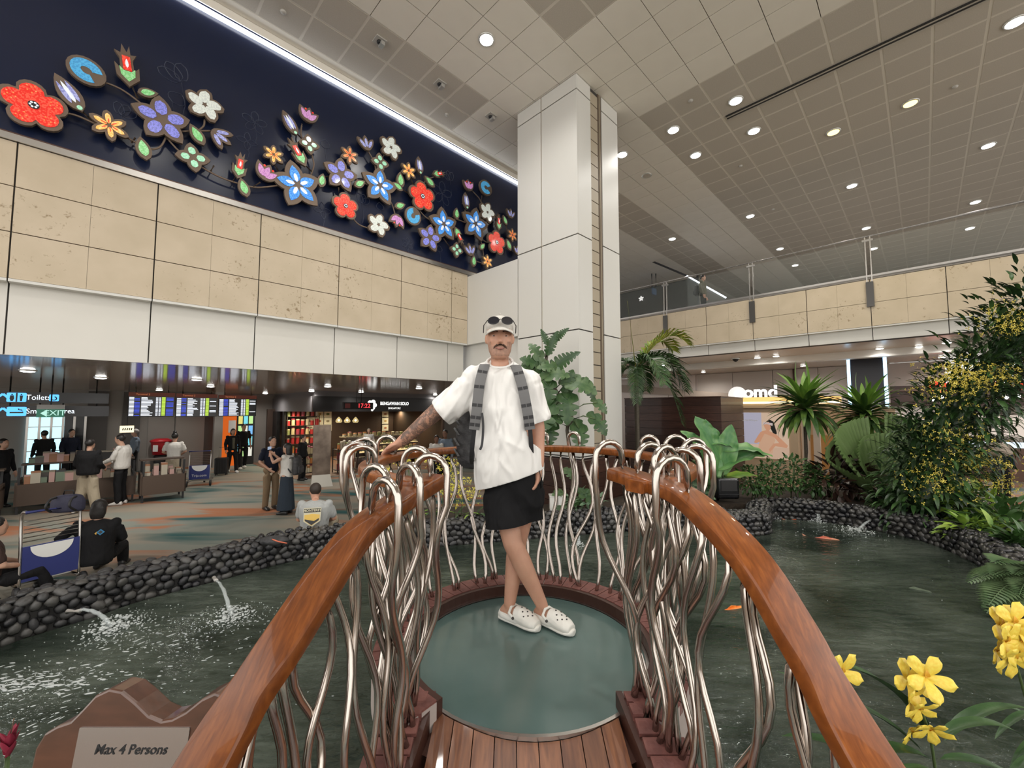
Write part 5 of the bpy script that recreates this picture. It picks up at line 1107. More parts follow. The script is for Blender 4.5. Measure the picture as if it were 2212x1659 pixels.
def human(label, loc, rz, h=1.72, skin=M_SKIN2, top=M_WHTC, sleeve='short', bottom=('trousers', M_BLKC), shoes=M_SHOEB, hair='short', hairm=M_HAIR, ov=None, jacket=None, vox=0.017, lookdir=None, eyes=True, fat=0.0):
    s = h / 1.75; t = thing('person', label, 'person', loc, rz); J = base_pose(s)
    for k_, v_ in (ov or {}).items(): J[k_] = (Vector(v_) * s) if k_[:2] not in ('cu',) else v_
    F = V3(0, -1, 0); HF = (lookdir or F).normalized(); mb = MB()
    head_shape(mb, J['head'], HF, s); limb(mb, [J['neck'] - Z3 * 0.03, J['head'] - Z3 * 0.05 * s - HF * 0.012], [0.056 * s, 0.05 * s]); mb.loft(torso_rings(J, F))
    for q in 'LR':
        limb(mb, [J['sh' + q], J['el' + q], J['wr' + q]], [0.05 * s, 0.04 * s, 0.028 * s]); hand(mb, J['wr' + q], J['wr' + q] - J['el' + q], V3(-1 if q == 'L' else 1, 0, 0), s * 1.1, 0.5)
        limb(mb, [J['hip' + q], J['kn' + q], J['an' + q]], [0.085 * s, 0.055 * s, 0.036 * s]); foot(mb, J['an' + q], J.get('ft' + q, F), s)
    baked(mb, 'body', skin, t, vox * 0.8, 3)
    X = HF.cross(Z3).normalized(); M = Matrix((X, HF, X.cross(HF))).transposed(); hc = J['head']
    if eyes:
        for q in (-1, 1): MB().ell(hc + (X * q * 0.031 + HF * 0.075 + Z3 * 0.004) * s, (0.011 * s, 0.006 * s, 0.007 * s), 8, 4, M).build('eye', M_IRIS, t, True)
    # hair
    hm = MB(); hm.ell(hc + (HF * -0.024 + Z3 * 0.035) * s, (0.086 * s, 0.103 * s, 0.097 * s), 14, 9, M)
    if hair in ('long', 'bob'):
        ln = 0.26 if hair == 'long' else 0.14; hm.loft([(hc + (HF * -0.055 + Z3 * 0.02) * s, 0.088 * s, 0.07 * s, X, HF), (hc + (HF * -0.06 - Z3 * ln * 0.5) * s, 0.09 * s, 0.062 * s, X, HF), (hc + (HF * -0.07 - Z3 * ln) * s, 0.07 * s, 0.035 * s, X, HF)])
    if hair == 'bun': hm.ell(hc + (HF * -0.04 + Z3 * 0.145) * s, 0.05 * s, 10, 6)
    ho = baked(hm, 'hair', hairm, t, 0.012, 3); bm = bmesh.new(); bm.from_mesh(ho.data)
    kill = [f for f in bm.faces if (lambda d: d.dot(HF) > 0.045 * s and d.z < 0.055 * s or (hair in ('short', 'bun', 'grey') and d.z < -0.045 * s))(f.calc_center_median() - hc)]
    bmesh.ops.delete(bm, geom=kill, context='FACES'); bm.to_mesh(ho.data); bm.free()
    # clothing
    tp = MB(); rings = torso_rings(J, F, 0.018 * s + fat); tp.loft(rings[:-1] + [(J['neck'] - Z3 * 0.0, 0.075 * s, 0.066 * s, rings[0][3], rings[0][4])])
    for q in 'LR':
        if sleeve == 'short': limb(tp, [J['sh' + q] * 0.98 + rings[5][0] * 0.02, J['sh' + q].lerp(J['el' + q], 0.72)], [0.066 * s, 0.062 * s])
        elif sleeve == 'long': limb(tp, [J['sh' + q], J['el' + q], J['wr' + q].lerp(J['el' + q], 0.08)], [0.066 * s, 0.056 * s, 0.042 * s])
        else: tp.ell(J['sh' + q] * 0.97 + rings[5][0] * 0.03, 0.062 * s, 10, 6)
    baked(tp, 'top' if not jacket else 'jacket', jacket or top, t, vox, 4)
    if jacket: 
        fr = MB(); r_ = [rings[i] for i in (1, 2, 3, 4, 5)]; fr.loft([(c + F * 0.022 * s, a * 0.45, b, Xx, Ff) for c, a, b, Xx, Ff in r_]); baked(fr, 'shirt_front', top, t, vox, 3)
    kind, bmat = bottom; bt = MB(); hipc = (J['hipL'] + J['hipR']) / 2
    if kind in ('trousers', 'wide', 'shorts'):
        bt.loft([(hipc - Z3 * 0.06 * s, 0.15 * s, 0.105 * s, V3(1, 0, 0), F), (hipc + Z3 * 0.02 * s, 0.165 * s, 0.118 * s, V3(1, 0, 0), F), (hipc + Z3 * 0.10 * s, 0.155 * s, 0.112 * s, V3(1, 0, 0), F)])
        for q in 'LR':
            e = J['an' + q] + Z3 * 0.0; w = 1.45 if kind == 'wide' else 1.0
            if kind == 'shorts': limb(bt, [J['hip' + q], J['kn' + q] + Z3 * 0.06], [0.1 * s, 0.1 * s])
            else: limb(bt, [J['hip' + q], J['kn' + q], e], [0.10 * s, 0.076 * s * w, 0.06 * s * w * 1.1])
    else:
        bt.loft([(V3(hipc.x, hipc.y, 0.10 * s), 0.22 * s, 0.20 * s, V3(1, 0, 0), F), (V3(hipc.x, hipc.y, 0.5 * s), 0.19 * s, 0.165 * s, V3(1, 0, 0), F), (hipc, 0.165 * s, 0.125 * s, V3(1, 0, 0), F), (hipc + Z3 * 0.12 * s, 0.14 * s, 0.108 * s, V3(1, 0, 0), F)])
    baked(bt, 'skirt' if kind == 'skirt' else 'trousers' if kind != 'shorts' else 'shorts', bmat, t, vox, 4)
    for q in 'LR':
        sm_ = MB(); foot(sm_, J['an' + q], J.get('ft' + q, F), s * 1.06, 0.006, J['an' + q].z - 0.085 * s); baked(sm_, 'shoe', shoes, t, 0.012, 2)
    return t
def pack(label, loc, rz, w=0.3, d=0.17, h=0.45, m=None):
    t = thing('backpack', label, 'backpack', loc, rz); m = m or M_PACK; X = V3(1, 0, 0); Y = V3(0, 1, 0)
    b = MB(); b.loft([(V3(0, 0, 0.0), w * 0.45, d * 0.42, X, Y), (V3(0, 0, h * 0.1), w * 0.5, d * 0.5, X, Y), (V3(0, 0, h * 0.6), w * 0.5, d * 0.5, X, Y), (V3(0, 0, h * 0.92), w * 0.4, d * 0.4, X, Y), (V3(0, 0, h), w * 0.2, d * 0.25, X, Y)]); baked(b, 'pack_body', m, t, 0.015, 4)
    b = MB(); b.loft([(V3(0, d * 0.5, h * 0.08), w * 0.38, d * 0.2, X, Y), (V3(0, d * 0.52, h * 0.3), w * 0.4, d * 0.24, X, Y), (V3(0, d * 0.48, h * 0.48), w * 0.34, d * 0.12, X, Y)]); baked(b, 'front_pocket', m, t, 0.015, 3)
    MB().tube([V3(-0.05, 0, h), V3(-0.04, 0, h + 0.05), V3(0.04, 0, h + 0.05), V3(0.05, 0, h)], 0.008, 6).build('carry_handle', M_STRAPB, t, True)
    for q in (-1, 1): MB().tube(spline([V3(q * w * 0.28, -d * 0.3, h * 0.9), V3(q * w * 0.3, -d * 0.9, h * 0.85), V3(q * w * 0.32, -d * 1.2, h * 0.5), V3(q * w * 0.34, -d * 0.5, h * 0.12)], 5), 0.014, 6).build('shoulder_strap', M_STRAPB, t, True)
    return t
def fl_(x, y): return at_z(x, y, 0.0)
def cam_rz(p): return math.atan2(p.x, -p.y) * 0 - math.atan2(p.x, p.y)   # facing the camera
p = fl_(583, 1100); human('man in navy t-shirt and khaki trousers standing on the carpet facing the pond', p, cam_rz(p) + R(25), 1.70, top=M_NAVYC, bottom=('trousers', M_KHAKI), ov=dict(elR=(-0.25, 0.02, 1.13), wrR=(-0.14, -0.16, 0.98), wrL=(0.2, -0.12, 0.92)))
p = fl_(617, 1110); z = cam_rz(p) + R(-120)
wq = human('woman in white top and long dark skirt holding up a phone', p, z, 1.58, top=M_WHTC, sleeve='none', bottom=('skirt', M_DENIM), hair='long', ov=dict(elR=(-0.16, -0.22, 1.25), wrR=(-0.06, -0.36, 1.42), elL=(0.18, -0.24, 1.26), wrL=(0.06, -0.38, 1.40)))
def onb(p, rz, x, y, z): return Vector(p) + Matrix.Rotation(rz, 3, 'Z') @ V3(x, y, z)
pack('black backpack on the back of the woman holding up a phone', onb(p, z, 0, 0.23, 0.86), z, 0.3, 0.16, 0.42)
ph = thing('phone', 'dark phone held up by the woman in the long skirt', 'phone', onb(p, z, 0.0, -0.42, 1.44), z); MB().box((0, 0, 0), (0.14, 0.009, 0.075)).build('phone_body', M_BLACK, ph); MB().box((0, 0.0055, 0), (0.13, 0.002, 0.066)).build('phone_screen', glow('phone_glow', (0.5, 0.6, 0.8), 0.6), ph)
p = fl_(500, 1020); human('woman in olive shirt and black jacket walking with a suitcase', p, cam_rz(p) + R(15), 1.62, top=M_OLIVE, jacket=M_BLKC, sleeve='long', shoes=M_SHOEW, hair='bob', ov=dict(anL=(0.1, -0.22, 0.085), knL=(0.1, -0.12, 0.5), anR=(-0.1, 0.15, 0.1)))
p = fl_(523, 1012); human('man in black walking just behind the woman with the suitcase', p, cam_rz(p) + R(10), 1.76, top=M_BLKC, sleeve='short', shoes=M_SHOEW, ov=dict(anL=(0.1, 0.18, 0.1), anR=(-0.1, -0.2, 0.085)))
p = fl_(478, 1026); t = thing('suitcase', 'small black wheeled suitcase beside the walking woman', 'suitcase', p, R(20))
b = MB().box((0, 0, 0.33), (0.40, 0.24, 0.56)).build('shell', mat('black_shell', (0.014, 0.014, 0.015), 0.3), t); mv = b.modifiers.new('b', 'BEVEL'); mv.width = 0.04; mv.segments = 3
for q in (-1, 1):
    MB().tube([V3(q * 0.12, 0.1, 0.6), V3(q * 0.12, 0.1, 0.95)], 0.008, 6).build('pull_rod', M_STEEL, t, True)
    for k_ in (-1, 1): MB().lathe([(0.01, -0.012), (0.035, -0.012), (0.035, 0.012), (0.01, 0.012)], n=12).build('wheel', M_BLACK, t).matrix_local = Matrix.Translation((q * 0.15, k_ * 0.09, 0.036)) @ Matrix.Rotation(R(90), 4, 'Y')
MB().tube([V3(-0.12, 0.1, 0.95), V3(0.12, 0.1, 0.95)], 0.012, 6).build('pull_handle', M_BLACK, t, True)
for i in range(5): MB().box((-0.14 + 0.07 * i, -0.121, 0.33), (0.02, 0.006, 0.48)).build('shell_rib', M_BLACK, t)
p = fl_(372, 1060); human('woman seen from behind with hair bun, white top and pale wrap skirt by the trolley', p, cam_rz(p) + R(165), 1.66, top=M_WHTC, bottom=('trousers', M_OLIVE), hair='bun', ov=dict(elR=(-0.27, -0.02, 1.15), elL=(0.27, -0.02, 1.15), wrR=(-0.12, -0.2, 1.05), wrL=(0.12, -0.2, 1.05)), eyes=False, fat=0.015)
sk = MB(); sk.loft([(V3(0, 0, 0.62), 0.20, 0.17, V3(1, 0, 0), V3(0, 1, 0)), (V3(0, 0, 0.85), 0.19, 0.15, V3(1, 0, 0), V3(0, 1, 0)), (V3(0, 0, 0.98), 0.17, 0.13, V3(1, 0, 0), V3(0, 1, 0))]); o = baked(sk, 'wrap_skirt', M_BEIGEC, None, 0.017, 3); o.parent = [x for x in COL.objects if x.name.startswith('person') and x.get('label', '').startswith('woman seen from behind')][0]
p = fl_(185, 1106); human('person from behind in black hoodie and wide khaki trousers at the market stall', p, cam_rz(p) + R(150), 1.66, top=M_BLKC, sleeve='long', bottom=('wide', M_BEIGEC), ov=dict(wrR=(-0.2, -0.2, 1.0), wrL=(0.2, -0.25, 1.0), anR=(-0.2, 0.0, 0.085), anL=(0.2, 0.0, 0.085)), eyes=False, fat=0.05, shoes=M_SHOEW)
p = fl_(258, 1090); human('man in loose white shirt and black trousers browsing the market stall', p, cam_rz(p) + R(-115), 1.72, top=M_WHTC, sleeve='long', ov=dict(elR=(-0.22, -0.1, 1.14), wrR=(-0.2, -0.3, 1.02), elL=(0.22, -0.1, 1.14), wrL=(0.18, -0.32, 1.02), head=(0, -0.07, 1.59)), lookdir=V3(0, -1, -0.4), fat=0.03, shoes=M_SHOEW)
for x, y, d, lb, tpm, hm_, rz_ in [(97, 928, 13.0, 'stooping person in dark top before the bright doorway', M_BLKC, 'short', 200), (155, 925, 13.5, 'person in dark jacket standing right of the bright doorway centre', M_NAVYC, 'short', 30), (293, 925, 14.0, 'person in pale checked shirt at the back of the stall', M_BLUEC, 'grey', -90), (8, 945, 9.8, 'person in dark top behind the stall at the far left', M_BLKC, 'bob', 40), (655, 938, 13.6, 'shop assistant in black bending over the snack shelves', M_BLKC, 'short', 60), (797, 924, 17.5, 'elderly shop clerk in white behind the cake counter', M_WHTC, 'grey', 10), (943, 938, 12.3, 'child in pale top beyond the far railing', M_WHTC, 'short', 0), (962, 926, 12.6, 'man in grey shirt beyond the far railing', M_BLUEC, 'short', -20)]:
    q = at_y(x, y, d); hgt = min(max(q.z, 1.3), 1.74)
    human(lb, V3(q.x, q.y, 0), cam_rz(q) + R(rz_), hgt, top=tpm, hair='short' if hm_ == 'grey' else hm_, hairm=mat('grey_hair', (0.3, 0.28, 0.26), 0.6) if hm_ == 'grey' else M_HAIR, skin=M_SKIN3 if 'railing' in lb else M_SKIN2, sleeve='long', vox=0.02)
# seated people along the pond
def sit(dx=0, knee=0.0): return dict(head=(0, -0.05, 1.05), neck=(0, 0.0, 0.90), shR=(-0.20, 0, 0.845), shL=(0.20, 0, 0.845), elR=(-0.26, -0.08, 0.60), elL=(0.26, -0.08, 0.60), wrR=(-0.12, -0.3, 0.52), wrL=(0.12, -0.3, 0.52), hipR=(-0.1, 0.02, 0.36), hipL=(0.1, 0.02, 0.36), knR=(-0.15, -0.42, 0.42), knL=(0.15, -0.42, 0.42), anR=(-0.14, -0.45, 0.085), anL=(0.14, -0.45, 0.085))
p = at_y(682, 1060, 6.45); sm_ = human('seated man from behind in pale grey shirt printed MONTEREY', V3(p.x, p.y, 0), R(188), 1.76, top=M_GREYC, bottom=('shorts', M_BEIGEC), hair='short', hairm=mat('dark_brown_hair2', (0.03, 0.02, 0.014), 0.6), skin=M_SKIN, ov={**sit(), 'head': (0.05, -0.14, 1.00)}, lookdir=V3(0.5, -1, -0.75), vox=0.012, fat=0.035, eyes=False)
# printed badge on the shirt back (thin print just off the cloth)
BX, BY = V3(-1, 0, 0.02).normalized(), V3(0.0, -0.12, 1).normalized(); BN = BX.cross(BY); bo_ = V3(-0.02, 0.195, 0.70)
pr = MB().prism([(-0.125, 0.13), (-0.12, -0.06), (0.0, -0.145), (0.12, -0.06), (0.125, 0.13)], bo_, BX, BY, BN, 0.003).build('print_border', mat('print_cream', (0.62, 0.58, 0.42), 0.8), sm_, fix=True)
MB().prism([(-0.115, 0.12), (-0.117, 0.065), (0.117, 0.065), (0.115, 0.12)], bo_ + BN * 0.003, BX, BY, BN, 0.0015).build('print_band', mat('print_dark', (0.05, 0.05, 0.05), 0.8), sm_, fix=True)
MB().prism([(-0.108, 0.03), (-0.106, -0.05), (0.0, -0.125), (0.106, -0.05), (0.108, 0.03), (0.0, 0.045)], bo_ + BN * 0.003, BX, BY, BN, 0.0015).build('print_beach', mat('print_yellow', (0.75, 0.5, 0.12), 0.8), sm_, fix=True)
MB().prism([(-0.10, -0.03), (-0.098, -0.052), (0.0, -0.118), (0.098, -0.052), (0.1, -0.02), (0.03, -0.06)], bo_ + BN * 0.005, BX, BY, BN, 0.001).build('print_shadow', mat('print_dark', (0.05, 0.05, 0.05), 0.8), sm_, fix=True)
text('print_lettering', 'MONTEREY', 0.05, mat('print_cream', (0.62, 0.58, 0.42), 0.8), bo_ + BY * 0.092 + BN * 0.006, BX, BY, sm_, depth=0.0005, bold=0.001)
p = at_y(210, 1140, 5.75); bk = human('seated person with short black hair in black shirt leaning on the pond wall', V3(p.x, p.y, 0), R(205), 1.70, top=M_BLKC, sleeve='long', hair='bob', ov={**{k_: (v_[0], v_[1], v_[2] - 0.08) for k_, v_ in sit().items()}, 'anR': (-0.14, -0.5, 0.085), 'anL': (0.14, -0.5, 0.085), 'elL': (0.34, 0.12, 0.62), 'wrL': (0.36, -0.1, 0.5)}, eyes=False, vox=0.012, fat=0.03)
BX, BY = V3(-1, 0, 0).normalized(), V3(0.0, -0.15, 1).normalized(); BN = BX.cross(BY); bo_ = V3(-0.10, 0.178, 0.66)
MB().prism([(-0.045, 0), (0, 0.04), (0.045, 0), (0, -0.04)], bo_, BX, BY, BN, 0.003).build('logo_diamond', mat('logo_blue', (0.02, 0.16, 0.32), 0.7), bk, fix=True); MB().prism([(-0.025, 0), (0, 0.023), (0.025, 0), (0, -0.023)], bo_ + BN * 0.003, BX, BY, BN, 0.001).build('logo_core', M_BLACK, bk, fix=True); MB().prism([(-0.06, -0.012), (-0.035, 0.012), (-0.04, -0.03)], bo_ + BN * 0.004, BX, BY, BN, 0.001).build('logo_corner', mat('logo_gold', (0.5, 0.3, 0.05), 0.7), bk, fix=True)
p = at_y(-8, 1215, 5.0); human('person in brown top sitting at the left edge beside the blue trolley', V3(p.x - 0.1, p.y, 0), R(150), 1.66, top=cm('brown_cotton', (0.05, 0.03, 0.025)), ov={k_: (v_[0], v_[1], v_[2] - 0.1) for k_, v_ in sit().items()} | {'anR': (-0.14, -0.5, 0.085), 'anL': (0.14, -0.5, 0.085)}, eyes=False)
t = thing('shoulder_bag', 'small black bag with bright trim lying on the pond wall', 'bag', at_z(595, 1178, 0.6))
bg_ = MB(); bg_.ell((0, 0, 0.06), (0.17, 0.09, 0.06), 14, 8); bg_.ell((-0.13, 0.02, 0.05), (0.08, 0.07, 0.05), 12, 8); baked(bg_, 'bag_body', M_PACK, t, 0.012, 3); MB().tube(spline([V3(0.0, -0.08, 0.1), V3(0.1, -0.11, 0.08), V3(0.17, -0.05, 0.04)], 5), 0.008, 6).build('trim', mat('coral_trim', (0.6, 0.15, 0.08), 0.6), t, True); MB().tube(spline([V3(-0.1, 0.05, 0.1), V3(0, 0.07, 0.16), V3(0.12, 0.03, 0.1)], 5), 0.009, 6).build('bag_strap', M_STRAPB, t, True)
# ---- luggage trolleys
M_BLUEP = mat('trolley_blue', (0.03, 0.04, 0.17), 0.4); M_PRINTW = mat('print_white', (0.75, 0.75, 0.73), 0.7)
def trolley(label, loc, rz, word=None):
    t = thing('luggage_trolley', label, 'luggage trolley', loc, rz)
    for q in (-1, 1):
        MB().tube(spline([V3(q * 0.26, 0.05, 0.12), V3(q * 0.26, 0.02, 0.55), V3(q * 0.26, -0.02, 1.0), V3(q * 0.24, 0.1, 1.05)], 5), 0.016, 8).build('upright', M_STEEL, t, True)
        MB().tube([V3(q * 0.26, 0.05, 0.14), V3(q * 0.22, -0.75, 0.12)], 0.016, 8).build('base_rail', M_STEEL, t, True)
        o = MB().lathe([(0.02, -0.02), (0.085, -0.02), (0.09, 0), (0.085, 0.02), (0.02, 0.02)], n=16).build('wheel', M_BLACK, t, True); o.matrix_local = Matrix.Translation((q * 0.29, 0.1, 0.09)) @ Matrix.Rotation(R(90), 4, 'Y')
    o = MB().lathe([(0.02, -0.02), (0.065, -0.02), (0.065, 0.02), (0.02, 0.02)], n=14).build('wheel', M_BLACK, t, True); o.matrix_local = Matrix.Translation((0, -0.75, 0.066)) @ Matrix.Rotation(R(90), 4, 'Y')
    MB().tube([V3(-0.26, 0.1, 1.05), V3(0.26, 0.1, 1.05)], 0.02, 8).build('push_handle', M_BLUEP, t, True)
    MB().box((0, 0.04, 0.42), (0.5, 0.02, 0.42)).build('advert_panel', M_BLUEP, t)
    MB().prism([(0.19 * math.cos(a), 0.17 * math.sin(a)) for a in [math.pi + i * math.pi / 14 for i in range(15)]], (0, 0.052, 0.62), V3(-1, 0, 0), Z3, V3(0, 1, 0), 0.004).build('printed_arc', M_PRINTW, t, fix=True)
    if word: text('lettering', word, 0.1, M_PRINTW, V3(0, 0.054, 0.32), V3(-1, 0, 0), Z3, t, depth=0.0008)
    for i in range(6): MB().tube([V3(-0.24, 0.0 - 0.001 * i, 0.68 + 0.05 * i), V3(0.24, 0.0, 0.68 + 0.05 * i)], 0.007, 6).build('basket_wire', M_STEEL, t, True)
    for i in range(5): MB().box((0, -0.1 - 0.15 * i, 0.15), (0.46, 0.05, 0.02)).build('deck_slat', M_STEEL, t)
    return t
p = fl_(430, 1050); trolley('empty luggage trolley with blue Trip.com panel beside the woman with a bun', p, cam_rz(p) + R(170), 'Trip.com')
p = at_y(105, 1250, 5.35); trolley('luggage trolley with dark blue panel behind the seated person in black', V3(p.x, p.y, 0), cam_rz(p) + R(196))
pack('dark blue backpack lying on the trolley basket behind the pond wall', V3(p.x + 0.1, p.y + 0.08, 0.98), R(25), 0.34, 0.2, 0.22, mat('navy_pack', (0.025, 0.025, 0.05), 0.7, bump=0.4, bscale=30))
# ================================================================ under the left wall: signs, screens, stall, shop
HANG = LC
def axes_v(): return UX, Z3, -VX     # reading direction, up, out of a plane facing the pond
def vpanel(mb, v, u0, u1, z0, z1, t=0.03): return axbox(mb, u0, u1, v, v + t, z0, z1)
def uz(px, py, v): q = at_v(px, py, v); return q.dot(UX), q.z
# flight information screens
M_SCR = mat('screen_black', (0.004, 0.004, 0.006), 0.2); M_TXB = glow('screen_white', (0.85, 0.9, 1.0), 1.5); M_TXU = glow('screen_blue', (0.06, 0.10, 0.75), 1.1); M_TXG = glow('screen_lime', (0.55, 0.8, 0.08), 1.1); M_HDR = glow('screen_header', (0.10, 0.025, 0.015), 0.6); M_TXO = glow('screen_orange', (0.8, 0.25, 0.1), 0.7)
SV_ = 16.6
for i, (xa, xb, ya, yb) in enumerate([(278, 376, 848, 900), (381, 468, 851, 900), (473, 553, 854, 899)]):
    u0, z1 = uz(xa, ya, SV_); u1, z0 = uz(xb, yb, SV_); z1 = uz((xa + xb) / 2, ya, SV_)[1]; z0 = uz((xa + xb) / 2, yb, SV_)[1]
    t = thing('flight_screen', 'hanging flight information screen, %s of the three in the row' % ['largest, nearest the exit sign', 'middle one', 'one nearest the shop'][i], 'screen', uv((u0 + u1) / 2, SV_, z0)); o_ = Vector(t.location)
    def loc(mb): mb.v = [tuple(Vector(q) - o_) for q in mb.v]; return mb
    loc(vpanel(MB(), SV_, u0, u1, z0, z1, 0.08)).build('casing', M_BLACK, t)
    H = z1 - z0; W = u1 - u0; hd = H * 0.16
    loc(vpanel(MB(), SV_ - 0.004, u0, u1, z1 - hd, z1, 0.004)).build('header', M_HDR, t)
    text('header_lettering', 'Terminal 2', hd * 0.62, M_TXO, uv(u0 + W * 0.3, SV_ - 0.006, z1 - hd / 2) - o_, UX, Z3, t, depth=0.0005)
    loc(vpanel(MB(), SV_ - 0.003, u0 + 0.01, u1 - 0.01, z0 + 0.01, z1 - hd - 0.005, 0.003)).build('display', M_SCR, t)
    rows = 15; rg = random.Random(i); tw, tb, tg = MB(), MB(), MB(); hh = (H - hd - 0.04) / rows
    for r_ in range(rows):
        zz = z0 + 0.02 + hh * r_
        for a, b, mb_, pr_ in ((0.02, 0.12, tw, 1), (0.13, 0.24, tb, 0.9), (0.27, 0.27 + rg.uniform(0.12, 0.26), tw, 1), (0.58, 0.63, tw, 1), (0.65, 0.69, tw, 1), (0.71, 0.79, tg, 1), (0.81, 0.97, tb if i == 0 else tw, 0.9 if i == 0 else 0.25)):
            if rg.random() < pr_: loc_ = vpanel(mb_, SV_ - 0.006, u0 + W * a, u0 + W * b, zz + hh * 0.22, zz + hh * (0.98 if mb_ is tg else 0.72), 0.002)
    tag(loc(tw).build('white_text_rows', M_TXB, t), kind='stuff'); tag(loc(tb).build('blue_cells', M_TXU, t), kind='stuff'); tag(loc(tg).build('gate_column', M_TXG, t), kind='stuff')
    for q in (0.15, 0.85): MB().tube([uv(u0 + W * q, SV_ + 0.04, z1) - o_, uv(u0 + W * q, SV_ + 0.04, HANG) - o_], 0.015, 6).build('hanger', M_STEEL, t, True)
# way-finding signs
M_CY = glow('sign_cyan', (0.10, 0.45, 0.95), 1.6); M_WHT_E = glow('sign_white', (0.85, 0.93, 1.0), 1.4); M_SIGNB = mat('sign_black', (0.012, 0.012, 0.014), 0.3)
SGV = 13.6
def wsign(label, y0, y1, words, pic, hang=None):
    u0, _ = uz(-60, y0, SGV); u1, _ = uz(236, y0, SGV); z1 = uz(120, y0, SGV)[1]; z0 = uz(120, y1, SGV)[1]; H = z1 - z0
    t = thing('wayfinding_sign', label, 'sign', uv((u0 + u1) / 2, SGV, z0)); o_ = Vector(t.location)
    m_ = vpanel(MB(), SGV, u0, u1, z0, z1, 0.1); m_.v = [tuple(Vector(q) - o_) for q in m_.v]; m_.build('sign_box', M_SIGNB, t)
    def at(px): return uz(px, (y0 + y1) / 2, SGV)[0]
    zc = (z0 + z1) / 2
    ar = MB()
    for s_ in (-1, 1): ar.bar(uv(at(6), SGV - 0.01, zc + H * 0.3) - o_, uv(at(6) + s_ * H * 0.35, SGV - 0.01, zc - H * 0.1) - o_, 0.02, H * 0.16)
    ar.build('arrow', M_CY, t)
    pb_ = MB().prism(rrect(H * 1.15, H * 0.82, 0.02), uv(at(36), SGV - 0.006, zc) - o_, UX, Z3, -VX, 0.006); pb_.build('pictogram_board', M_CY, t)
    pc = MB()
    if pic == 'wc':
        for s_ in (-1, 1):
            c = uv(at(36) + s_ * H * 0.27, SGV - 0.013, zc); pc.ell(c + Z3 * H * 0.26 - o_, (H * 0.06, H * 0.06, H * 0.06), 8, 5); pc.prism([(-0.1 * H, 0.18 * H), (0.1 * H, 0.18 * H), (0.14 * H if s_ < 0 else 0.08 * H, -0.1 * H), (0.06 * H, -0.34 * H), (-0.06 * H, -0.34 * H), (-0.14 * H if s_ < 0 else -0.08 * H, -0.1 * H)], c - o_, UX, Z3, -VX, 0.003)
        pc.prism([(-0.012, -0.4 * H), (0.012, -0.4 * H), (0.012, 0.4 * H), (-0.012, 0.4 * H)], uv(at(36), SGV - 0.013, zc) - o_, UX, Z3, -VX, 0.003)
    else:
        pc.prism([(-0.4 * H, -0.16 * H), (0.4 * H, -0.16 * H), (0.4 * H, -0.04 * H), (-0.4 * H, -0.04 * H)], uv(at(36), SGV - 0.013, zc) - o_, UX, Z3, -VX, 0.003); pc.tube([uv(at(36) + H * a, SGV - 0.013, zc + H * b) - o_ for a, b in ((0.36, 0.0), (0.3, 0.12), (0.12, 0.14), (0.1, 0.26))], 0.012, 5)
    pc.build('pictogram', M_SIGNB, t)
    text('lettering', words, H * 0.66, M_WHT_E, uv(at(56), SGV - 0.008, zc) - o_, UX, Z3, t, align='LEFT', depth=0.001, sx=0.82)
    if pic == 'wc':
        MB().prism(rrect(H * 0.62, H * 0.62, 0.02), uv(at(117), SGV - 0.006, zc) - o_, UX, Z3, -VX, 0.006).build('access_board', M_CY, t)
        MB().tube([uv(at(117) + H * 0.16 * math.cos(a), SGV - 0.014, zc - H * 0.06 + H * 0.16 * math.sin(a)) - o_ for a in [i * 0.5 - 2.6 for i in range(9)]], 0.01, 5).build('access_symbol', M_SIGNB, t)
    for px in (20, 85, 135, 208): MB().tube([uv(at(px), SGV + 0.05, z1) - o_, uv(at(px), SGV + 0.05, hang or HANG) - o_], 0.014, 6).build('hanger', M_BLACK, t, True)
wsign('black hanging sign reading Toilets with cyan pictograms', 848, 871, 'Toilets', 'wc')
wsign('black hanging sign reading Smoking Area below the Toilets sign', 877, 900, 'Smoking Area', 'smoke', uz(120, 871, SGV)[1])
EV = 12.4; u0, z1 = uz(79, 884, EV); u1, z0 = uz(138, 901, EV); t = thing('exit_sign', 'green exit sign with left arrow hanging before the Smoking Area sign', 'sign', uv((u0 + u1) / 2, EV, z0)); o_ = Vector(t.location)
def lb_(mb): mb.v = [tuple(Vector(q) - o_) for q in mb.v]; return mb
lb_(vpanel(MB(), EV, u0, u1, z0, z1, 0.05)).build('sign_face', glow('exit_green', (0.02, 0.20, 0.12), 0.5), t); lb_(vpanel(MB(), EV - 0.005, u0, u1, z1, z1 + 0.09, 0.06)).build('housing', mat('housing_grey', (0.2, 0.2, 0.19), 0.5), t)
text('lettering', 'EXIT', (z1 - z0) * 0.95, glow('exit_text', (0.5, 0.85, 0.75), 0.9), uv((u0 + u1) / 2 + 0.06, EV - 0.006, (z0 + z1) / 2) - o_, UX, Z3, t, depth=0.001, space=0.95)
MB().prism([(-0.05, 0), (0.04, 0.07), (0.04, -0.07)], uv(u0 + 0.1, EV - 0.008, (z0 + z1) / 2) - o_, UX, Z3, -VX, 0.003).build('arrow', MATS['exit_text'], t, fix=True)
MB().tube([uv((u0 + u1) / 2, EV + 0.02, z1 + 0.09) - o_, uv((u0 + u1) / 2, EV + 0.02, HANG) - o_], 0.012, 6).build('hanger', M_BLACK, t, True)
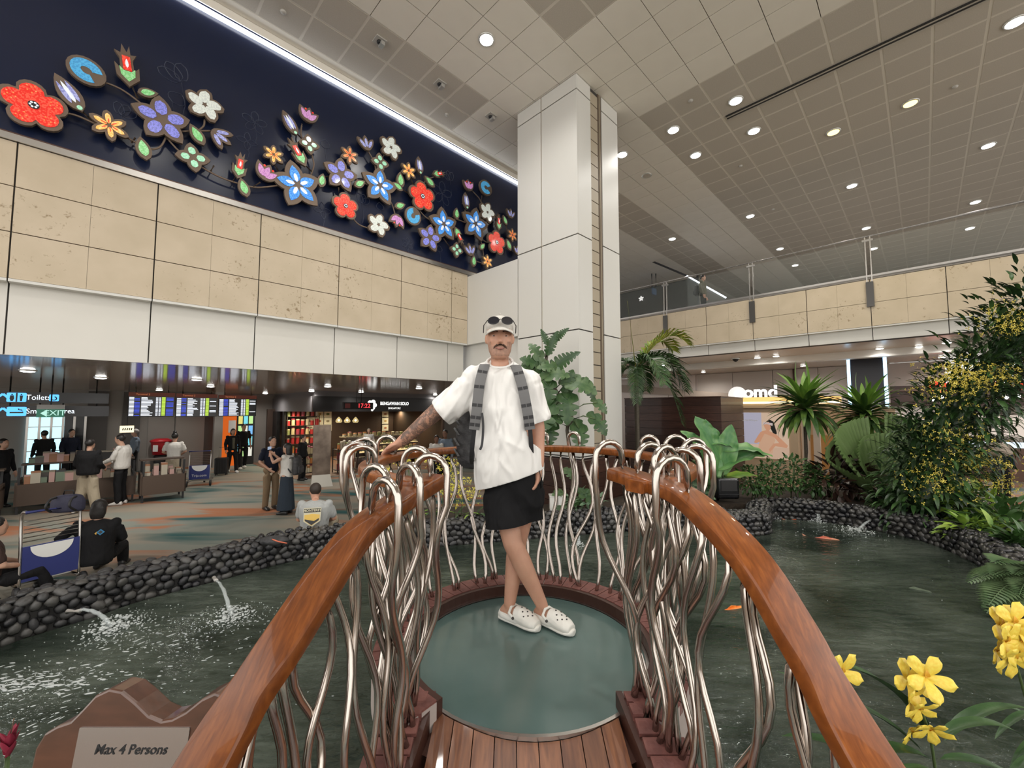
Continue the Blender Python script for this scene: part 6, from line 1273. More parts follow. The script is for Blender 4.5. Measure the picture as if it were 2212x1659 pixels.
# back wall features
BV = 20.96
d1 = thing('door_1', 'bright glass doorway with white light beyond', None, kind='structure')
ua, za = uz(60, 908, BV); ub, _ = uz(185, 908, BV)
abox('bright_glass', glow('door_glow', (0.45, 0.85, 1.0), 1.7), d1, ua, ub - 0.5, BV - 0.03, BV, 0.1, 2.1)
abox('dark_glass', M_SCR, d1, ub - 0.5, ub, BV - 0.03, BV, 0.1, 2.1)
for i in range(6): abox('mullion', M_STEEL, d1, lerp(ua, ub, i / 5) - 0.03, lerp(ua, ub, i / 5) + 0.03, BV - 0.08, BV - 0.03, 0.0, 2.15)
for z in (0.5, 0.9, 1.3, 1.7): abox('transom', M_STEEL, d1, ua, ub - 0.5, BV - 0.06, BV - 0.03, z, z + 0.03)
abox('lintel', mat('light_frame', (0.45, 0.42, 0.38), 0.5), d1, ua - 0.25, ub + 0.25, BV - 0.12, BV - 0.02, 2.1, 2.3)
for xa, xb, m_ in ((185, 230, M_DKGREY), (262, 300, M_DKGREY), (318, 375, M_GREYW), (378, 440, mat('warm_wall', (0.30, 0.27, 0.24), 0.5)), (440, 462, M_DKGREY)):
    a, _ = uz(xa, 950, BV); b, _ = uz(xb, 950, BV); abox('wall_panel', m_, d1, a, b, BV - 0.02, BV, 0, 2.95)
a, _ = uz(462, 950, 20); b, _ = uz(480, 950, 20); pil = abox('column_steel_clad', mat('pale_pillar', (0.40, 0.38, 0.35), 0.3, 0.4), None, a, b, 20, 20.3, 0, LC, kind='structure')
a, _ = uz(480, 950, 20); b, _ = uz(512, 950, 20); t = thing('orange_partition', 'glowing orange partition with a small white notice behind the walking couple', 'partition', uv((a + b) / 2, 20.2, 0)); o_ = Vector(t.location)
lb_(axbox(MB(), a, b, 20.2, 20.3, 0, 2.6)).build('panel', glow('orange_glow', (0.75, 0.13, 0.01), 0.75), t); lb_(axbox(MB(), lerp(a, b, .45), lerp(a, b, .95), 20.185, 20.2, 1.35, 1.85)).build('notice', M_PRINTW, t)
a, _ = uz(512, 950, 20); b, _ = uz(552, 950, 20); t = thing('display_window', 'dark display window with small colourful lit pictures beside the orange partition', 'display case', uv((a + b) / 2, 20.2, 0)); o_ = Vector(t.location)
lb_(axbox(MB(), a, b, 20.2, 20.32, 0, 2.7)).build('window_frame', M_BLACK, t); rg = random.Random(5)
for r_ in range(5):
    for c_ in range(3):
        x0_ = lerp(a, b, 0.1 + 0.28 * c_); lb_(axbox(MB(), x0_, x0_ + (b - a) * 0.22, 20.185, 20.2, 0.35 + 0.45 * r_, 0.72 + 0.45 * r_)).build('lit_picture', glow('pic_%d' % ((r_ * 3 + c_) % 5), [(0.2, 0.7, 0.8), (0.5, 0.8, 0.3), (0.8, 0.8, 0.7), (0.2, 0.5, 0.9), (0.8, 0.7, 0.2)][(r_ * 3 + c_) % 5], 0.9), t)
a, z = uz(259, 920, 17.5); b, z2 = uz(289, 934, 17.5); t = thing('lightbox_sign', 'small warm white lightbox sign above the market stall', 'sign', uv((a + b) / 2, 17.5, z2)); o_ = Vector(t.location)
lb_(axbox(MB(), a, b, 17.5, 17.56, z2, z)).build('lightbox', glow('lightbox_glow', (1.0, 0.88, 0.6), 1.3), t); mk = MB(); rg = random.Random(9)
for i in range(5): mk.bar(uv(lerp(a, b, 0.2 + 0.15 * i), 17.495, lerp(z2, z, 0.35)), uv(lerp(a, b, 0.25 + 0.15 * i), 17.495, lerp(z2, z, 0.65)), 0.012, 0.03)
lb_(mk).build('dark_marks', M_BLACK, t); MB().tube([V3(0, 0, 0.1) + VX * 0.03, V3(0, 0, LC - o_.z) + VX * 0.03], 0.012, 6).build('hanger', M_BLACK, t)
p = fl_(342, 1010); p = V3(p.x, p.y, 0); t = thing('red_bin', 'red lidded bin with a white notice on a dark stand', 'bin', at_z(345, 1016, 0)); MB().lathe([(0.2, 0), (0.2, 0.55), (0.16, 0.6)], n=16).build('stand', M_BLACK, t, True); MB().lathe([(0.24, 0.6), (0.3, 1.05), (0.31, 1.07)], n=18).build('bin_body', mat('red_plastic', (0.5, 0.02, 0.03), 0.35), t, True); MB().lathe([(0.33, 1.07), (0.33, 1.13), (0.2, 1.2)], n=18).build('lid', MATS['red_plastic'], t, True); MB().box((0.05, -0.3, 0.85), (0.18, 0.012, 0.24)).build('notice', M_PRINTW, t)
# ---- market stall
M_STALL = mat('stall_brown', (0.07, 0.045, 0.03), 0.6); GOODS = [mat('good_%d' % i, c, 0.5) for i, c in enumerate([(0.22, 0.18, 0.13), (0.42, 0.38, 0.30), (0.10, 0.09, 0.08), (0.30, 0.14, 0.07), (0.14, 0.19, 0.13), (0.45, 0.28, 0.25), (0.04, 0.04, 0.04)])]
def stall(label, u0, u1, v0, v1, h):
    t = thing('market_stall', label, 'market stall', uv((u0 + u1) / 2, v0, 0)); o_ = Vector(t.location)
    def B(nm_, m_, *a): q = axbox(MB(), *a); q.v = [tuple(Vector(x) - o_) for x in q.v]; return q.build(nm_, m_, t)
    B('front_board', M_STALL, u0, u1, v0, v0 + 0.04, 0.18, 0.58); B('counter', M_STALL, u0, u1, v0, v1, 0.58, 0.64); B('back_shelf', M_STALL, u0, u1, v1 - 0.3, v1, 0.98, 1.02); B('side_board', M_STALL, u0, u0 + 0.04, v0, v1, 0.18, 0.7); B('side_board', M_STALL, u1 - 0.04, u1, v0, v1, 0.18, 0.7)
    for a in (u0 + 0.03, u1 - 0.07):
        for b in (v0 + 0.03, v1 - 0.07): B('leg', M_BLACK, a, a + 0.04, b, b + 0.04, 0, h)
    return t
su0, sv0 = fl_(28, 1112).dot(UX), 14.1; su1 = fl_(292, 1085).dot(UX)
stall('long dark market stall crowded with small goods', su0, su1, 14.1, 15.3, 1.02); stall('short market stall end with a wire cart of goods', su1 + 0.06, su1 + 0.95, 13.7, 14.5, 1.0); stall('dark stall corner at the far left edge', su0 - 1.4, su0 - 0.15, 13.3, 14.3, 1.0)
rg = random.Random(21)
gm = []
for i in range(7):
    q = MB().box((0, 0, 0.5), (1, 1, 1)).mesh('goods_box'); q.materials.append(GOODS[i]); gm.append(q)
def good(u, v, z, w, d, h, i, label, group, name='goods_box', cat='box'):
    t = thing(name, label, cat, uv(u, v, z), R(45) + rg.uniform(-0.15, 0.15), group); o = link('box_body', gm[i], t); o.scale = (w, d, h)
    o2 = link('box_lid', gm[(i + 2) % 7], t); o2.scale = (w * 1.03, d * 1.03, h * 0.18); o2.location = (0, 0, h); return t
for i in range(42): good(lerp(su0 + 0.16, su1 - 0.16, (i % 14) / 13), 14.27 + 0.26 * (i // 14), 0.64, rg.uniform(0.08, 0.15), rg.uniform(0.06, 0.14), rg.uniform(0.05, 0.24), rg.randrange(7), 'small packet of goods in the %s row on the long dark market stall' % ['front', 'middle', 'back'][i // 14], 'goods on the long stall')
for i in range(16): good(lerp(su0 + 0.16, su1 - 0.16, i / 15), 15.15, 1.02, rg.uniform(0.08, 0.14), 0.12, rg.uniform(0.08, 0.24), rg.randrange(7), 'small box standing on the back shelf of the long market stall', 'boxes on the stall back shelf')
for i in range(10): good(lerp(su1 + 0.2, su1 + 0.82, (i % 5) / 4), 13.87 + 0.25 * (i // 5), 0.64, rg.uniform(0.08, 0.12), 0.12, rg.uniform(0.06, 0.25), rg.randrange(7), 'packet of goods in the %s row on the short market stall end' % ['front', 'back'][i // 5], 'goods on the short stall')
# ---- snack shop
SH = 16.0; UA = uz(675, 900, SH)[0]; UB = 11.5; M_SHOPB = mat('shop_black', (0.012, 0.011, 0.011), 0.35); M_SHOPG = mat('shop_grey', (0.17, 0.16, 0.165), 0.5); M_SHOPW = mat('shop_dark_wood', (0.055, 0.032, 0.022), 0.5)
zf0, zf1 = uz(800, 889, SH)[1], uz(800, 858, SH)[1]
sp_ = thing('shop_front', 'snack shop with black Bengawan Solo fascia and warm lit interior', 'shop', uv(UA, SH, 0)); o_ = Vector(sp_.location)
def SB(nm_, m_, *a):
    q = axbox(MB(), *a); q.v = [tuple(Vector(x) - o_) for x in q.v]; return q.build(nm_, m_, sp_)
SB('fascia', M_SHOPB, UA, UB, SH, SH + 0.12, zf0, zf1); SB('side_fascia', M_SHOPG, UA - 0.0, UA + 0.1, SH + 0.12, 21.0, zf0, zf1); SB('bulkhead', M_SHOPG, UA + 0.1, UB, SH + 0.1, 21, zf1, LC); SB('shop_ceiling', M_SHOPW, UA + 0.1, UB, SH + 0.12, 21, zf0 + 0.1, zf0 + 0.14)
SB('back_wall', M_SHOPW, UA - 0.3, UB, 20.6, 20.75, 0, zf0 + 0.1); SB('side_panel', M_SHOPB, UA - 0.08, UA + 0.05, 20.0, 23.5, 0, zf0)
SB('corner_post', M_SHOPB, UA + 0.02, UA + 0.1, 19.4, 19.6, 0, zf0); SB('shop_floor', mat('shop_floor', (0.16, 0.08, 0.05), 0.4), UA - 0.9, UB, 14.6, 20.6, 0.002, 0.012); SB('right_wall', M_SHOPW, UB - 0.1, UB, SH, 20.6, 0, zf0)
M_LOGO = glow('logo_white', (0.95, 0.95, 0.92), 1.5)
def stx(nm_, tx, sz, m_, px, py, v=SH - 0.012, **k_):
    u, z = uz(px, py, v); return text(nm_, tx, sz, m_, uv(u, v, z) - o_, UX, Z3, sp_, depth=0.002, **k_)
stx('fascia_lettering', 'BENGAWAN SOLO', 0.185, M_LOGO, 853, 872, sx=0.84, bold=0.004); stx('fascia_lettering', 'SINGAPORE', 0.11, M_LOGO, 852, 882)
lg = MB(); u, z = uz(803, 874, SH)
for i, (dx, dz, r_) in enumerate([(-0.08, 0.07, 0.10), (0.06, 0.1, 0.10), (0.13, -0.02, 0.09), (-0.16, -0.03, 0.08), (0.06, -0.13, 0.08), (0.02, -0.22, 0.05)]): lg.prism(circ(r_, 14), uv(u + dx, SH - 0.004 - 0.001 * i, z + dz) - o_, UX, Z3, -VX, 0.006)
lg.build('logo_bloom', M_LOGO, sp_); MB().prism(circ(0.06, 12), uv(u, SH - 0.014, z + 0.02) - o_, UX, Z3, -VX, 0.004).build('logo_centre', M_SHOPB, sp_)
# side sign panel
q = at_u(576, 935, UA - 0.1); lg = MB(); P0 = Vector(q)
for dx, dz, r_ in ((-0.10, 0.2, 0.16), (0.10, 0.2, 0.16), (-0.08, 0.0, 0.16), (0.12, -0.02, 0.14), (0.0, -0.18, 0.12), (0.0, -0.32, 0.07)): lg.prism(circ(r_, 14), P0 - o_ + VX * -dx + Z3 * (dz + 0.1), -VX, Z3, -UX, 0.006 + 0.001 * abs(dx))
lg.build('side_logo_bloom', M_LOGO, sp_); text('side_lettering', 'Bengawan Solo', 0.26, M_LOGO, P0 - o_ - Z3 * 0.5, -VX, Z3, sp_, depth=0.002); text('side_lettering', 'SINGAPORE', 0.12, M_LOGO, P0 - o_ - Z3 * 0.75, -VX, Z3, sp_, depth=0.002)
# framed pictures on the back wall
M_CREAM = mat('cream_card', (0.72, 0.66, 0.52), 0.7); M_FOOD = [mat('food_%d' % i, c, 0.6) for i, c in enumerate([(0.45, 0.28, 0.08), (0.12, 0.16, 0.05), (0.35, 0.12, 0.05), (0.25, 0.2, 0.12)])]
k_ = 0
for r_, py in enumerate((894, 909, 924)):
    for c_, px in enumerate((671, 690, 708, 832, 858, 872)):
        if (px, py) in ((671, 894),): continue
        u, z = uz(px, py, 20.55); nm = ['top', 'middle', 'bottom'][r_]
        t = thing('picture_frame', 'cream framed food picture, %s row, %s from the counter end of the shop wall' % (nm, ['first', 'second', 'third', 'fourth', 'fifth', 'sixth'][c_]), 'picture', uv(u, 20.55, z), R(45)); MB().box((0, 0, 0), (0.36, 0.03, 0.32)).build('frame', M_CREAM, t); MB().box((0, -0.017, 0), (0.26, 0.01, 0.2)).build('picture', M_CREAM, t); MB().ell((0, -0.02, -0.01), (0.09, 0.01, 0.055), 10, 5).build('food_print', M_FOOD[k_ % 4], t, True); k_ += 1
# red gift boxes and tins on shelves
M_SHELF = mat('shelf_dark', (0.03, 0.02, 0.015), 0.5); GC = [mat('tin_%d' % i, c, 0.35) for i, c in enumerate([(0.45, 0.03, 0.03), (0.62, 0.50, 0.28), (0.60, 0.22, 0.06), (0.5, 0.42, 0.3), (0.35, 0.05, 0.08), (0.30, 0.34, 0.12), (0.7, 0.62, 0.45)])]
tm = []
for i in range(7):
    a = MB().lathe([(0.5, 0), (0.5, 0.8)], n=10).mesh('tin_body', False); a.materials.append(GC[i]); b = MB().lathe([(0.53, 0.8), (0.53, 0.95), (0.3, 1.0)], n=10).mesh('tin_lid'); b.materials.append(GC[(i + 3) % 7]); tm.append((a, b))
def tin(u, v, z, d, h, i, label, group):
    t = thing('snack_tin', label, 'tin', uv(u, v, z), 0, group)
    for nm_, me in zip(('tin_body', 'tin_lid'), tm[i]): o = link(nm_, me, t); o.scale = (d, d, h)
def shelves(label, u0, u1, v0, v1, hs, n_, label2, grp, hgt=0.16, i0=0, dd=None):
    t = thing('display_shelf', label, 'shelf', uv((u0 + u1) / 2, (v0 + v1) / 2, 0)); oo = Vector(t.location)
    for z in hs:
        q = axbox(MB(), u0, u1, v0, v1, z - 0.02, z); q.v = [tuple(Vector(x) - oo) for x in q.v]; q.build('shelf_board', M_SHELF, t)
    for a in (u0, u1 - 0.03):
        for b in (v0, v1 - 0.03): q = axbox(MB(), a, a + 0.03, b, b + 0.03, 0, max(hs) + 0.05); q.v = [tuple(Vector(x) - oo) for x in q.v]; q.build('shelf_post', M_SHELF, t)
    for z in hs:
        for i in range(n_):
            u = lerp(u0 + 0.08, u1 - 0.08, i / max(1, n_ - 1)); tin(u, lerp(v0, v1, 0.3), z, (dd or min(0.15, (u1 - u0) / n_ * 0.9)), hgt * rg.uniform(0.8, 1.2), (i0 + (0 if rg.random() < 0.6 else rg.randrange(7))) % 7, label2 + ', ' + (['lowest', 'second lowest', 'third lowest', 'fourth lowest', 'highest'] if len(hs) > 4 else ['lowest', 'second lowest', 'third lowest', 'highest'])[hs.index(z)] + ' board', grp)
ua_ = uz(612, 950, 19.6)[0]; ub_ = uz(680, 950, 19.6)[0]
shelves('tall lit shelf of red gift tins at the shop corner', UA + 0.15, UA + 1.5, 19.4, 19.8, [0.4, 0.8, 1.2, 1.6, 2.0], 7, 'red and orange gift tin on the tall shop corner shelf', 'gift tins on the tall corner shelf', 0.3, 0)
shelves('low display rack of snack tins in front of the shop', uz(652, 1000, 15.2)[0], uz(690, 1000, 15.2)[0], 14.9, 15.4, [0.15, 0.45, 0.78], 6, 'pale snack tin on the low rack before the shop', 'tins on the low front rack', 0.24, 1)
shelves('display rack of snack jars right of the standing banner', uz(722, 1000, 15.2)[0], uz(766, 1000, 15.2)[0], 14.9, 15.4, [0.12, 0.5, 0.85], 7, 'stacked snack jar on the rack right of the banner', 'jars on the rack by the banner', 0.28, 3)
shelves('stepped pastry stand behind the counter', uz(900, 950, 18.6)[0], uz(955, 950, 18.6)[0], 18.4, 18.8, [0.9, 1.2, 1.5, 1.8], 8, 'boxed pastry tin on the stand at the counter end', 'tins on the stepped pastry stand', 0.24, 1)
# glass cake counter
cu0 = uz(745, 960, 17.0)[0]; cu1 = uz(905, 960, 17.0)[0]
t = thing('cake_counter', 'long glowing glass cake counter inside the snack shop', 'counter', uv((cu0 + cu1) / 2, 17, 0)); oo = Vector(t.location)
def CB(nm_, m_, *a):
    q = axbox(MB(), *a); q.v = [tuple(Vector(x) - oo) for x in q.v]; return q.build(nm_, m_, t)
CB('plinth', M_SHOPW, cu0, cu1, 16.9, 17.6, 0, 0.45); CB('lit_shelf', glow('counter_glow', (1.0, 0.75, 0.35), 1.1), cu0, cu1, 17.1, 17.5, 0.45, 0.5); CB('lit_shelf', MATS['counter_glow'], cu0, cu1, 17.1, 17.5, 0.78, 0.8); CB('glass_front', M_GLASS, cu0, cu1, 16.9, 16.92, 0.45, 1.12); CB('counter_top', mat('counter_top', (0.3, 0.26, 0.18), 0.2), cu0, cu1, 16.9, 17.6, 1.12, 1.16)
for z in (0.5, 0.8, 1.16):
    for i in range(16): tin(lerp(cu0 + 0.1, cu1 - 0.1, i / 15), 17.2 if z < 1 else 17.3, z, 0.16, rg.uniform(0.1, 0.2), rg.choice([1, 3, 5, 6, 2]), 'pale yellow cake or cookie tin %s the lit cake counter' % ('on top of' if z > 1 else 'on the upper board of' if z > 0.6 else 'on the lower board of'), 'cakes on the counter top' if z > 1 else 'cakes in the counter')
# pendant lamps
for i, px in enumerate((732, 750, 768)):
    u, z = uz(px, 908, 16.5); t = thing('pendant_lamp', 'clear glass pendant lamp over the shop front, %s of three' % ['one nearest the banner', 'middle one', 'one nearest the counter'][i], 'lamp', uv(u, 16.5, z - 0.1)); MB().lathe([(0.02, 0.24), (0.05, 0.2), (0.12, 0.1), (0.12, 0.04), (0.07, 0.0)], n=14).build('glass_shade', mat('pendant_glass', (0.9, 0.8, 0.5), 0.1, alpha=0.35, emit=(1.0, 0.8, 0.4), estr=0.5), t, True); MB().ell((0, 0, 0.1), 0.04, 8, 6).build('bulb', glow('bulb_warm', (1.0, 0.85, 0.5), 6), t, True); MB().tube([(0, 0, 0.24), (0, 0, zf0 + 0.1 - (z - 0.1))], 0.006, 5).build('cord', M_BLACK, t)
# clock
u0, z1 = uz(742, 869, 14.6); u1, z0 = uz(806, 884, 14.6); t = thing('digital_clock', 'black hanging digital clock with red digits 17:22', 'clock', uv((u0 + u1) / 2, 14.6, z0)); o_ = Vector(t.location)
lb_(axbox(MB(), u0, u1, 14.6, 14.7, z0, z1)).build('clock_case', M_BLACK, t); text('digits', '17:22', (z1 - z0) * 0.9, glow('red_led', (1.0, 0.05, 0.06), 2.2), uv(lerp(u0, u1, 0.68), 14.59, (z0 + z1) / 2) - o_, UX, Z3, t, depth=0.001); lb_(axbox(MB(), lerp(u0, u1, 0.05), lerp(u0, u1, 0.22), 14.592, 14.6, lerp(z0, z1, 0.15), lerp(z0, z1, 0.85))).build('side_label', mat('dull_red_label', (0.25, 0.06, 0.06), 0.5), t)
for f in (0.45, 0.6): MB().tube([uv(lerp(u0, u1, f), 14.65, z1) - o_, uv(lerp(u0, u1, f), 14.65, LC) - o_], 0.012, 6).build('hanger', M_BLACK, t, True)
# standing banner
q = fl_(693, 1048); t = thing('standing_banner', 'tall angled standing banner with pale foot in front of the shop', 'banner', q, R(30)); MB().box((0, 0, 0.95), (0.5, 0.05, 1.75)).build('banner_panel', mat('banner_print', (0.22, 0.17, 0.13), 0.4, col2=(0.10, 0.07, 0.05), scale=3), t); MB().hexa([(-0.3, -0.35, 0), (0.3, -0.35, 0), (0.3, 0.15, 0), (-0.3, 0.15, 0), (-0.25, -0.02, 0.32), (0.25, -0.02, 0.32), (0.25, 0.03, 0.32), (-0.25, 0.03, 0.32)]).build('foot', mat('banner_foot', (0.35, 0.33, 0.28), 0.5), t)
# arched cart
q = at_z(792, 1012, 0.0); t = thing('arched_cart', 'round dark wooden cart with arched black frame before the counter', 'cart', q); MB().lathe([(0.42, 0.02), (0.46, 0.42), (0.42, 0.44)], n=20).build('barrel_base', M_SHOPW, t, True)
for rz_ in (0, 60, 120): MB().tube([Matrix.Rotation(R(rz_), 3, 'Z') @ V3(0.42 * math.cos(a), 0, 0.44 + 0.62 * math.sin(a)) for a in [i * math.pi / 14 for i in range(15)]], 0.022, 6).build('hoop', M_BLACK, t, True)
MB().lathe([(0.425, 0.72), (0.425, 0.75)], n=20).build('hoop_ring', M_BLACK, t)
# warm shop lamps
for i, (px, v) in enumerate([(700, 17.5), (760, 18.0), (830, 18.0), (890, 17.6), (640, 19.0), (720, 19.6), (860, 19.8)]):
    u = uz(px, 900, v)[0]; downlight(uv(u, v, zf0 + 0.1), True, w=110, group='warm downlights in the shop ceiling', label='small warm downlight in the shop ceiling', rm=LR3, rad=0.06, size=160)
# ================================================================ right-hand side under and above the walkway
def loc_to(mb, o_): mb.v = [tuple(Vector(q) - o_) for q in mb.v]; return mb
M_DKWOOD = wood('dark_cladding_wood', (0.028, 0.010, 0.007), (0.045, 0.017, 0.011), (0.07, 0.028, 0.018), 0.4, 0.1, 3, (1.2, 1.2, 16))
# plinth below the column
pl = thing('column_plinth', 'dark red-brown timber plinth at the foot of the white column', 'plinth', uv(UC - 0.1, VC0 - 0.1, 0)); o_ = Vector(pl.location)
for i in range(5): loc_to(axbox(MB(), UC - 0.12, 8.1, VC0 - 0.12, VC1 + 0.1, 0.27 * i + 0.004, 0.27 * (i + 1) - 0.004), o_).build('plinth_board', M_DKWOOD, pl)
# kiosk
kk = thing('timber_kiosk', 'dark stained timber clad kiosk box behind the pond planting', 'kiosk', uv(10.65, 3.49, 0)); o_ = Vector(kk.location); KT = 2.61
loc_to(axbox(MB(), 10.68, 12.36, 3.52, 6.05, 0, KT - 0.02), o_).build('kiosk_core', M_BLACK, kk)
for i in range(13):
    z0, z1 = 0.2 * i + 0.004, 0.2 * (i + 1) - 0.004
    loc_to(axbox(MB(), 10.65, 10.68, 3.49, 6.08, z0, z1), o_).build('plank', M_DKWOOD, kk); loc_to(axbox(MB(), 10.68, 12.39, 3.49, 3.52, z0, z1), o_).build('plank', M_DKWOOD, kk)
loc_to(axbox(MB(), 10.64, 12.4, 3.48, 6.09, 2.6, 2.625), o_).build('top_trim', M_BAND, kk)
# massage shop
MU = 14.2
def vz(px, py, u): q = at_u(px, py, u); return q.dot(VX), q.z
M_CREAMW = mat('cream_wall', (0.52, 0.38, 0.25), 0.5); M_WARML = glow('warm_lightbox', (1.0, 0.55, 0.18), 1.3); M_WARML2 = glow('warm_strip', (1.0, 0.85, 0.5), 2.5)
ms = thing('massage_shop', 'cream shop wall with warm light band behind the dark kiosk', 'shop', uv(MU, 2.5, 0)); o_ = Vector(ms.location)
va = vz(1560, 900, MU)[0]; vb = vz(1722, 900, MU)[0]; zt = vz(1650, 858, MU)[1]; zl = vz(1650, 870, MU)[1]; zb = vz(1650, 880, MU)[1]
def MSB(nm_, m_, *a): return loc_to(axbox(MB(), *a), o_).build(nm_, m_, ms)
MSB('wall_panel', M_CREAMW, MU, MU + 0.2, vb, va, 0, zb); MSB('lightbox', M_WARML, MU - 0.15, MU + 0.2, vb - 1.0, va, zl, zt); MSB('light_strip', M_WARML2, MU - 0.16, MU - 0.12, vb - 1.0, va, zl - 0.03, zl + 0.03); MSB('soffit_band', M_CREAMW, MU - 0.1, MU + 0.2, vb - 1.0, va, zb - 0.02, zl - 0.03)
MSB('side_return', M_CREAMW, MU + 0.2, MU + 2.0, vb, vb + 0.1, 0, zb)
for px in (1735, 1760): v_ = vz(px, 950, MU)[0]; MSB('pale_post', mat('pale_post', (0.55, 0.45, 0.36), 0.5), MU + 0.3, MU + 0.4, v_ - 0.08, v_ + 0.08, 0, zb)
MSB('inner_wall', mat('ochre_wall', (0.42, 0.22, 0.07), 0.6), MU + 1.8, MU + 1.9, vb - 2.0, vb, 0, 1.5); MSB('inner_wall', M_CREAMW, MU + 1.8, MU + 1.9, vb - 2.0, vb, 1.5, zb)
v_, z_ = vz(1631, 852, MU - 0.1); text('roof_lettering', 'oomd', 0.5, M_LOGO, uv(MU - 0.1, v_, z_ + 0.06) - o_, -VX, Z3, ms, depth=0.03, bold=0.012)
v_, z_ = vz(1593, 853, MU - 0.05); MB().prism(circ(0.26, 20), uv(MU - 0.05, v_, z_) - o_, -VX, Z3, -UX, 0.03).build('roof_disc', glow('disc_white', (0.9, 0.86, 0.82), 1.0), ms, fix=True)
# poster
px0, px1 = 1602, 1706; vp0, zp1 = vz(px0, 891, MU - 0.02); vp1, zp0 = vz(px1, 994, MU - 0.02); W_ = vp0 - vp1; H_ = zp1 - zp0
po = thing('advert_poster', 'bright advert poster of a seated woman in a peach dress wearing an eye mask', 'poster', uv(MU - 0.02, vp0, zp0)); o_ = Vector(po.location)
def PP(nm_, m_, pts, off): MB().prism([(a * W_, b * H_) for a, b in pts], uv(MU - 0.02 - off, vp0, zp0) - o_, -VX, Z3, -UX, 0.002).build(nm_, m_, po, fix=True)
def pg(n, c, e=0.55): return glow('poster_' + n, c, e)
PP('backing', pg('peach', (0.85, 0.62, 0.45)), [(0, 0), (1, 0), (1, 1), (0, 1)], 0.0); PP('lavender_field', pg('lavender', (0.58, 0.56, 0.70)), [(0, 0.3), (0.44, 0.3), (0.44, 1), (0, 1)], 0.003)
PP('seat_print', pg('seat', (0.80, 0.55, 0.40)), [(0, 0.02), (1, 0.0), (1, 0.26), (0.4, 0.22), (0, 0.14)], 0.003)
PP('hair_print', pg('hair', (0.02, 0.025, 0.02), 0.2), [(0.55, 0.8), (0.62, 0.85), (0.7, 0.8), (0.73, 0.68), (0.76, 0.55), (0.7, 0.5), (0.66, 0.6), (0.6, 0.72)], 0.006)
PP('dress_print', pg('dress', (0.82, 0.50, 0.33)), [(0.4, 0.5), (0.5, 0.56), (0.68, 0.56), (0.72, 0.4), (0.68, 0.3), (0.66, 0.12), (0.3, 0.08), (0.36, 0.25)], 0.006)
PP('skin_print', pg('skin', (0.80, 0.40, 0.24)), [(0.48, 0.78), (0.6, 0.8), (0.64, 0.68), (0.6, 0.6), (0.76, 0.52), (0.84, 0.44), (0.98, 0.3), (0.95, 0.25), (0.72, 0.28), (0.6, 0.14), (0.58, 0.2), (0.68, 0.33), (0.8, 0.35), (0.7, 0.47), (0.5, 0.54), (0.4, 0.36), (0.3, 0.32), (0.26, 0.34), (0.36, 0.5), (0.42, 0.58), (0.54, 0.62), (0.5, 0.68)], 0.009)
PP('mask_print', pg('mask', (0.75, 0.62, 0.60)), [(0.46, 0.73), (0.48, 0.8), (0.68, 0.77), (0.68, 0.71), (0.56, 0.75)], 0.012)
text('poster_lettering', 'Portable Massager', 0.075, M_PRINTW, uv(MU - 0.035, vp0 - W_ * 0.18, zp0 + H_ * 0.83) - o_, -VX, Z3, po, depth=0.0008, sx=0.8); 
# customer at the massage shop
q = at_y(1803, 962, 11.2); human('person in black seated under the dracaena at the massage shop', V3(q.x, q.y, 0), cam_rz(q) + R(70), 1.68, top=M_BLKC, sleeve='short', ov=sit() | {'elR': (-0.22, -0.2, 0.72), 'wrR': (-0.12, -0.42, 0.78)}, eyes=False)
# rear walls under the walkway
M_OFFW = mat('pinkish_wall', (0.72, 0.64, 0.59), 0.5); rw = thing('wall_rear', 'off-white panelled rear wall under the walkway', None, kind='structure')
for i in range(9): abox('wall_panel', M_OFFW, rw, 22.0, 22.1, 11.4 - 1.5 * i + 0.01, 12.9 - 1.5 * i - 0.01, 0, 4.1)
for i in range(5): abox('upper_panel', mat('taupe_panel', (0.52, 0.46, 0.41), 0.5), rw, 21.9, 22.0, 6.6 - 1.7 * i + 0.01, 8.3 - 1.7 * i - 0.01, 3.1, 4.1)
abox('dark_mullion', M_BAND, rw, 21.8, 21.9, 4.0, 4.1, 2.6, 4.1)
sb = MB(); sb.hexa([uv(21.5, 12.5, 3.3), uv(21.9, 12.5, 3.3), uv(21.9, 5.5, 2.75), uv(21.5, 5.5, 2.75), uv(21.5, 12.5, 3.75), uv(21.9, 12.5, 3.75), uv(21.9, 5.5, 2.95), uv(21.5, 5.5, 2.95)]); sb.build('sloped_soffit', mat('taupe_soffit', (0.34, 0.27, 0.22), 0.5), rw, fix=True)
abox('dark_fascia', M_DKWOOD, rw, 21.4, 21.6, 3.0, 5.6, 2.3, 2.95)
# dark screen with light edges
v0_, _ = vz(1916, 800, 19); v1_, _ = vz(1829, 800, 19); zt_ = min(4.11, vz(1870, 762, 19)[1]); zb_ = vz(1870, 880, 19)[1]
ds = thing('dark_display_panel', 'tall dark display panel with two blue-white light edges', 'screen', uv(19, (v0_ + v1_) / 2, zb_ - 1.5)); o_ = Vector(ds.location)
loc_to(axbox(MB(), 19, 19.15, v0_ + 0.06, v1_ - 0.06, zb_ - 1.5, zt_), o_).build('panel_face', mat('panel_navy', (0.012, 0.013, 0.022), 0.3), ds)
for a in (v0_, v1_ - 0.1): loc_to(axbox(MB(), 18.97, 19.1, a, a + 0.09, zb_ - 1.5, zt_), o_).build('light_edge', glow('edge_blue', (0.45, 0.75, 1.0), 3.0), ds)
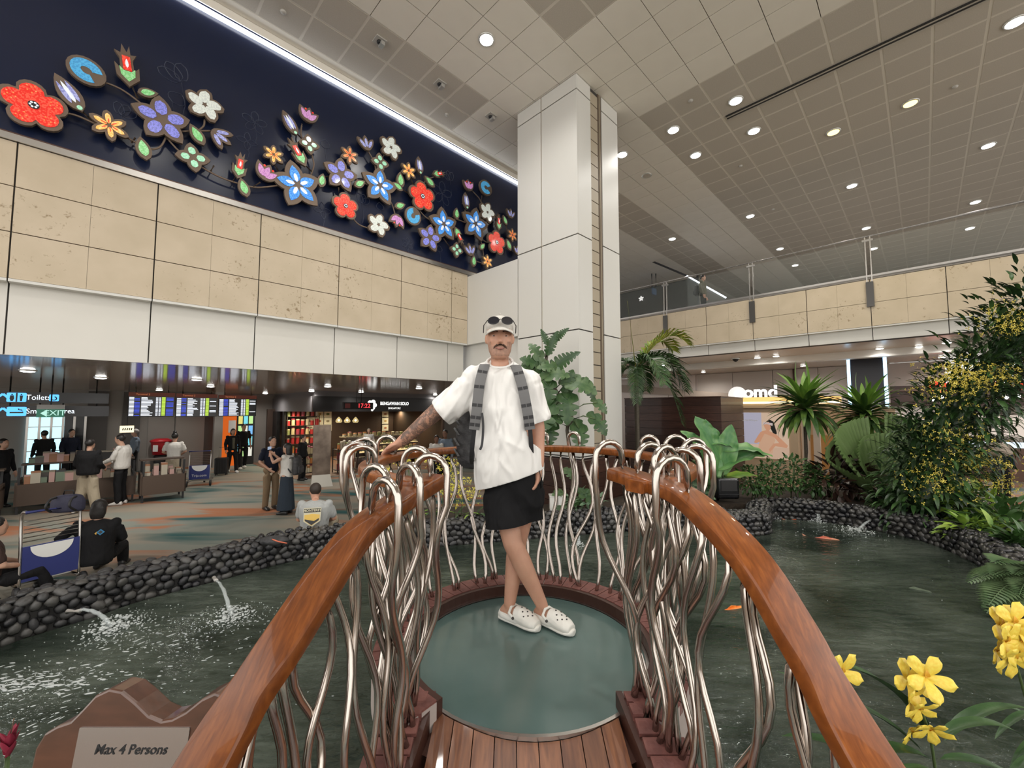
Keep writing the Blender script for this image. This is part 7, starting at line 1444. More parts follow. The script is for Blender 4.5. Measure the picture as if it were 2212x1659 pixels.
# skylit window band and food court
wn = thing('window_1', 'bright window band above the food court', None, kind='structure')
abox('bright_pane', glow('daylight_white', (1.0, 0.99, 0.93), 1.7), wn, 24, 24.1, -12, v0_ * 24 / 19 - 0.1, 3.2, 4.08)
for i in range(12):
    a = v0_ * 24 / 19 - 1.1 * i - 0.3; mb = MB(); mb.bar(uv(23.95, a, 3.2), uv(23.95, a - 0.35 * math.sin(i * 0.9), 4.08), 0.06, 0.06); mb.build('mullion', M_STEEL, wn)
for z in (3.45, 3.85): abox('transom', M_STEEL, wn, 23.93, 23.98, -12, v0_ * 24 / 19 - 0.1, z, z + 0.04)
fc = thing('food_court', 'brown fronted food court with red lettering behind the orchid pillar', 'food court', uv(20.5, 0, 0)); o_ = Vector(fc.location); vr = v0_ * 20.5 / 19 - 0.05
def FB(nm_, m_, *a): return loc_to(axbox(MB(), *a), o_).build(nm_, m_, fc)
FB('brown_fascia', mat('brown_fascia', (0.085, 0.04, 0.028), 0.35), 20.5, 20.8, -12, vr, 2.55, 3.15); FB('upper_ledge', mat('ledge_brown', (0.17, 0.10, 0.07), 0.4), 20.3, 20.5, -12, vr, 2.95, 3.02); FB('dark_band', M_BAND, 20.4, 20.7, -12, vr, 2.4, 2.55); FB('menu_lightbox', glow('menu_glow', (0.85, 0.72, 0.62), 0.8), 22.0, 22.1, -12, vr, 1.35, 2.1)
for i in range(14): FB('menu_divider', M_BAND, 21.96, 22.0, vr - 0.9 * i - 0.05, vr - 0.9 * i, 1.35, 2.1)
FB('serving_counter', mat('counter_brown', (0.12, 0.06, 0.04), 0.4), 20.8, 21.4, -12, vr, 0, 1.05); FB('lit_case', glow('case_white', (0.75, 0.85, 0.95), 1.1), 20.78, 20.82, -10, vr - 0.5, 1.07, 1.25)
M_REDS = glow('sign_red', (0.95, 0.06, 0.02), 2.0)
q = at_u(2029, 836, 20.4); MB().prism([(-0.28, 0), (-0.1, 0.2), (0.1, 0.2), (0.28, 0), (0.1, -0.2), (-0.1, -0.2)], q - o_, -VX, Z3, -UX, 0.02).build('sign_diamond', M_REDS, fc, fix=True); MB().tube([q - o_ - UX * 0.03 + VX * -a * 0.1 + Z3 * b * 0.1 for a, b in ((0.6, -1), (-0.5, -0.8), (-0.4, 0.6), (0.4, 1), (0.4, 0), (-0.2, -0.3))], 0.018, 6).build('sign_emblem', M_LOGO, fc)
for ch, px in (('K', 2055), ('R', 2158), ('I', 2185), ('Y', 2206)): q = at_u(px, 834, 20.4); text('sign_letter', ch, 0.34, M_REDS, q - o_, -VX, Z3, fc, depth=0.02, bold=0.008)
# food court clutter: lamps and diners
for i, (px, py) in enumerate([(2020, 862), (2150, 860), (2170, 857), (2195, 856), (2034, 855)]):
    q = at_u(px, py, 19.5); t = thing('globe_lamp', 'small bright globe lamp under the food court fascia', 'lamp', q, group='food court globe lamps'); MB().ell((0, 0, 0), 0.09, 10, 7).build('globe', glow('globe_white', (1, 0.98, 0.92), 6), t, True); MB().tube([(0, 0, 0.08), (0, 0, 0.4)], 0.008, 5).build('cord', M_BLACK, t)
for lb, px, py, d, tp, hm_, rz_ in [('diner in dark teal top with back to the orchid pillar', 2160, 1000, 10.5, cm('teal_dark', (0.012, 0.025, 0.035)), 'bob', 150), ('cook in white behind the food court counter', 2185, 925, 16.0, M_WHTC, 'short', 20)]:
    q = at_y(px, py, d); human(lb, V3(q.x, q.y, 0), cam_rz(q) + R(rz_), 1.66, top=tp, sleeve='long', hair=hm_, eyes=False)
q = at_y(2153, 968, 9.6); t = thing('stone_lamp', 'rounded pale stone shade lamp beside the diner in teal', 'lamp', V3(q.x, q.y, 0)); MB().lathe([(0.14, q.z - 0.18), (0.24, q.z - 0.12), (0.26, q.z + 0.02), (0.2, q.z + 0.1), (0.08, q.z + 0.13)], n=16).build('stone_shade', mat('pale_stone', (0.45, 0.38, 0.31), 0.8, col2=(0.35, 0.29, 0.24), scale=8), t, True); MB().tube([(0, 0, 0), (0, 0, q.z - 0.18)], 0.05, 8).build('stem', M_BLACK, t); MB().lathe([(0.2, 0), (0.2, 0.03), (0.06, 0.05)], n=14).build('base', M_BLACK, t)
# lights in the walkway soffit
for (x, y) in [(1636, 772), (1985, 748), (1820, 762), (2090, 742), (1700, 776), (1900, 752)]: downlight(at_z(x, y, 4.12), w=110, group='downlights in the walkway soffit', label='small round downlight in the walkway soffit', rm=LR3, lm=LL3, rad=0.08, size=160)
for i in range(3):
    for j in range(3): downlight(uv(16.2 + 2.2 * i, 7.5 - 4.0 * j, 4.12), w=170, group='downlights in the walkway soffit', label='small round downlight in the walkway soffit', rm=LR3, lm=LL3, rad=0.08, size=160)
q = at_z(1589, 775, 4.1); t = thing('dome_camera', 'dark dome camera under the walkway soffit', 'camera', q); MB().lathe([(0.09, 0.01), (0.1, -0.02), (0.07, -0.08), (0.02, -0.11)], n=14).build('dome', M_BLACK, t, True); MB().lathe([(0.14, 0.015), (0.14, -0.015)], n=14).build('mount', M_RING, t)
# ---- upper walkway: person, escalator side, hanging sign
q = at_u(1519, 650, 16.0); human('person in dark clothes walking on the upper floor behind the glass', V3(q.x, q.y, 5.74), cam_rz(q) + R(80), 1.7, top=M_OLIVE, sleeve='long', eyes=False)
pack('dark pack on the back of the upper floor walker', onb((q.x, q.y, 5.74), cam_rz(q) + R(80), 0, 0.22, 0.9), cam_rz(q) + R(80), 0.3, 0.16, 0.4)
es = thing('escalator_side', 'glass escalator side with a bright white sloping light edge', 'escalator', uv(18, 8, 5.74)); o_ = Vector(es.location)
a = at_u(1484, 596, 17.5); b = at_u(1568, 643, 17.5); MB().bar(a - o_, b - o_, 0.07, 0.06).build('lit_handrail', glow('esc_light', (0.85, 0.92, 1.0), 3.0), es); a2 = at_u(1350, 540, 17.6); MB().bar(a2 - o_, a - o_, 0.05, 0.08).build('handrail', M_BLACK, es)
MB().hexa([q_ - o_ for q_ in (V3(a.x, a.y, 5.75), V3(b.x, b.y, 5.75), V3(b.x + 0.02, b.y + 0.02, 5.75), V3(a.x + 0.02, a.y + 0.02, 5.75), a, b, b + V3(0.02, 0.02, 0), a + V3(0.02, 0.02, 0))]).build('glass_side', M_GLASS, es, fix=True)
hs = thing('hanging_screen', 'small blue hanging screen on the upper floor', 'screen', at_u(1413, 630, 19.0)); MB().box((0, 0, 0), (0.4, 0.06, 0.3), R(45)).build('screen_face', glow('screen_sky', (0.15, 0.4, 0.8), 1.0), hs)
for s_ in (-0.1, 0.1): MB().tube([(s_, 0, 0.15), (s_, 0, 0.9)], 0.03, 6).build('hanger', M_BLACK, hs)
dk = thing('upper_partition', 'dark glass partition of the upper hall left of the walker', 'partition', uv(18.6, 10, 5.74)); o_ = Vector(dk.location); loc_to(axbox(MB(), 18.6, 18.7, 6.9, 13.5, 5.75, 8.2), o_).build('dark_glass', mat('smoky_glass', (0.03, 0.03, 0.03), 0.1, spec=0.6, alpha=0.75), dk); loc_to(axbox(MB(), 18.55, 18.62, 6.86, 6.94, 5.75, 8.3), o_).build('frame_post', M_BLACK, dk)
q = at_u(1385, 645, 18.5); fd = MB()
for i in range(5): fd.prism([(0.11 * x, 0.11 * y) for x, y in [rot2(p_, i * 2 * math.pi / 5) for p_ in petal(1.3, 0.35, 0.0, 0.12)]], q - o_, -VX, Z3, -UX, 0.01)
fd.build('flower_decal', glow('decal_white', (0.9, 0.88, 0.85), 0.9), dk)
# ================================================================ planting
def leaf_mat(n, c, c2, rough=0.4, scale=6): 
    m = mat('leaf_' + n, c, rough, col2=c2, scale=scale, bump=0.15, bscale=30, stretch=(1, 0.3, 1)); return m
L_MON = leaf_mat('philodendron', (0.018, 0.058, 0.014), (0.05, 0.105, 0.03)); L_MONP = leaf_mat('philodendron_pale', (0.045, 0.10, 0.035), (0.10, 0.165, 0.065)); L_PALM = leaf_mat('palm', (0.02, 0.055, 0.018), (0.05, 0.10, 0.025)); L_PALMY = leaf_mat('palm_yellow', (0.16, 0.22, 0.03), (0.38, 0.36, 0.04)); L_DRA = leaf_mat('dracaena', (0.04, 0.10, 0.02), (0.16, 0.26, 0.045)); L_LIC = leaf_mat('fan_palm', (0.19, 0.30, 0.10), (0.30, 0.42, 0.18)); L_ALO = leaf_mat('alocasia', (0.06, 0.19, 0.06), (0.19, 0.36, 0.12)); L_DARK = leaf_mat('dark_shrub', (0.012, 0.035, 0.012), (0.03, 0.065, 0.02)); L_MID = leaf_mat('shrub', (0.03, 0.08, 0.02), (0.07, 0.15, 0.04)); L_LIME = leaf_mat('lime', (0.13, 0.27, 0.04), (0.30, 0.42, 0.06)); L_RED = leaf_mat('red_leaf', (0.035, 0.018, 0.014), (0.06, 0.03, 0.02)); L_ORCH = leaf_mat('orchid_strap', (0.022, 0.065, 0.016), (0.055, 0.12, 0.034)); L_FERN = leaf_mat('pale_fern', (0.12, 0.20, 0.09), (0.22, 0.30, 0.15)); L_GREY = leaf_mat('round_leaf', (0.10, 0.18, 0.10), (0.18, 0.27, 0.16))
M_YEL = mat('orchid_yellow', (0.82, 0.66, 0.10), 0.45, col2=(0.80, 0.56, 0.06), scale=9, sub=0.05); M_YEL2 = mat('oncidium_yellow', (0.78, 0.66, 0.13), 0.5, col2=(0.62, 0.50, 0.06), scale=20); M_STEMG = mat('green_stem', (0.07, 0.11, 0.035), 0.5); M_TRUNK = mat('palm_trunk', (0.085, 0.07, 0.05), 0.7, col2=(0.13, 0.11, 0.08), scale=20, stretch=(1, 1, 4), bump=0.5, bscale=30); M_SOIL = mat('planter_soil', (0.025, 0.018, 0.012), 0.9, col2=(0.05, 0.035, 0.022), scale=14, bump=0.8, bscale=20)
def blade(L_, W, bend=0.3, fold=0.25, tip=1.0, n=8, notch=0, heart=0.0, wav=0.0, nv=4):
    """leaf along +Y from the origin, face up +Z, bending down by `bend` radians along its length"""
    mb = MB()
    def f(u, v):
        t = u; s_ = v * 2 - 1
        w = W * 0.5 * (math.sin(math.pi * min(1.0, t ** (0.6 if heart else 0.75))) ** 0.75) if tip else W * 0.5 * (1 - t ** 3)
        if notch and abs(s_) > 0.3:
            k_ = 0.5 + 0.5 * math.cos(t * notch * 2 * math.pi); w *= 1 - 0.62 * (1 - k_) ** 6 * (1 if t < 0.9 else 0)
        a = bend * t; y = L_ * (math.sin(a) / bend if abs(bend) > 1e-3 else t); z = -L_ * ((1 - math.cos(a)) / bend if abs(bend) > 1e-3 else 0)
        back = heart * L_ * (abs(s_) ** 1.5) * max(0, 0.35 - t) * 1.6
        return Vector((s_ * w, y - back, z + abs(s_) * w * fold + wav * W * math.sin(t * 22 + s_ * 2) * abs(s_)))
    mb.grid(f, n, nv); return mb
def lmesh(mb, m, th_=0.0): me = mb.mesh('leaf', True); me.materials.append(m); return me
def orient(pos, d, up=Z3, s=1.0, roll=0.0):
    d = Vector(d).normalized(); up = Vector(up); x = d.cross(up)
    if x.length < 1e-4: x = Vector((1, 0, 0))
    x.normalize(); z = x.cross(d)
    if roll: x, z = x * math.cos(roll) + z * math.sin(roll), z * math.cos(roll) - x * math.sin(roll)
    M = Matrix((x * s, d * s, z * s)).transposed().to_4x4(); M.translation = Vector(pos); return M
def put(name, me, t, M):
    o = link(name, me, t); o.matrix_local = Matrix.Translation(-Vector(t.location)) @ M if t.rotation_euler.z == 0 else M; return o
rp_ = random.Random(5)
# ---- planter soil beyond the pond wall
def ring_soil(i0, i1, w0, w1, z):
    sl_ = MB(); vs = []
    for i in range(i0, i1): vs += [PE[i] + outs[i] * w0 + Z3 * (z - WZ), PE[i] + outs[i] * w1 + Z3 * (z - WZ)]
    n = i1 - i0; sl_.add(vs, [(2 * j, 2 * j + 1, 2 * j + 3, 2 * j + 2) for j in range(n - 1)]); return sl_
n_pe = len(PE); iA = min(range(n_pe), key=lambda i: (PE[i] - at_z(905, 1185, WZ)).length); iP = min(range(n_pe), key=lambda i: abs(PE[i].x - 3.2)); iQ = min(range(n_pe), key=lambda i: abs(PE[i].x - 4.6) + (0 if PE[i].x < 5 else 9))
so2 = thing('planter_bed', 'dark soil bed behind the far pond wall', None, kind='structure')
sl_ = MB(); ring_ = [PE[i] + outs[i] * 0.3 for i in range(iA, iP)]; far_ = [Vector((2.6, 9.6, WZ)), Vector((4.2, 9.6, WZ)), Vector((6.4, 9.9, WZ))]
vs = [(p_.x, p_.y, 0.52) for p_ in ring_] + [(2.9, 7.9, 0.52), (3.9, 7.9, 0.52), (4.7, 7.9, 0.52)] + [((PE[i] + outs[i] * 0.3).x, (PE[i] + outs[i] * 0.3).y, 0.52) for i in range(iQ, n_pe - 4)] + [(8.6, 4.0, 0.52), (9.5, 7.5, 0.52), (7.8, 9.6, 0.52), (4.5, 9.6, 0.52), (2.5, 9.4, 0.52), (0.9, 7.9, 0.52), (-1.6, 7.6, 0.52)]
sl_.add(vs, [tuple(range(len(vs)))]); sl_.build('soil', M_SOIL, so2, fix=True)
sd_o = so2.children[0]; sm_ = sd_o.modifiers.new('s', 'SOLIDIFY'); sm_.thickness = 0.5; sm_.offset = -1 if sd_o.data.polygons[0].normal.z > 0 else 1
# ---- climbing philodendron on the column
cw = thing('climbing_philodendron', 'large climbing philodendron with deeply cut leaves against the white column', 'plant', (0.9, 7.25, 0.52))
mon = [lmesh(blade(1, 0.8, 0.8, 0.1, 1, 40, 5, 0.9), L_MON), lmesh(blade(1, 0.75, 1.0, 0.12, 1, 40, 4.5, 0.9), L_MONP), lmesh(blade(1, 0.5, 0.5, 0.3, 1, 44, 9, 0.3), L_MON)]
stem = [at_y(1240, 1010, 7.2), at_y(1225, 930, 7.2), at_y(1235, 900, 7.2), at_y(1205, 850, 7.25), at_y(1180, 800, 7.3), at_y(1185, 740, 7.35)]
MB().tube([Vector((0.95, 7.2, 0.52)) - Vector(cw.location)] + [p_ - Vector(cw.location) for p_ in spline(stem, 5)], 0.03, 8).build('main_stem', M_TRUNK, cw, True)
# (px, py of the leaf base, px length, screen angle of the tip, kind, facing)
for x, y, l, an, k_, dp in [(1185, 760, 62, 70, 2, 0.0), (1200, 735, 50, 48, 2, -.1), (1180, 740, 40, 110, 2, 0.1), (1190, 800, 95, 38, 2, -.1), (1165, 790, 60, 150, 0, -.2), (1150, 800, 60, 185, 1, -.1), (1200, 795, 55, 165, 1, -.3), (1185, 810, 60, 10, 1, -.3), (1165, 830, 55, 250, 2, -.2), (1150, 815, 65, 235, 2, -.2), (1185, 830, 60, 270, 0, -.2), (1235, 825, 78, -12, 1, -.3), (1225, 830, 46, 70, 0, 0.1), (1265, 830, 50, -55, 0, -.1), (1225, 860, 78, 265, 0, -.5), (1155, 835, 60, 268, 1, -.4), (1180, 880, 90, 245, 0, -.4), (1195, 880, 60, 230, 1, -.4), (1290, 870, 42, -40, 1, -.2), (1285, 905, 55, -50, 0, -.2), (1250, 925, 65, -88, 0, -.5), (1245, 920, 55, -60, 1, -.3), (1190, 920, 60, 262, 0, -.3), (1165, 770, 50, 120, 1, .1), (1140, 790, 45, 215, 1, -.2), (1205, 905, 45, 200, 0, -.2)]:
    b = at_y(x, y, 7.15 + 0.15 * math.sin(x)); s_ = l / FPX * 7.2; a = R(an); d = Vector((math.cos(a), -0.35 + dp, math.sin(a)))
    put('leaf', mon[k_], cw, orient(b, d, Vector((0.1 * math.sin(y), -1, 0.55)), s_ * 0.8))
    c_ = spline(stem, 5); nb_ = min(c_, key=lambda p_: (p_ - b).length); MB().tube([nb_ - Vector(cw.location), (nb_.lerp(b, 0.5) + Z3 * 0.06) - Vector(cw.location), b - Vector(cw.location)], 0.011, 6).build('leaf_stalk', M_STEMG, cw, True)
for i in range(7): # lower foliage behind the railing
    b = Vector((rp_.uniform(0.3, 1.4), rp_.uniform(7.2, 7.45), rp_.uniform(0.7, 1.35))); put('leaf', mon[rp_.choice((0, 0, 1))], cw, orient(b, (rp_.uniform(-1, 1), -0.7, rp_.uniform(-0.6, 0.3)), (0, -0.7, 0.7), rp_.uniform(0.2, 0.34)))
# ---- feather palm
def frond(L_, rise, droop, m_list, n=38, ll=0.42, w=0.022, twist=0.0):
    mb = MB(); pts = []
    for i in range(15):
        t = i / 14; pts.append(Vector((0, L_ * (t - 0.12 * droop * t * t), L_ * (rise * t - droop * t * t))))
    mb.mi = 0; mb.tube(pts, [0.012 * (1 - 0.8 * i / 14) + 0.002 for i in range(15)], 5)
    for i in range(n):
        t = 0.14 + 0.86 * i / n; f = t * 14; k_ = min(int(f), 13); p_ = pts[k_].lerp(pts[k_ + 1], f - k_); d = (pts[k_ + 1] - pts[k_]).normalized(); up = Vector((1, 0, 0)).cross(d)
        for s_ in (-1, 1):
            l = ll * (math.sin(math.pi * (0.15 + 0.8 * t)) ** 0.6) * rp_.uniform(0.85, 1.1); dr = (d * 0.75 + Vector((s_ * 0.85, 0, 0)) + up * rp_.uniform(0.15, 0.5)).normalized(); m1 = p_ + dr * l * 0.55; e = p_ + dr * l + Vector((0, 0, -0.28 * l)); sd = d.cross(dr).normalized().cross(dr) * w * 0.5
            mb.mi = 1 if (rp_.random() < 0.35) else 0; mb.add([p_ - sd * 0.4, p_ + sd * 0.4, m1 + sd, m1 - sd, e], [(0, 1, 2, 3), (3, 2, 4)])
    return mb
pt = thing('feather_palm', 'slender feather palm with arching fronds in front of the dark kiosk', 'palm', (2.83, 9.4, 0.52)); PO = Vector(pt.location)
ctr = at_y(1374, 800, 9.4); MB().tube([(0, 0, 0), (0.02, 0, 0.9), ctr - PO - Z3 * 0.3, ctr - PO], [0.065, 0.055, 0.05, 0.035], 10).build('trunk', M_TRUNK, pt, True)
fr1 = frond(1.2, 1.75, 1.35, None, 46, 0.46, 0.034); fr2 = frond(1.25, 1.15, 1.5, None, 46, 0.46, 0.034); fr3 = frond(1.15, 0.75, 1.75, None, 46, 0.44, 0.034)
fm_ = []
for f_, ms_ in ((fr1, (L_PALMY, L_LIME)), (fr2, (L_PALM, L_MID)), (fr3, (L_PALM, L_PALM))):
    me = f_.mesh('frond', False); [me.materials.append(x) for x in ms_]; me.polygons.foreach_set('material_index', f_.m); fm_.append(me)
for d, k_, s_ in [((1, -0.25, 0), 0, 1.0), ((1, 0.3, 0), 0, 0.9), ((1, 0.1, 0), 1, 1.0), ((1, -0.5, 0), 1, 0.95), ((0.9, -0.15, 0), 2, 0.95), ((0.5, 0.9, 0), 1, 0.9), ((-0.6, 0.8, 0), 1, 0.85), ((-1, -0.2, 0), 2, 0.55), ((-0.3, -1, 0), 2, 0.6), ((0.35, -1, 0), 1, 0.8), ((-0.7, -0.4, 0), 1, 0.5)]:
    put('frond', fm_[k_], pt, orient(ctr, d, Z3, s_ * 1.13))
MB().tube([ctr - PO, at_y(1355, 650, 9.35) - PO], [0.012, 0.003], 6).build('spear', L_PALMY, pt, True)
# ---- dracaenas
dm = [lmesh(blade(1, 0.135, b_, 0.35, 1, 8), m_) for b_, m_ in ((0.7, L_DRA), (1.1, L_DRA), (1.5, L_MID), (0.5, L_LIME))]
def dracaena(label, top, base, r, n, vari=True):
    t = thing('dracaena', label, 'plant', base); O = Vector(base); top = Vector(top); MB().tube([(0, 0, 0), (top - O) * 0.5 + Vector((0.03, 0, 0)), top - O], [0.045, 0.035, 0.03], 8).build('trunk', M_TRUNK, t, True)
    for i in range(n):
        f = i / n; el = lerp(1.25, -0.15, f ** 0.75); az = i * 2.4; d = Vector((math.cos(az) * math.cos(el), math.sin(az) * math.cos(el), math.sin(el))); put('leaf', dm[3 if f < 0.2 else rp_.choice((0, 0, 1)) if f < 0.7 else rp_.choice((1, 2))], t, orient(top + Z3 * 0.25 * (1 - f) - Z3 * 0.05, d, Z3 if el < 1.2 else (math.cos(az), math.sin(az), 0.2), r * rp_.uniform(0.8, 1.1)))
dracaena('tall dracaena on a bare trunk beside the advert poster', at_y(1738, 890, 9.0), Vector((at_y(1738, 1050, 9.0).x, 9.0, 0.52)), 0.92, 105)
dracaena('bushy dracaena behind the large fan palm', at_y(1868, 905, 9.4), Vector((at_y(1870, 1050, 9.4).x, 9.4, 0.52)), 0.95, 100)
# ---- licuala fan palm
lc = thing('fan_palm', 'fan palm with broad pleated pale green leaves by the pond wall', 'palm', Vector((at_y(1888, 1060, 8.4).x, 8.4, 0.52))); LO = Vector(lc.location)
def fan(rad, spread, cup):
    mb = MB(); n = 44
    def f(u, v):
        a = lerp(-spread, spread, u); r = rad * v * (0.82 + 0.18 * math.cos(a * 1.1)) * (1 + 0.03 * (int(u * n) % 2)); z = (0.022 if int(round(u * n)) % 2 else -0.022) * v * rad * 1.0 + cup * rad * (abs(a) / spread) ** 1.6 * v
        return Vector((r * math.sin(a), r * math.cos(a), z))
    mb.grid(f, n, 8); me = mb.mesh('leaf', False); me.materials.append(L_LIC); return me
fans = [fan(1.0, R(34), 0.22), fan(1.0, R(58), 0.15), fan(1.0, R(30), 0.3)]
for x, y, l, an, k_, upv in [(1905, 1065, 128, 80, 1, (0, -1, 0.15)), (1893, 1070, 165, 128, 0, (0.5, -1, 0.4)), (1912, 1075, 175, 58, 2, (-0.6, -1, 0.3)), (1893, 1080, 150, 143, 2, (0.1, -0.7, 0.9)), (1922, 1078, 140, 42, 0, (-0.2, -0.8, -0.2)), (1897, 1068, 130, 108, 0, (0.2, -1, 0.3)), (1925, 1080, 100, 22, 2, (0, -0.6, 1))]:
    b = at_y(x, y, 8.3); a = R(an); put('leaf', fans[k_], lc, orient(b, (math.cos(a), -0.15, math.sin(a)), upv, l / FPX * 8.3)); MB().tube([Vector((0, 0, 0)), (b - LO)], 0.014, 6).build('leaf_stalk', M_STEMG, lc, True)
# ---- alocasia
al = thing('elephant_ear', 'alocasia with broad glossy ribbed leaves against the kiosk', 'plant', Vector((at_y(1550, 1050, 8.2).x, 8.2, 0.52))); AO2 = Vector(al.location)
am = [lmesh(blade(1, 0.55, 0.5, 0.15, 1, 22, 0, 0.6, 0.05, 6), L_ALO), lmesh(blade(1, 0.45, 1.0, 0.3, 1, 22, 0, 0.5, 0.06, 6), L_ALO), lmesh(blade(1, 0.34, 0.7, 0.35, 1, 22, 0, 0.3, 0.05, 6), L_LIME)]
for x, y, l, an, k_, upv in [(1535, 985, 70, 97, 0, (0, -1, 0.1)), (1555, 1000, 100, 112, 0, (0.4, -1, 0.2)), (1560, 1000, 75, 80, 0, (-0.3, -1, 0.2)), (1512, 962, 45, 130, 1, (0, -1, 0.6)), (1568, 1000, 90, 35, 1, (0, -0.5, 1)), (1540, 955, 50, 5, 1, (0, -0.6, 1)), (1565, 1035, 60, 25, 2, (0, -0.5, 1)), (1580, 970, 75, 12, 1, (0, -0.4, 1)), (1545, 1000, 60, 255, 1, (0, -1, 0.2))]:
    b = at_y(x, y, 8.15); a = R(an); put('leaf', am[k_], al, orient(b, (math.cos(a), -0.25, math.sin(a)), upv, l / FPX * 8.2 * 1.15)); MB().tube([Vector((0, 0, 0)), (b - AO2) * 0.6 + Vector((0, 0, 0.05)), b - AO2], 0.016, 6).build('leaf_stalk', M_STEMG, al, True)
# ---- shrubs: many small leaves, one mass each, with stems as parts
lf_s = blade(1, 0.42, 0.5, 0.2, 1, 4, nv=2)
def mass(mb, lf, c, rx, ry, rz, n, s0, s1, rg):
    for i in range(n):
        while True:
            p_ = Vector((rg.uniform(-1, 1), rg.uniform(-1, 1), rg.uniform(-1, 1)))
            if p_.length < 1: break
        pos = Vector(c) + Vector((p_.x * rx, p_.y * ry, p_.z * rz)); d = (p_ + Vector((rg.gauss(0, .4), rg.gauss(0, .4), rg.gauss(0.2, .4)))); M = orient(pos, d, Z3 + Vector((rg.gauss(0, .3), rg.gauss(0, .3), 0)), rg.uniform(s0, s1)); mb.add([M @ Vector(q) for q in lf.v], lf.f)
def shrub(label, px, py, d, wpx, hpx, m_, n, s0, s1, lf=lf_s, name='shrub', stems=6, cat='shrub'):
    c = at_y(px, py, d); rx = wpx / FPX * d / 2; rz = hpx / FPX * d / 2; t = thing(name, label, cat, Vector((c.x, d, 0.52))); mb = MB(); rg = random.Random(int(px)); mass(mb, lf, c - Vector(t.location), rx, rx * 0.6, rz, n, s0, s1, rg); tag(mb.build('foliage', m_, t, True), kind='stuff')
    for i in range(stems): e = c - Vector(t.location) + Vector((rg.uniform(-rx, rx) * 0.7, rg.uniform(-.2, .2), rg.uniform(-.2, .7) * rz)); MB().tube([(rg.uniform(-.08, .08), 0, 0), e * 0.5 + Vector((0, 0, 0.05)), e], 0.008, 5).build('stem', M_STEMG, t, True)
    return t
rl = blade(1, 0.95, 0.3, 0.1, 1, 8, 0, 0.7)
shrub('round leaved grey-green shrub beside the kiosk', 1482, 1045, 7.9, 90, 85, L_GREY, 60, 0.14, 0.24, rl)
shrub('feathery dark shrub behind the elephant ear plant', 1525, 1030, 8.4, 90, 110, L_MID, 420, 0.06, 0.13)
for i, (px, w, h) in enumerate([(1625, 70, 60), (1665, 70, 75), (1712, 70, 85), (1760, 60, 60)]): shrub(['small bamboo-leaved shrub nearest the black box', 'bamboo-leaved shrub under the poster', 'bamboo-leaved shrub left of the dracaena trunk', 'bamboo-leaved shrub right of the dracaena trunk'][i], px, 1068 - h * 0.5, 8.3, w, h, L_MID, 300, 0.06, 0.14)
for i, (px, w, h) in enumerate([(1800, 90, 90), (1850, 80, 90)]): shrub(['dark red-leaved bush below the seated customer', 'dark red-leaved bush under the fan palm'][i], px, 1078 - h * 0.5, 8.2, w, h, L_RED, 130, 0.18, 0.34, blade(1, 0.28, 0.6, 0.3, 1, 6, nv=2))
for i, (px, py, d, w, h, m_) in enumerate([(1960, 1085, 7.8, 130, 70, L_DARK), (2040, 1095, 7.2, 130, 90, L_MID), (1920, 1090, 8.0, 90, 60, L_MID), (2110, 1100, 6.6, 110, 80, L_LIME), (2180, 1130, 6.0, 120, 90, L_MID), (2120, 1150, 6.0, 120, 60, L_LIME), (2200, 1180, 5.4, 60, 40, L_MID), (2050, 1130, 6.9, 100, 45, L_GREY)]):
    shrub(['low dark ground cover at the fan palm foot', 'mid green ground cover below the orchid pillar', 'small green ground cover behind the pond jet', 'lime green leafy clump on the pond edge', 'green broadleaf clump at the right pond edge', 'bright lime clump hanging over the pond wall', 'green clump above the pale fern', 'grey-green low creeper on the wall top'][i], px, py, d, w, h, m_, 170, 0.14, 0.3, blade(1, 0.3, 0.8, 0.25, 1, 5, nv=2))
# pale fern overhanging the water
def fern(label, base, dirs, L_, m_):
    t = thing('fern', label, 'fern', base); mb = MB()
    f = MB(); pts = [Vector((0, L_ * i / 8, L_ * (0.35 * i / 8 - 0.55 * (i / 8) ** 2))) for i in range(9)]; f.tube(pts, 0.005, 5)
    for i in range(22):
        q = 0.1 + 0.9 * i / 22; k_ = min(int(q * 8), 7); p_ = pts[k_].lerp(pts[k_ + 1], q * 8 - k_); l = 0.3 * L_ * math.sin(math.pi * (0.12 + 0.85 * q))
        for s_ in (-1, 1): f.add([p_ + Vector((0, -0.014, 0)), p_ + Vector((0, 0.014, 0)), p_ + Vector((s_ * l * 0.7, l * 0.35 + 0.012, 0.0)), p_ + Vector((s_ * l, l * 0.5, -0.02)), p_ + Vector((s_ * l * 0.7, l * 0.25 - 0.012, 0))], [(0, 1, 2, 3, 4)])
    me = f.mesh('frond'); me.materials.append(m_)
    for d in dirs: o = link('frond', me, t); o.matrix_local = orient((0, 0, 0), d, Z3, rp_.uniform(0.8, 1.1))
fb = at_y(2240, 1250, 4.2)
fern('pale green fern fronds reaching over the pond at the right edge', fb, [(-1, -0.2, 0.35), (-1, -0.5, 0.1), (-1, 0.2, 0.05), (-0.9, -0.1, -0.25), (-0.8, -0.6, -0.3), (-1, -0.3, 0.6), (-0.7, 0.3, -0.4), (-1, 0.0, 0.2), (-0.9, -0.4, 0.45), (-1, -0.2, -0.1)], 0.62, L_FERN)
MB().lathe([(0.02, fb.z - 0.52 - fb.z + 0.0), (0.02, 0)], n=6)
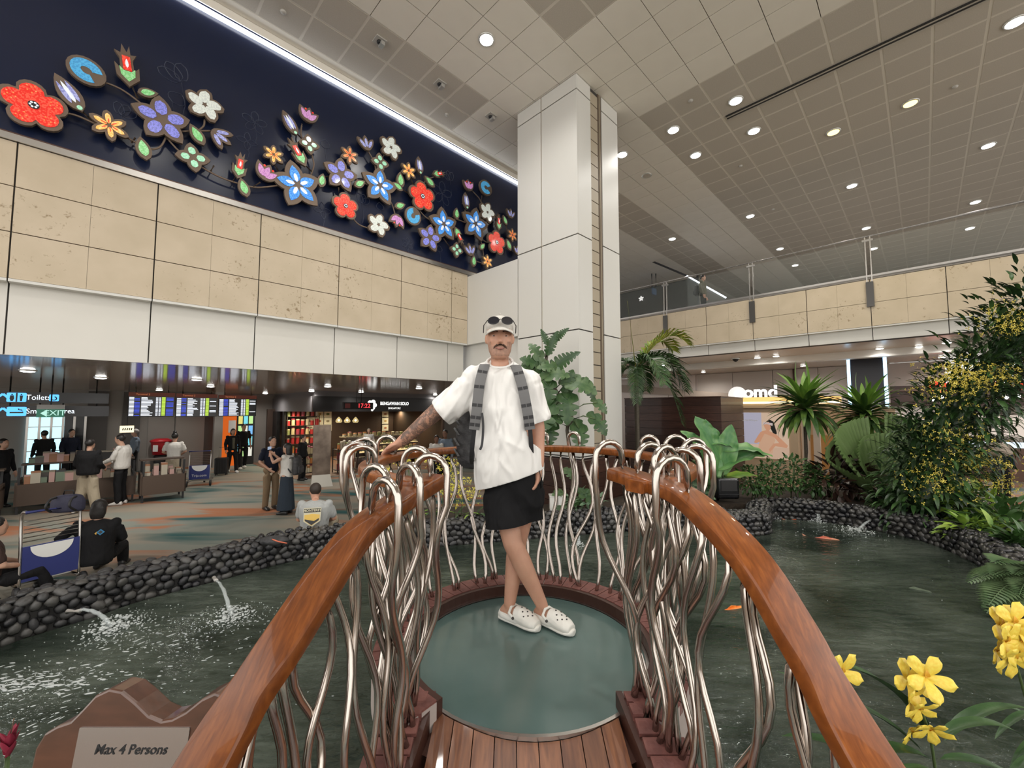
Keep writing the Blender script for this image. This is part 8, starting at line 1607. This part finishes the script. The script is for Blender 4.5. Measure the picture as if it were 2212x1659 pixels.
# ---- orchid pillar
op = thing('orchid_tower', 'leaning pillar of dark foliage covered with sprays of small yellow orchids', 'plant', Vector((at_y(2010, 1080, 7.0).x, 7.0, 0.52))); OO = Vector(op.location)
axis = [at_y(1990, 1100, 7.0), at_y(2020, 1000, 7.0), at_y(2060, 910, 7.0), at_y(2120, 820, 7.0), at_y(2185, 740, 7.0), at_y(2260, 660, 7.0)]
MB().tube([(0, 0, 0)] + [p_ - OO for p_ in spline(axis, 4)], [0.16] * (len(spline(axis, 4)) + 1), 10).build('tower_core', L_DARK, op, True)
fo = MB(); bl = MB(); rg = random.Random(77); ax = spline(axis, 6); lf_o = blade(1, 0.22, 0.9, 0.3, 1, 4, nv=2)
for i in range(5200):
    k_ = rg.randrange(len(ax) - 1); c = ax[k_].lerp(ax[k_ + 1], rg.random()) - OO; fr_ = k_ / len(ax); r_ = lerp(0.78, 0.6, fr_); a = rg.uniform(0, 6.28); b = rg.gauss(0, 0.45); rad = r_ * math.sqrt(rg.random()); o2 = Vector((math.cos(a) * rad, math.sin(a) * rad * 0.7, b * r_))
    M = orient(c + o2, o2 + Vector((rg.gauss(0, .2), -0.1, rg.gauss(0.15, .2))), Z3, rg.uniform(0.14, 0.3)); fo.mi = 0 if rg.random() < 0.7 else 1; fo.add([M @ Vector(q) for q in lf_o.v], lf_o.f)
tag(fo.build('foliage', [L_DARK, L_MID], op, True), kind='stuff')
fl5 = MB()
for i in range(3): a = i * 2.09; fl5.add([(0, 0, 0.1), (math.cos(a - .45) * .7, math.sin(a - .45) * .7, 0), (math.cos(a) * 1, math.sin(a) * 1, 0.05), (math.cos(a + .45) * .7, math.sin(a + .45) * .7, 0)], [(0, 1, 2, 3)])
def spray(mb, c, rx, ry, rz, n, s0, s1, rg):
    for i in range(n):
        p_ = Vector((rg.gauss(0, .5) * rx, rg.gauss(0, .5) * ry, rg.gauss(0, .5) * rz)); s_ = rg.uniform(s0, s1); M = Matrix.Translation(Vector(c) + p_) @ Euler((R(60) + rg.gauss(0, .6), rg.gauss(0, .6), rg.uniform(0, 6)), 'XYZ').to_matrix().to_4x4() @ Matrix.Scale(s_, 4); mb.add([M @ Vector(q) for q in fl5.v], fl5.f)
for px, py, rx, rz, n in [(2050, 800, 60, 30, 150), (2090, 820, 45, 25, 110), (2165, 810, 60, 25, 130), (2010, 840, 50, 30, 40), (2080, 855, 60, 30, 70), (2190, 700, 50, 30, 100), (2160, 680, 40, 40, 50), (2035, 930, 50, 30, 40), (2090, 940, 60, 40, 70), (2130, 1000, 60, 25, 120), (2030, 1040, 60, 40, 90), (2140, 1045, 60, 20, 80), (1990, 1020, 40, 50, 60), (2060, 1000, 90, 60, 60), (2190, 1060, 40, 60, 50), (2195, 1150, 40, 40, 40)]:
    spray(bl, at_y(px, py, 6.55) - OO, rx / FPX * 6.6, 0.25, rz / FPX * 6.6, int(n * 1.4), 0.016, 0.034, rg)
tag(bl.build('blossoms', M_YEL2, op), kind='stuff')
for i in range(26):
    k_ = rg.randrange(4, len(ax) - 1); c = ax[k_] - OO; e = c + Vector((rg.uniform(-0.9, 0.7), rg.uniform(-0.6, 0.1), rg.uniform(-0.1, 0.6))); MB().tube([c, c.lerp(e, 0.5) + Z3 * 0.12, e], 0.005, 5).build('flower_stalk', M_STEMG, op, True)
# ---- yellow orchids beyond the left railing
yo = thing('yellow_orchid_clump', 'clump of yellow orchid sprays behind the bridge railing beside the man', 'plant', Vector((at_y(970, 1110, 6.55).x, 6.75, 0.55))); OO = Vector(yo.location); bl = MB()
for px, py, rx, rz, n in [(880, 998, 30, 10, 60), (965, 1005, 30, 20, 90), (985, 1035, 40, 16, 100), (985, 1060, 40, 20, 120), (1005, 1075, 35, 20, 90), (955, 1055, 20, 14, 50), (815, 1022, 18, 12, 70), (795, 1027, 14, 6, 40), (835, 1020, 14, 10, 40), (925, 990, 20, 8, 40)]: spray(bl, at_y(px, py, 6.6) - OO, rx / FPX * 6.6, 0.15, rz / FPX * 6.6, n, 0.014, 0.03, rg)
tag(bl.build('blossoms', mat('oncidium_bright', (0.80, 0.72, 0.10), 0.5), yo), kind='stuff')
strap_m = lmesh(blade(1, 0.13, 1.1, 0.35, 1, 8), L_ORCH); strap_l = lmesh(blade(1, 0.13, 1.1, 0.35, 1, 8), L_LIME)
for i in range(26): a = rp_.uniform(0, 6.28); o = link('leaf', strap_m if i % 3 else strap_l, yo); o.matrix_local = orient((rp_.uniform(-0.9, 0.55), rp_.uniform(-0.1, 0.1), 0.02), (math.cos(a), math.sin(a) * 0.6 - 0.3, 0.9), Z3, rp_.uniform(0.25, 0.45))
for px, py in [(880, 998), (965, 1005), (985, 1035), (1000, 1070), (815, 1022), (955, 1055)]: e = at_y(px, py, 6.6) - OO; MB().tube([(e.x * 0.85, e.y, 0), (e.x * 0.92, e.y, e.z * 0.6), e], 0.006, 5).build('flower_stalk', M_STEMG, yo, True)
# small plants and pale box behind the far rail
shrub('small pale green bush on the far pond wall right of the man', 1262, 1085, 7.3, 90, 50, L_GREY, 110, 0.08, 0.16, blade(1, 0.45, 0.5, 0.2, 1, 5, nv=2))
q = at_y(1203, 1075, 7.35); t = thing('white_utility_box', 'small white box standing on the far pond wall', 'box', Vector((q.x, 7.35, 0.55))); MB().box((0, 0, 0.12), (0.26, 0.18, 0.24)).build('box_body', M_WHITE2, t); MB().box((0, -0.092, 0.12), (0.03, 0.01, 0.2)).build('box_seam', M_GREYW, t); MB().box((0, 0, 0.245), (0.28, 0.2, 0.02)).build('box_lid', M_WHITE2, t)
q = at_z(1577, 1080, 0.6); t = thing('black_speaker_box', 'glossy black rounded box on the cobble pier', 'speaker', Vector((q.x, q.y + 0.2, 0.6))); b = MB().box((0, 0, 0.2), (0.42, 0.36, 0.40)).build('box_body', mat('gloss_black', (0.008, 0.008, 0.009), 0.2), t); bv = b.modifiers.new('b', 'BEVEL'); bv.width = 0.05; bv.segments = 3; MB().box((0, -0.182, 0.1), (0.38, 0.006, 0.012)).build('seam', M_BLACK, t); MB().box((0, -0.183, 0.26), (0.3, 0.006, 0.2)).build('grille', M_SHOPB, t)
# ---- vanda orchids in the foreground
def petal_m(L_, W):
    mb = MB()
    def f(u, v):
        w = W * 0.5 * (0.18 + 0.82 * math.sin(math.pi / 2 * u ** 0.9)) * math.sqrt(max(0, 1 - u ** 7)); s_ = v * 2 - 1
        return Vector((s_ * w, L_ * u - 0.04 * s_ * s_ * u, 0.10 * L_ * math.sin(u * 2.6) - 0.08 * abs(s_) ** 2 * W + 0.02 * math.sin(9 * u + 4 * s_)))
    mb.grid(f, 9, 6); return mb
pm_ = lmesh(petal_m(1, 0.62), M_YEL); lip_m = lmesh(blade(0.5, 0.3, 1.2, 0.5, 1, 6), mat('orchid_lip', (0.7, 0.36, 0.03), 0.5))
ori = 0
def vanda(label, base, blooms, leaves, spike):
    t = thing('vanda_orchid', label, 'orchid', base); O = Vector(base)
    MB().tube([Vector((0, 0, 0))] + [Vector(p_) - O for p_ in spike], 0.0045, 6).build('flower_spike', M_STEMG, t, True)
    for (x, y, d, r_, tilt) in blooms:
        c = at_y(x, y, d) - O; n_ = Vector((tilt[0], -1, tilt[1])).normalized(); X = n_.cross(Z3).normalized() * -1; Y = n_.cross(X) * -1; f = MB().ell(c, 0.005, 6, 4).build('bloom', MATS['orchid_lip'], t, True); s_ = r_ * 1.2 / FPX * d; a0_ = rp_.uniform(-0.3, 0.3)
        for i in range(5):
            a = math.pi / 2 + a0_ + i * 2 * math.pi / 5; dr = X * math.cos(a) + Y * math.sin(a) + n_ * 0.25; o = link('petal', pm_, f); o.matrix_local = orient(c, dr, n_, s_)
        o = link('lip', lip_m, f); o.matrix_local = orient(c, n_ - Y * 0.5, Y, s_ * 0.7)
    lm_ = {}
    for (x, y, d, l, an, tw, bend) in leaves:
        k_ = round(bend, 1)
        if k_ not in lm_: lm_[k_] = lmesh(blade(1, 0.12, bend, 0.4, 1, 12), L_ORCH)
        a = R(an); o = link('leaf', lm_[k_], t); o.matrix_local = orient(at_y(x, y, d) - O, (math.cos(a), tw, math.sin(a)), Z3, l / FPX * d)
    return t
vanda('yellow vanda orchid spike with strap leaves at the lower right', at_y(2030, 1750, 1.55), [(1962, 1468, 1.5, 40, (0.1, 0.3)), (2000, 1462, 1.46, 40, (-0.2, 0.4)), (1966, 1510, 1.48, 34, (0.4, -0.2)), (1985, 1530, 1.46, 30, (0.0, -0.5)), (1968, 1575, 1.5, 32, (0.3, -0.6)), (2010, 1575, 1.48, 32, (-0.3, -0.6))], [(2010, 1600, 1.55, 330, 118, -0.1, 0.9), (2030, 1590, 1.5, 220, 25, 0.1, 1.1), (2010, 1640, 1.5, 260, 150, -0.2, 0.8), (2030, 1640, 1.5, 220, 5, 0.0, 0.9), (2010, 1660, 1.45, 220, 165, -0.3, 0.8), (2040, 1600, 1.6, 230, 40, 0.1, 1.0), (2000, 1680, 1.45, 260, 170, -0.2, 0.7), (2060, 1680, 1.5, 200, 10, 0.0, 0.8), (1990, 1620, 1.5, 230, 135, 0.1, 0.7)], [at_y(2020, 1659, 1.52), at_y(2010, 1590, 1.5), at_y(1985, 1520, 1.49), at_y(1975, 1470, 1.48)])
vanda('yellow vanda orchid spike at the right edge over the water', at_y(2260, 1750, 1.7), [(2160, 1350, 1.66, 40, (0.2, 0.3)), (2190, 1345, 1.62, 38, (-0.1, 0.4)), (2170, 1385, 1.6, 40, (0.3, 0.0)), (2150, 1405, 1.66, 36, (0.4, -0.1)), (2185, 1420, 1.6, 38, (0.0, -0.4)), (2205, 1385, 1.6, 40, (-0.3, 0))], [(2240, 1540, 1.7, 130, 170, -0.2, 0.9), (2240, 1590, 1.65, 130, 195, -0.3, 0.6), (2230, 1630, 1.6, 120, 185, -0.3, 0.8), (2240, 1560, 1.75, 120, 140, 0.1, 1.0)], [at_y(2230, 1560, 1.7), at_y(2205, 1470, 1.66), at_y(2185, 1400, 1.64), at_y(2175, 1350, 1.64)])
vanda('single yellow orchid bloom beside the right handrail', at_y(1850, 1750, 1.45), [(1816, 1452, 1.42, 40, (0.3, 0.1))], [(1900, 1620, 1.45, 300, 125, -0.1, 0.6), (1890, 1660, 1.42, 260, 140, -0.2, 0.5)], [at_y(1850, 1659, 1.45), at_y(1835, 1540, 1.43), at_y(1818, 1460, 1.42)])
# pink ginger bud at the lower left corner
gb = at_y(18, 1610, 1.35); t = thing('pink_ginger_flower', 'dark pink ginger flower tip in the lower left corner', 'flower', gb - Z3 * 0.3); gm_ = lmesh(blade(1, 0.4, -0.5, 0.5, 1, 6), mat('ginger_pink', (0.30, 0.03, 0.06), 0.45))
for i in range(9): a = i * 2.4; o = link('petal', gm_, t); o.matrix_local = orient((0, 0, 0.26 + 0.006 * i), (math.cos(a) * 0.6, math.sin(a) * 0.6, 0.8), Z3, 0.06)
MB().tube([(0, 0, -0.5), (0, 0, 0.27)], 0.006, 6).build('stalk', M_STEMG, t, True); MB().tube([(0, 0, 0.3), (0.012, 0, 0.38)], 0.002, 5).build('stamen', M_BRZ, t)
bpy.data.scenes.remove(SCR)
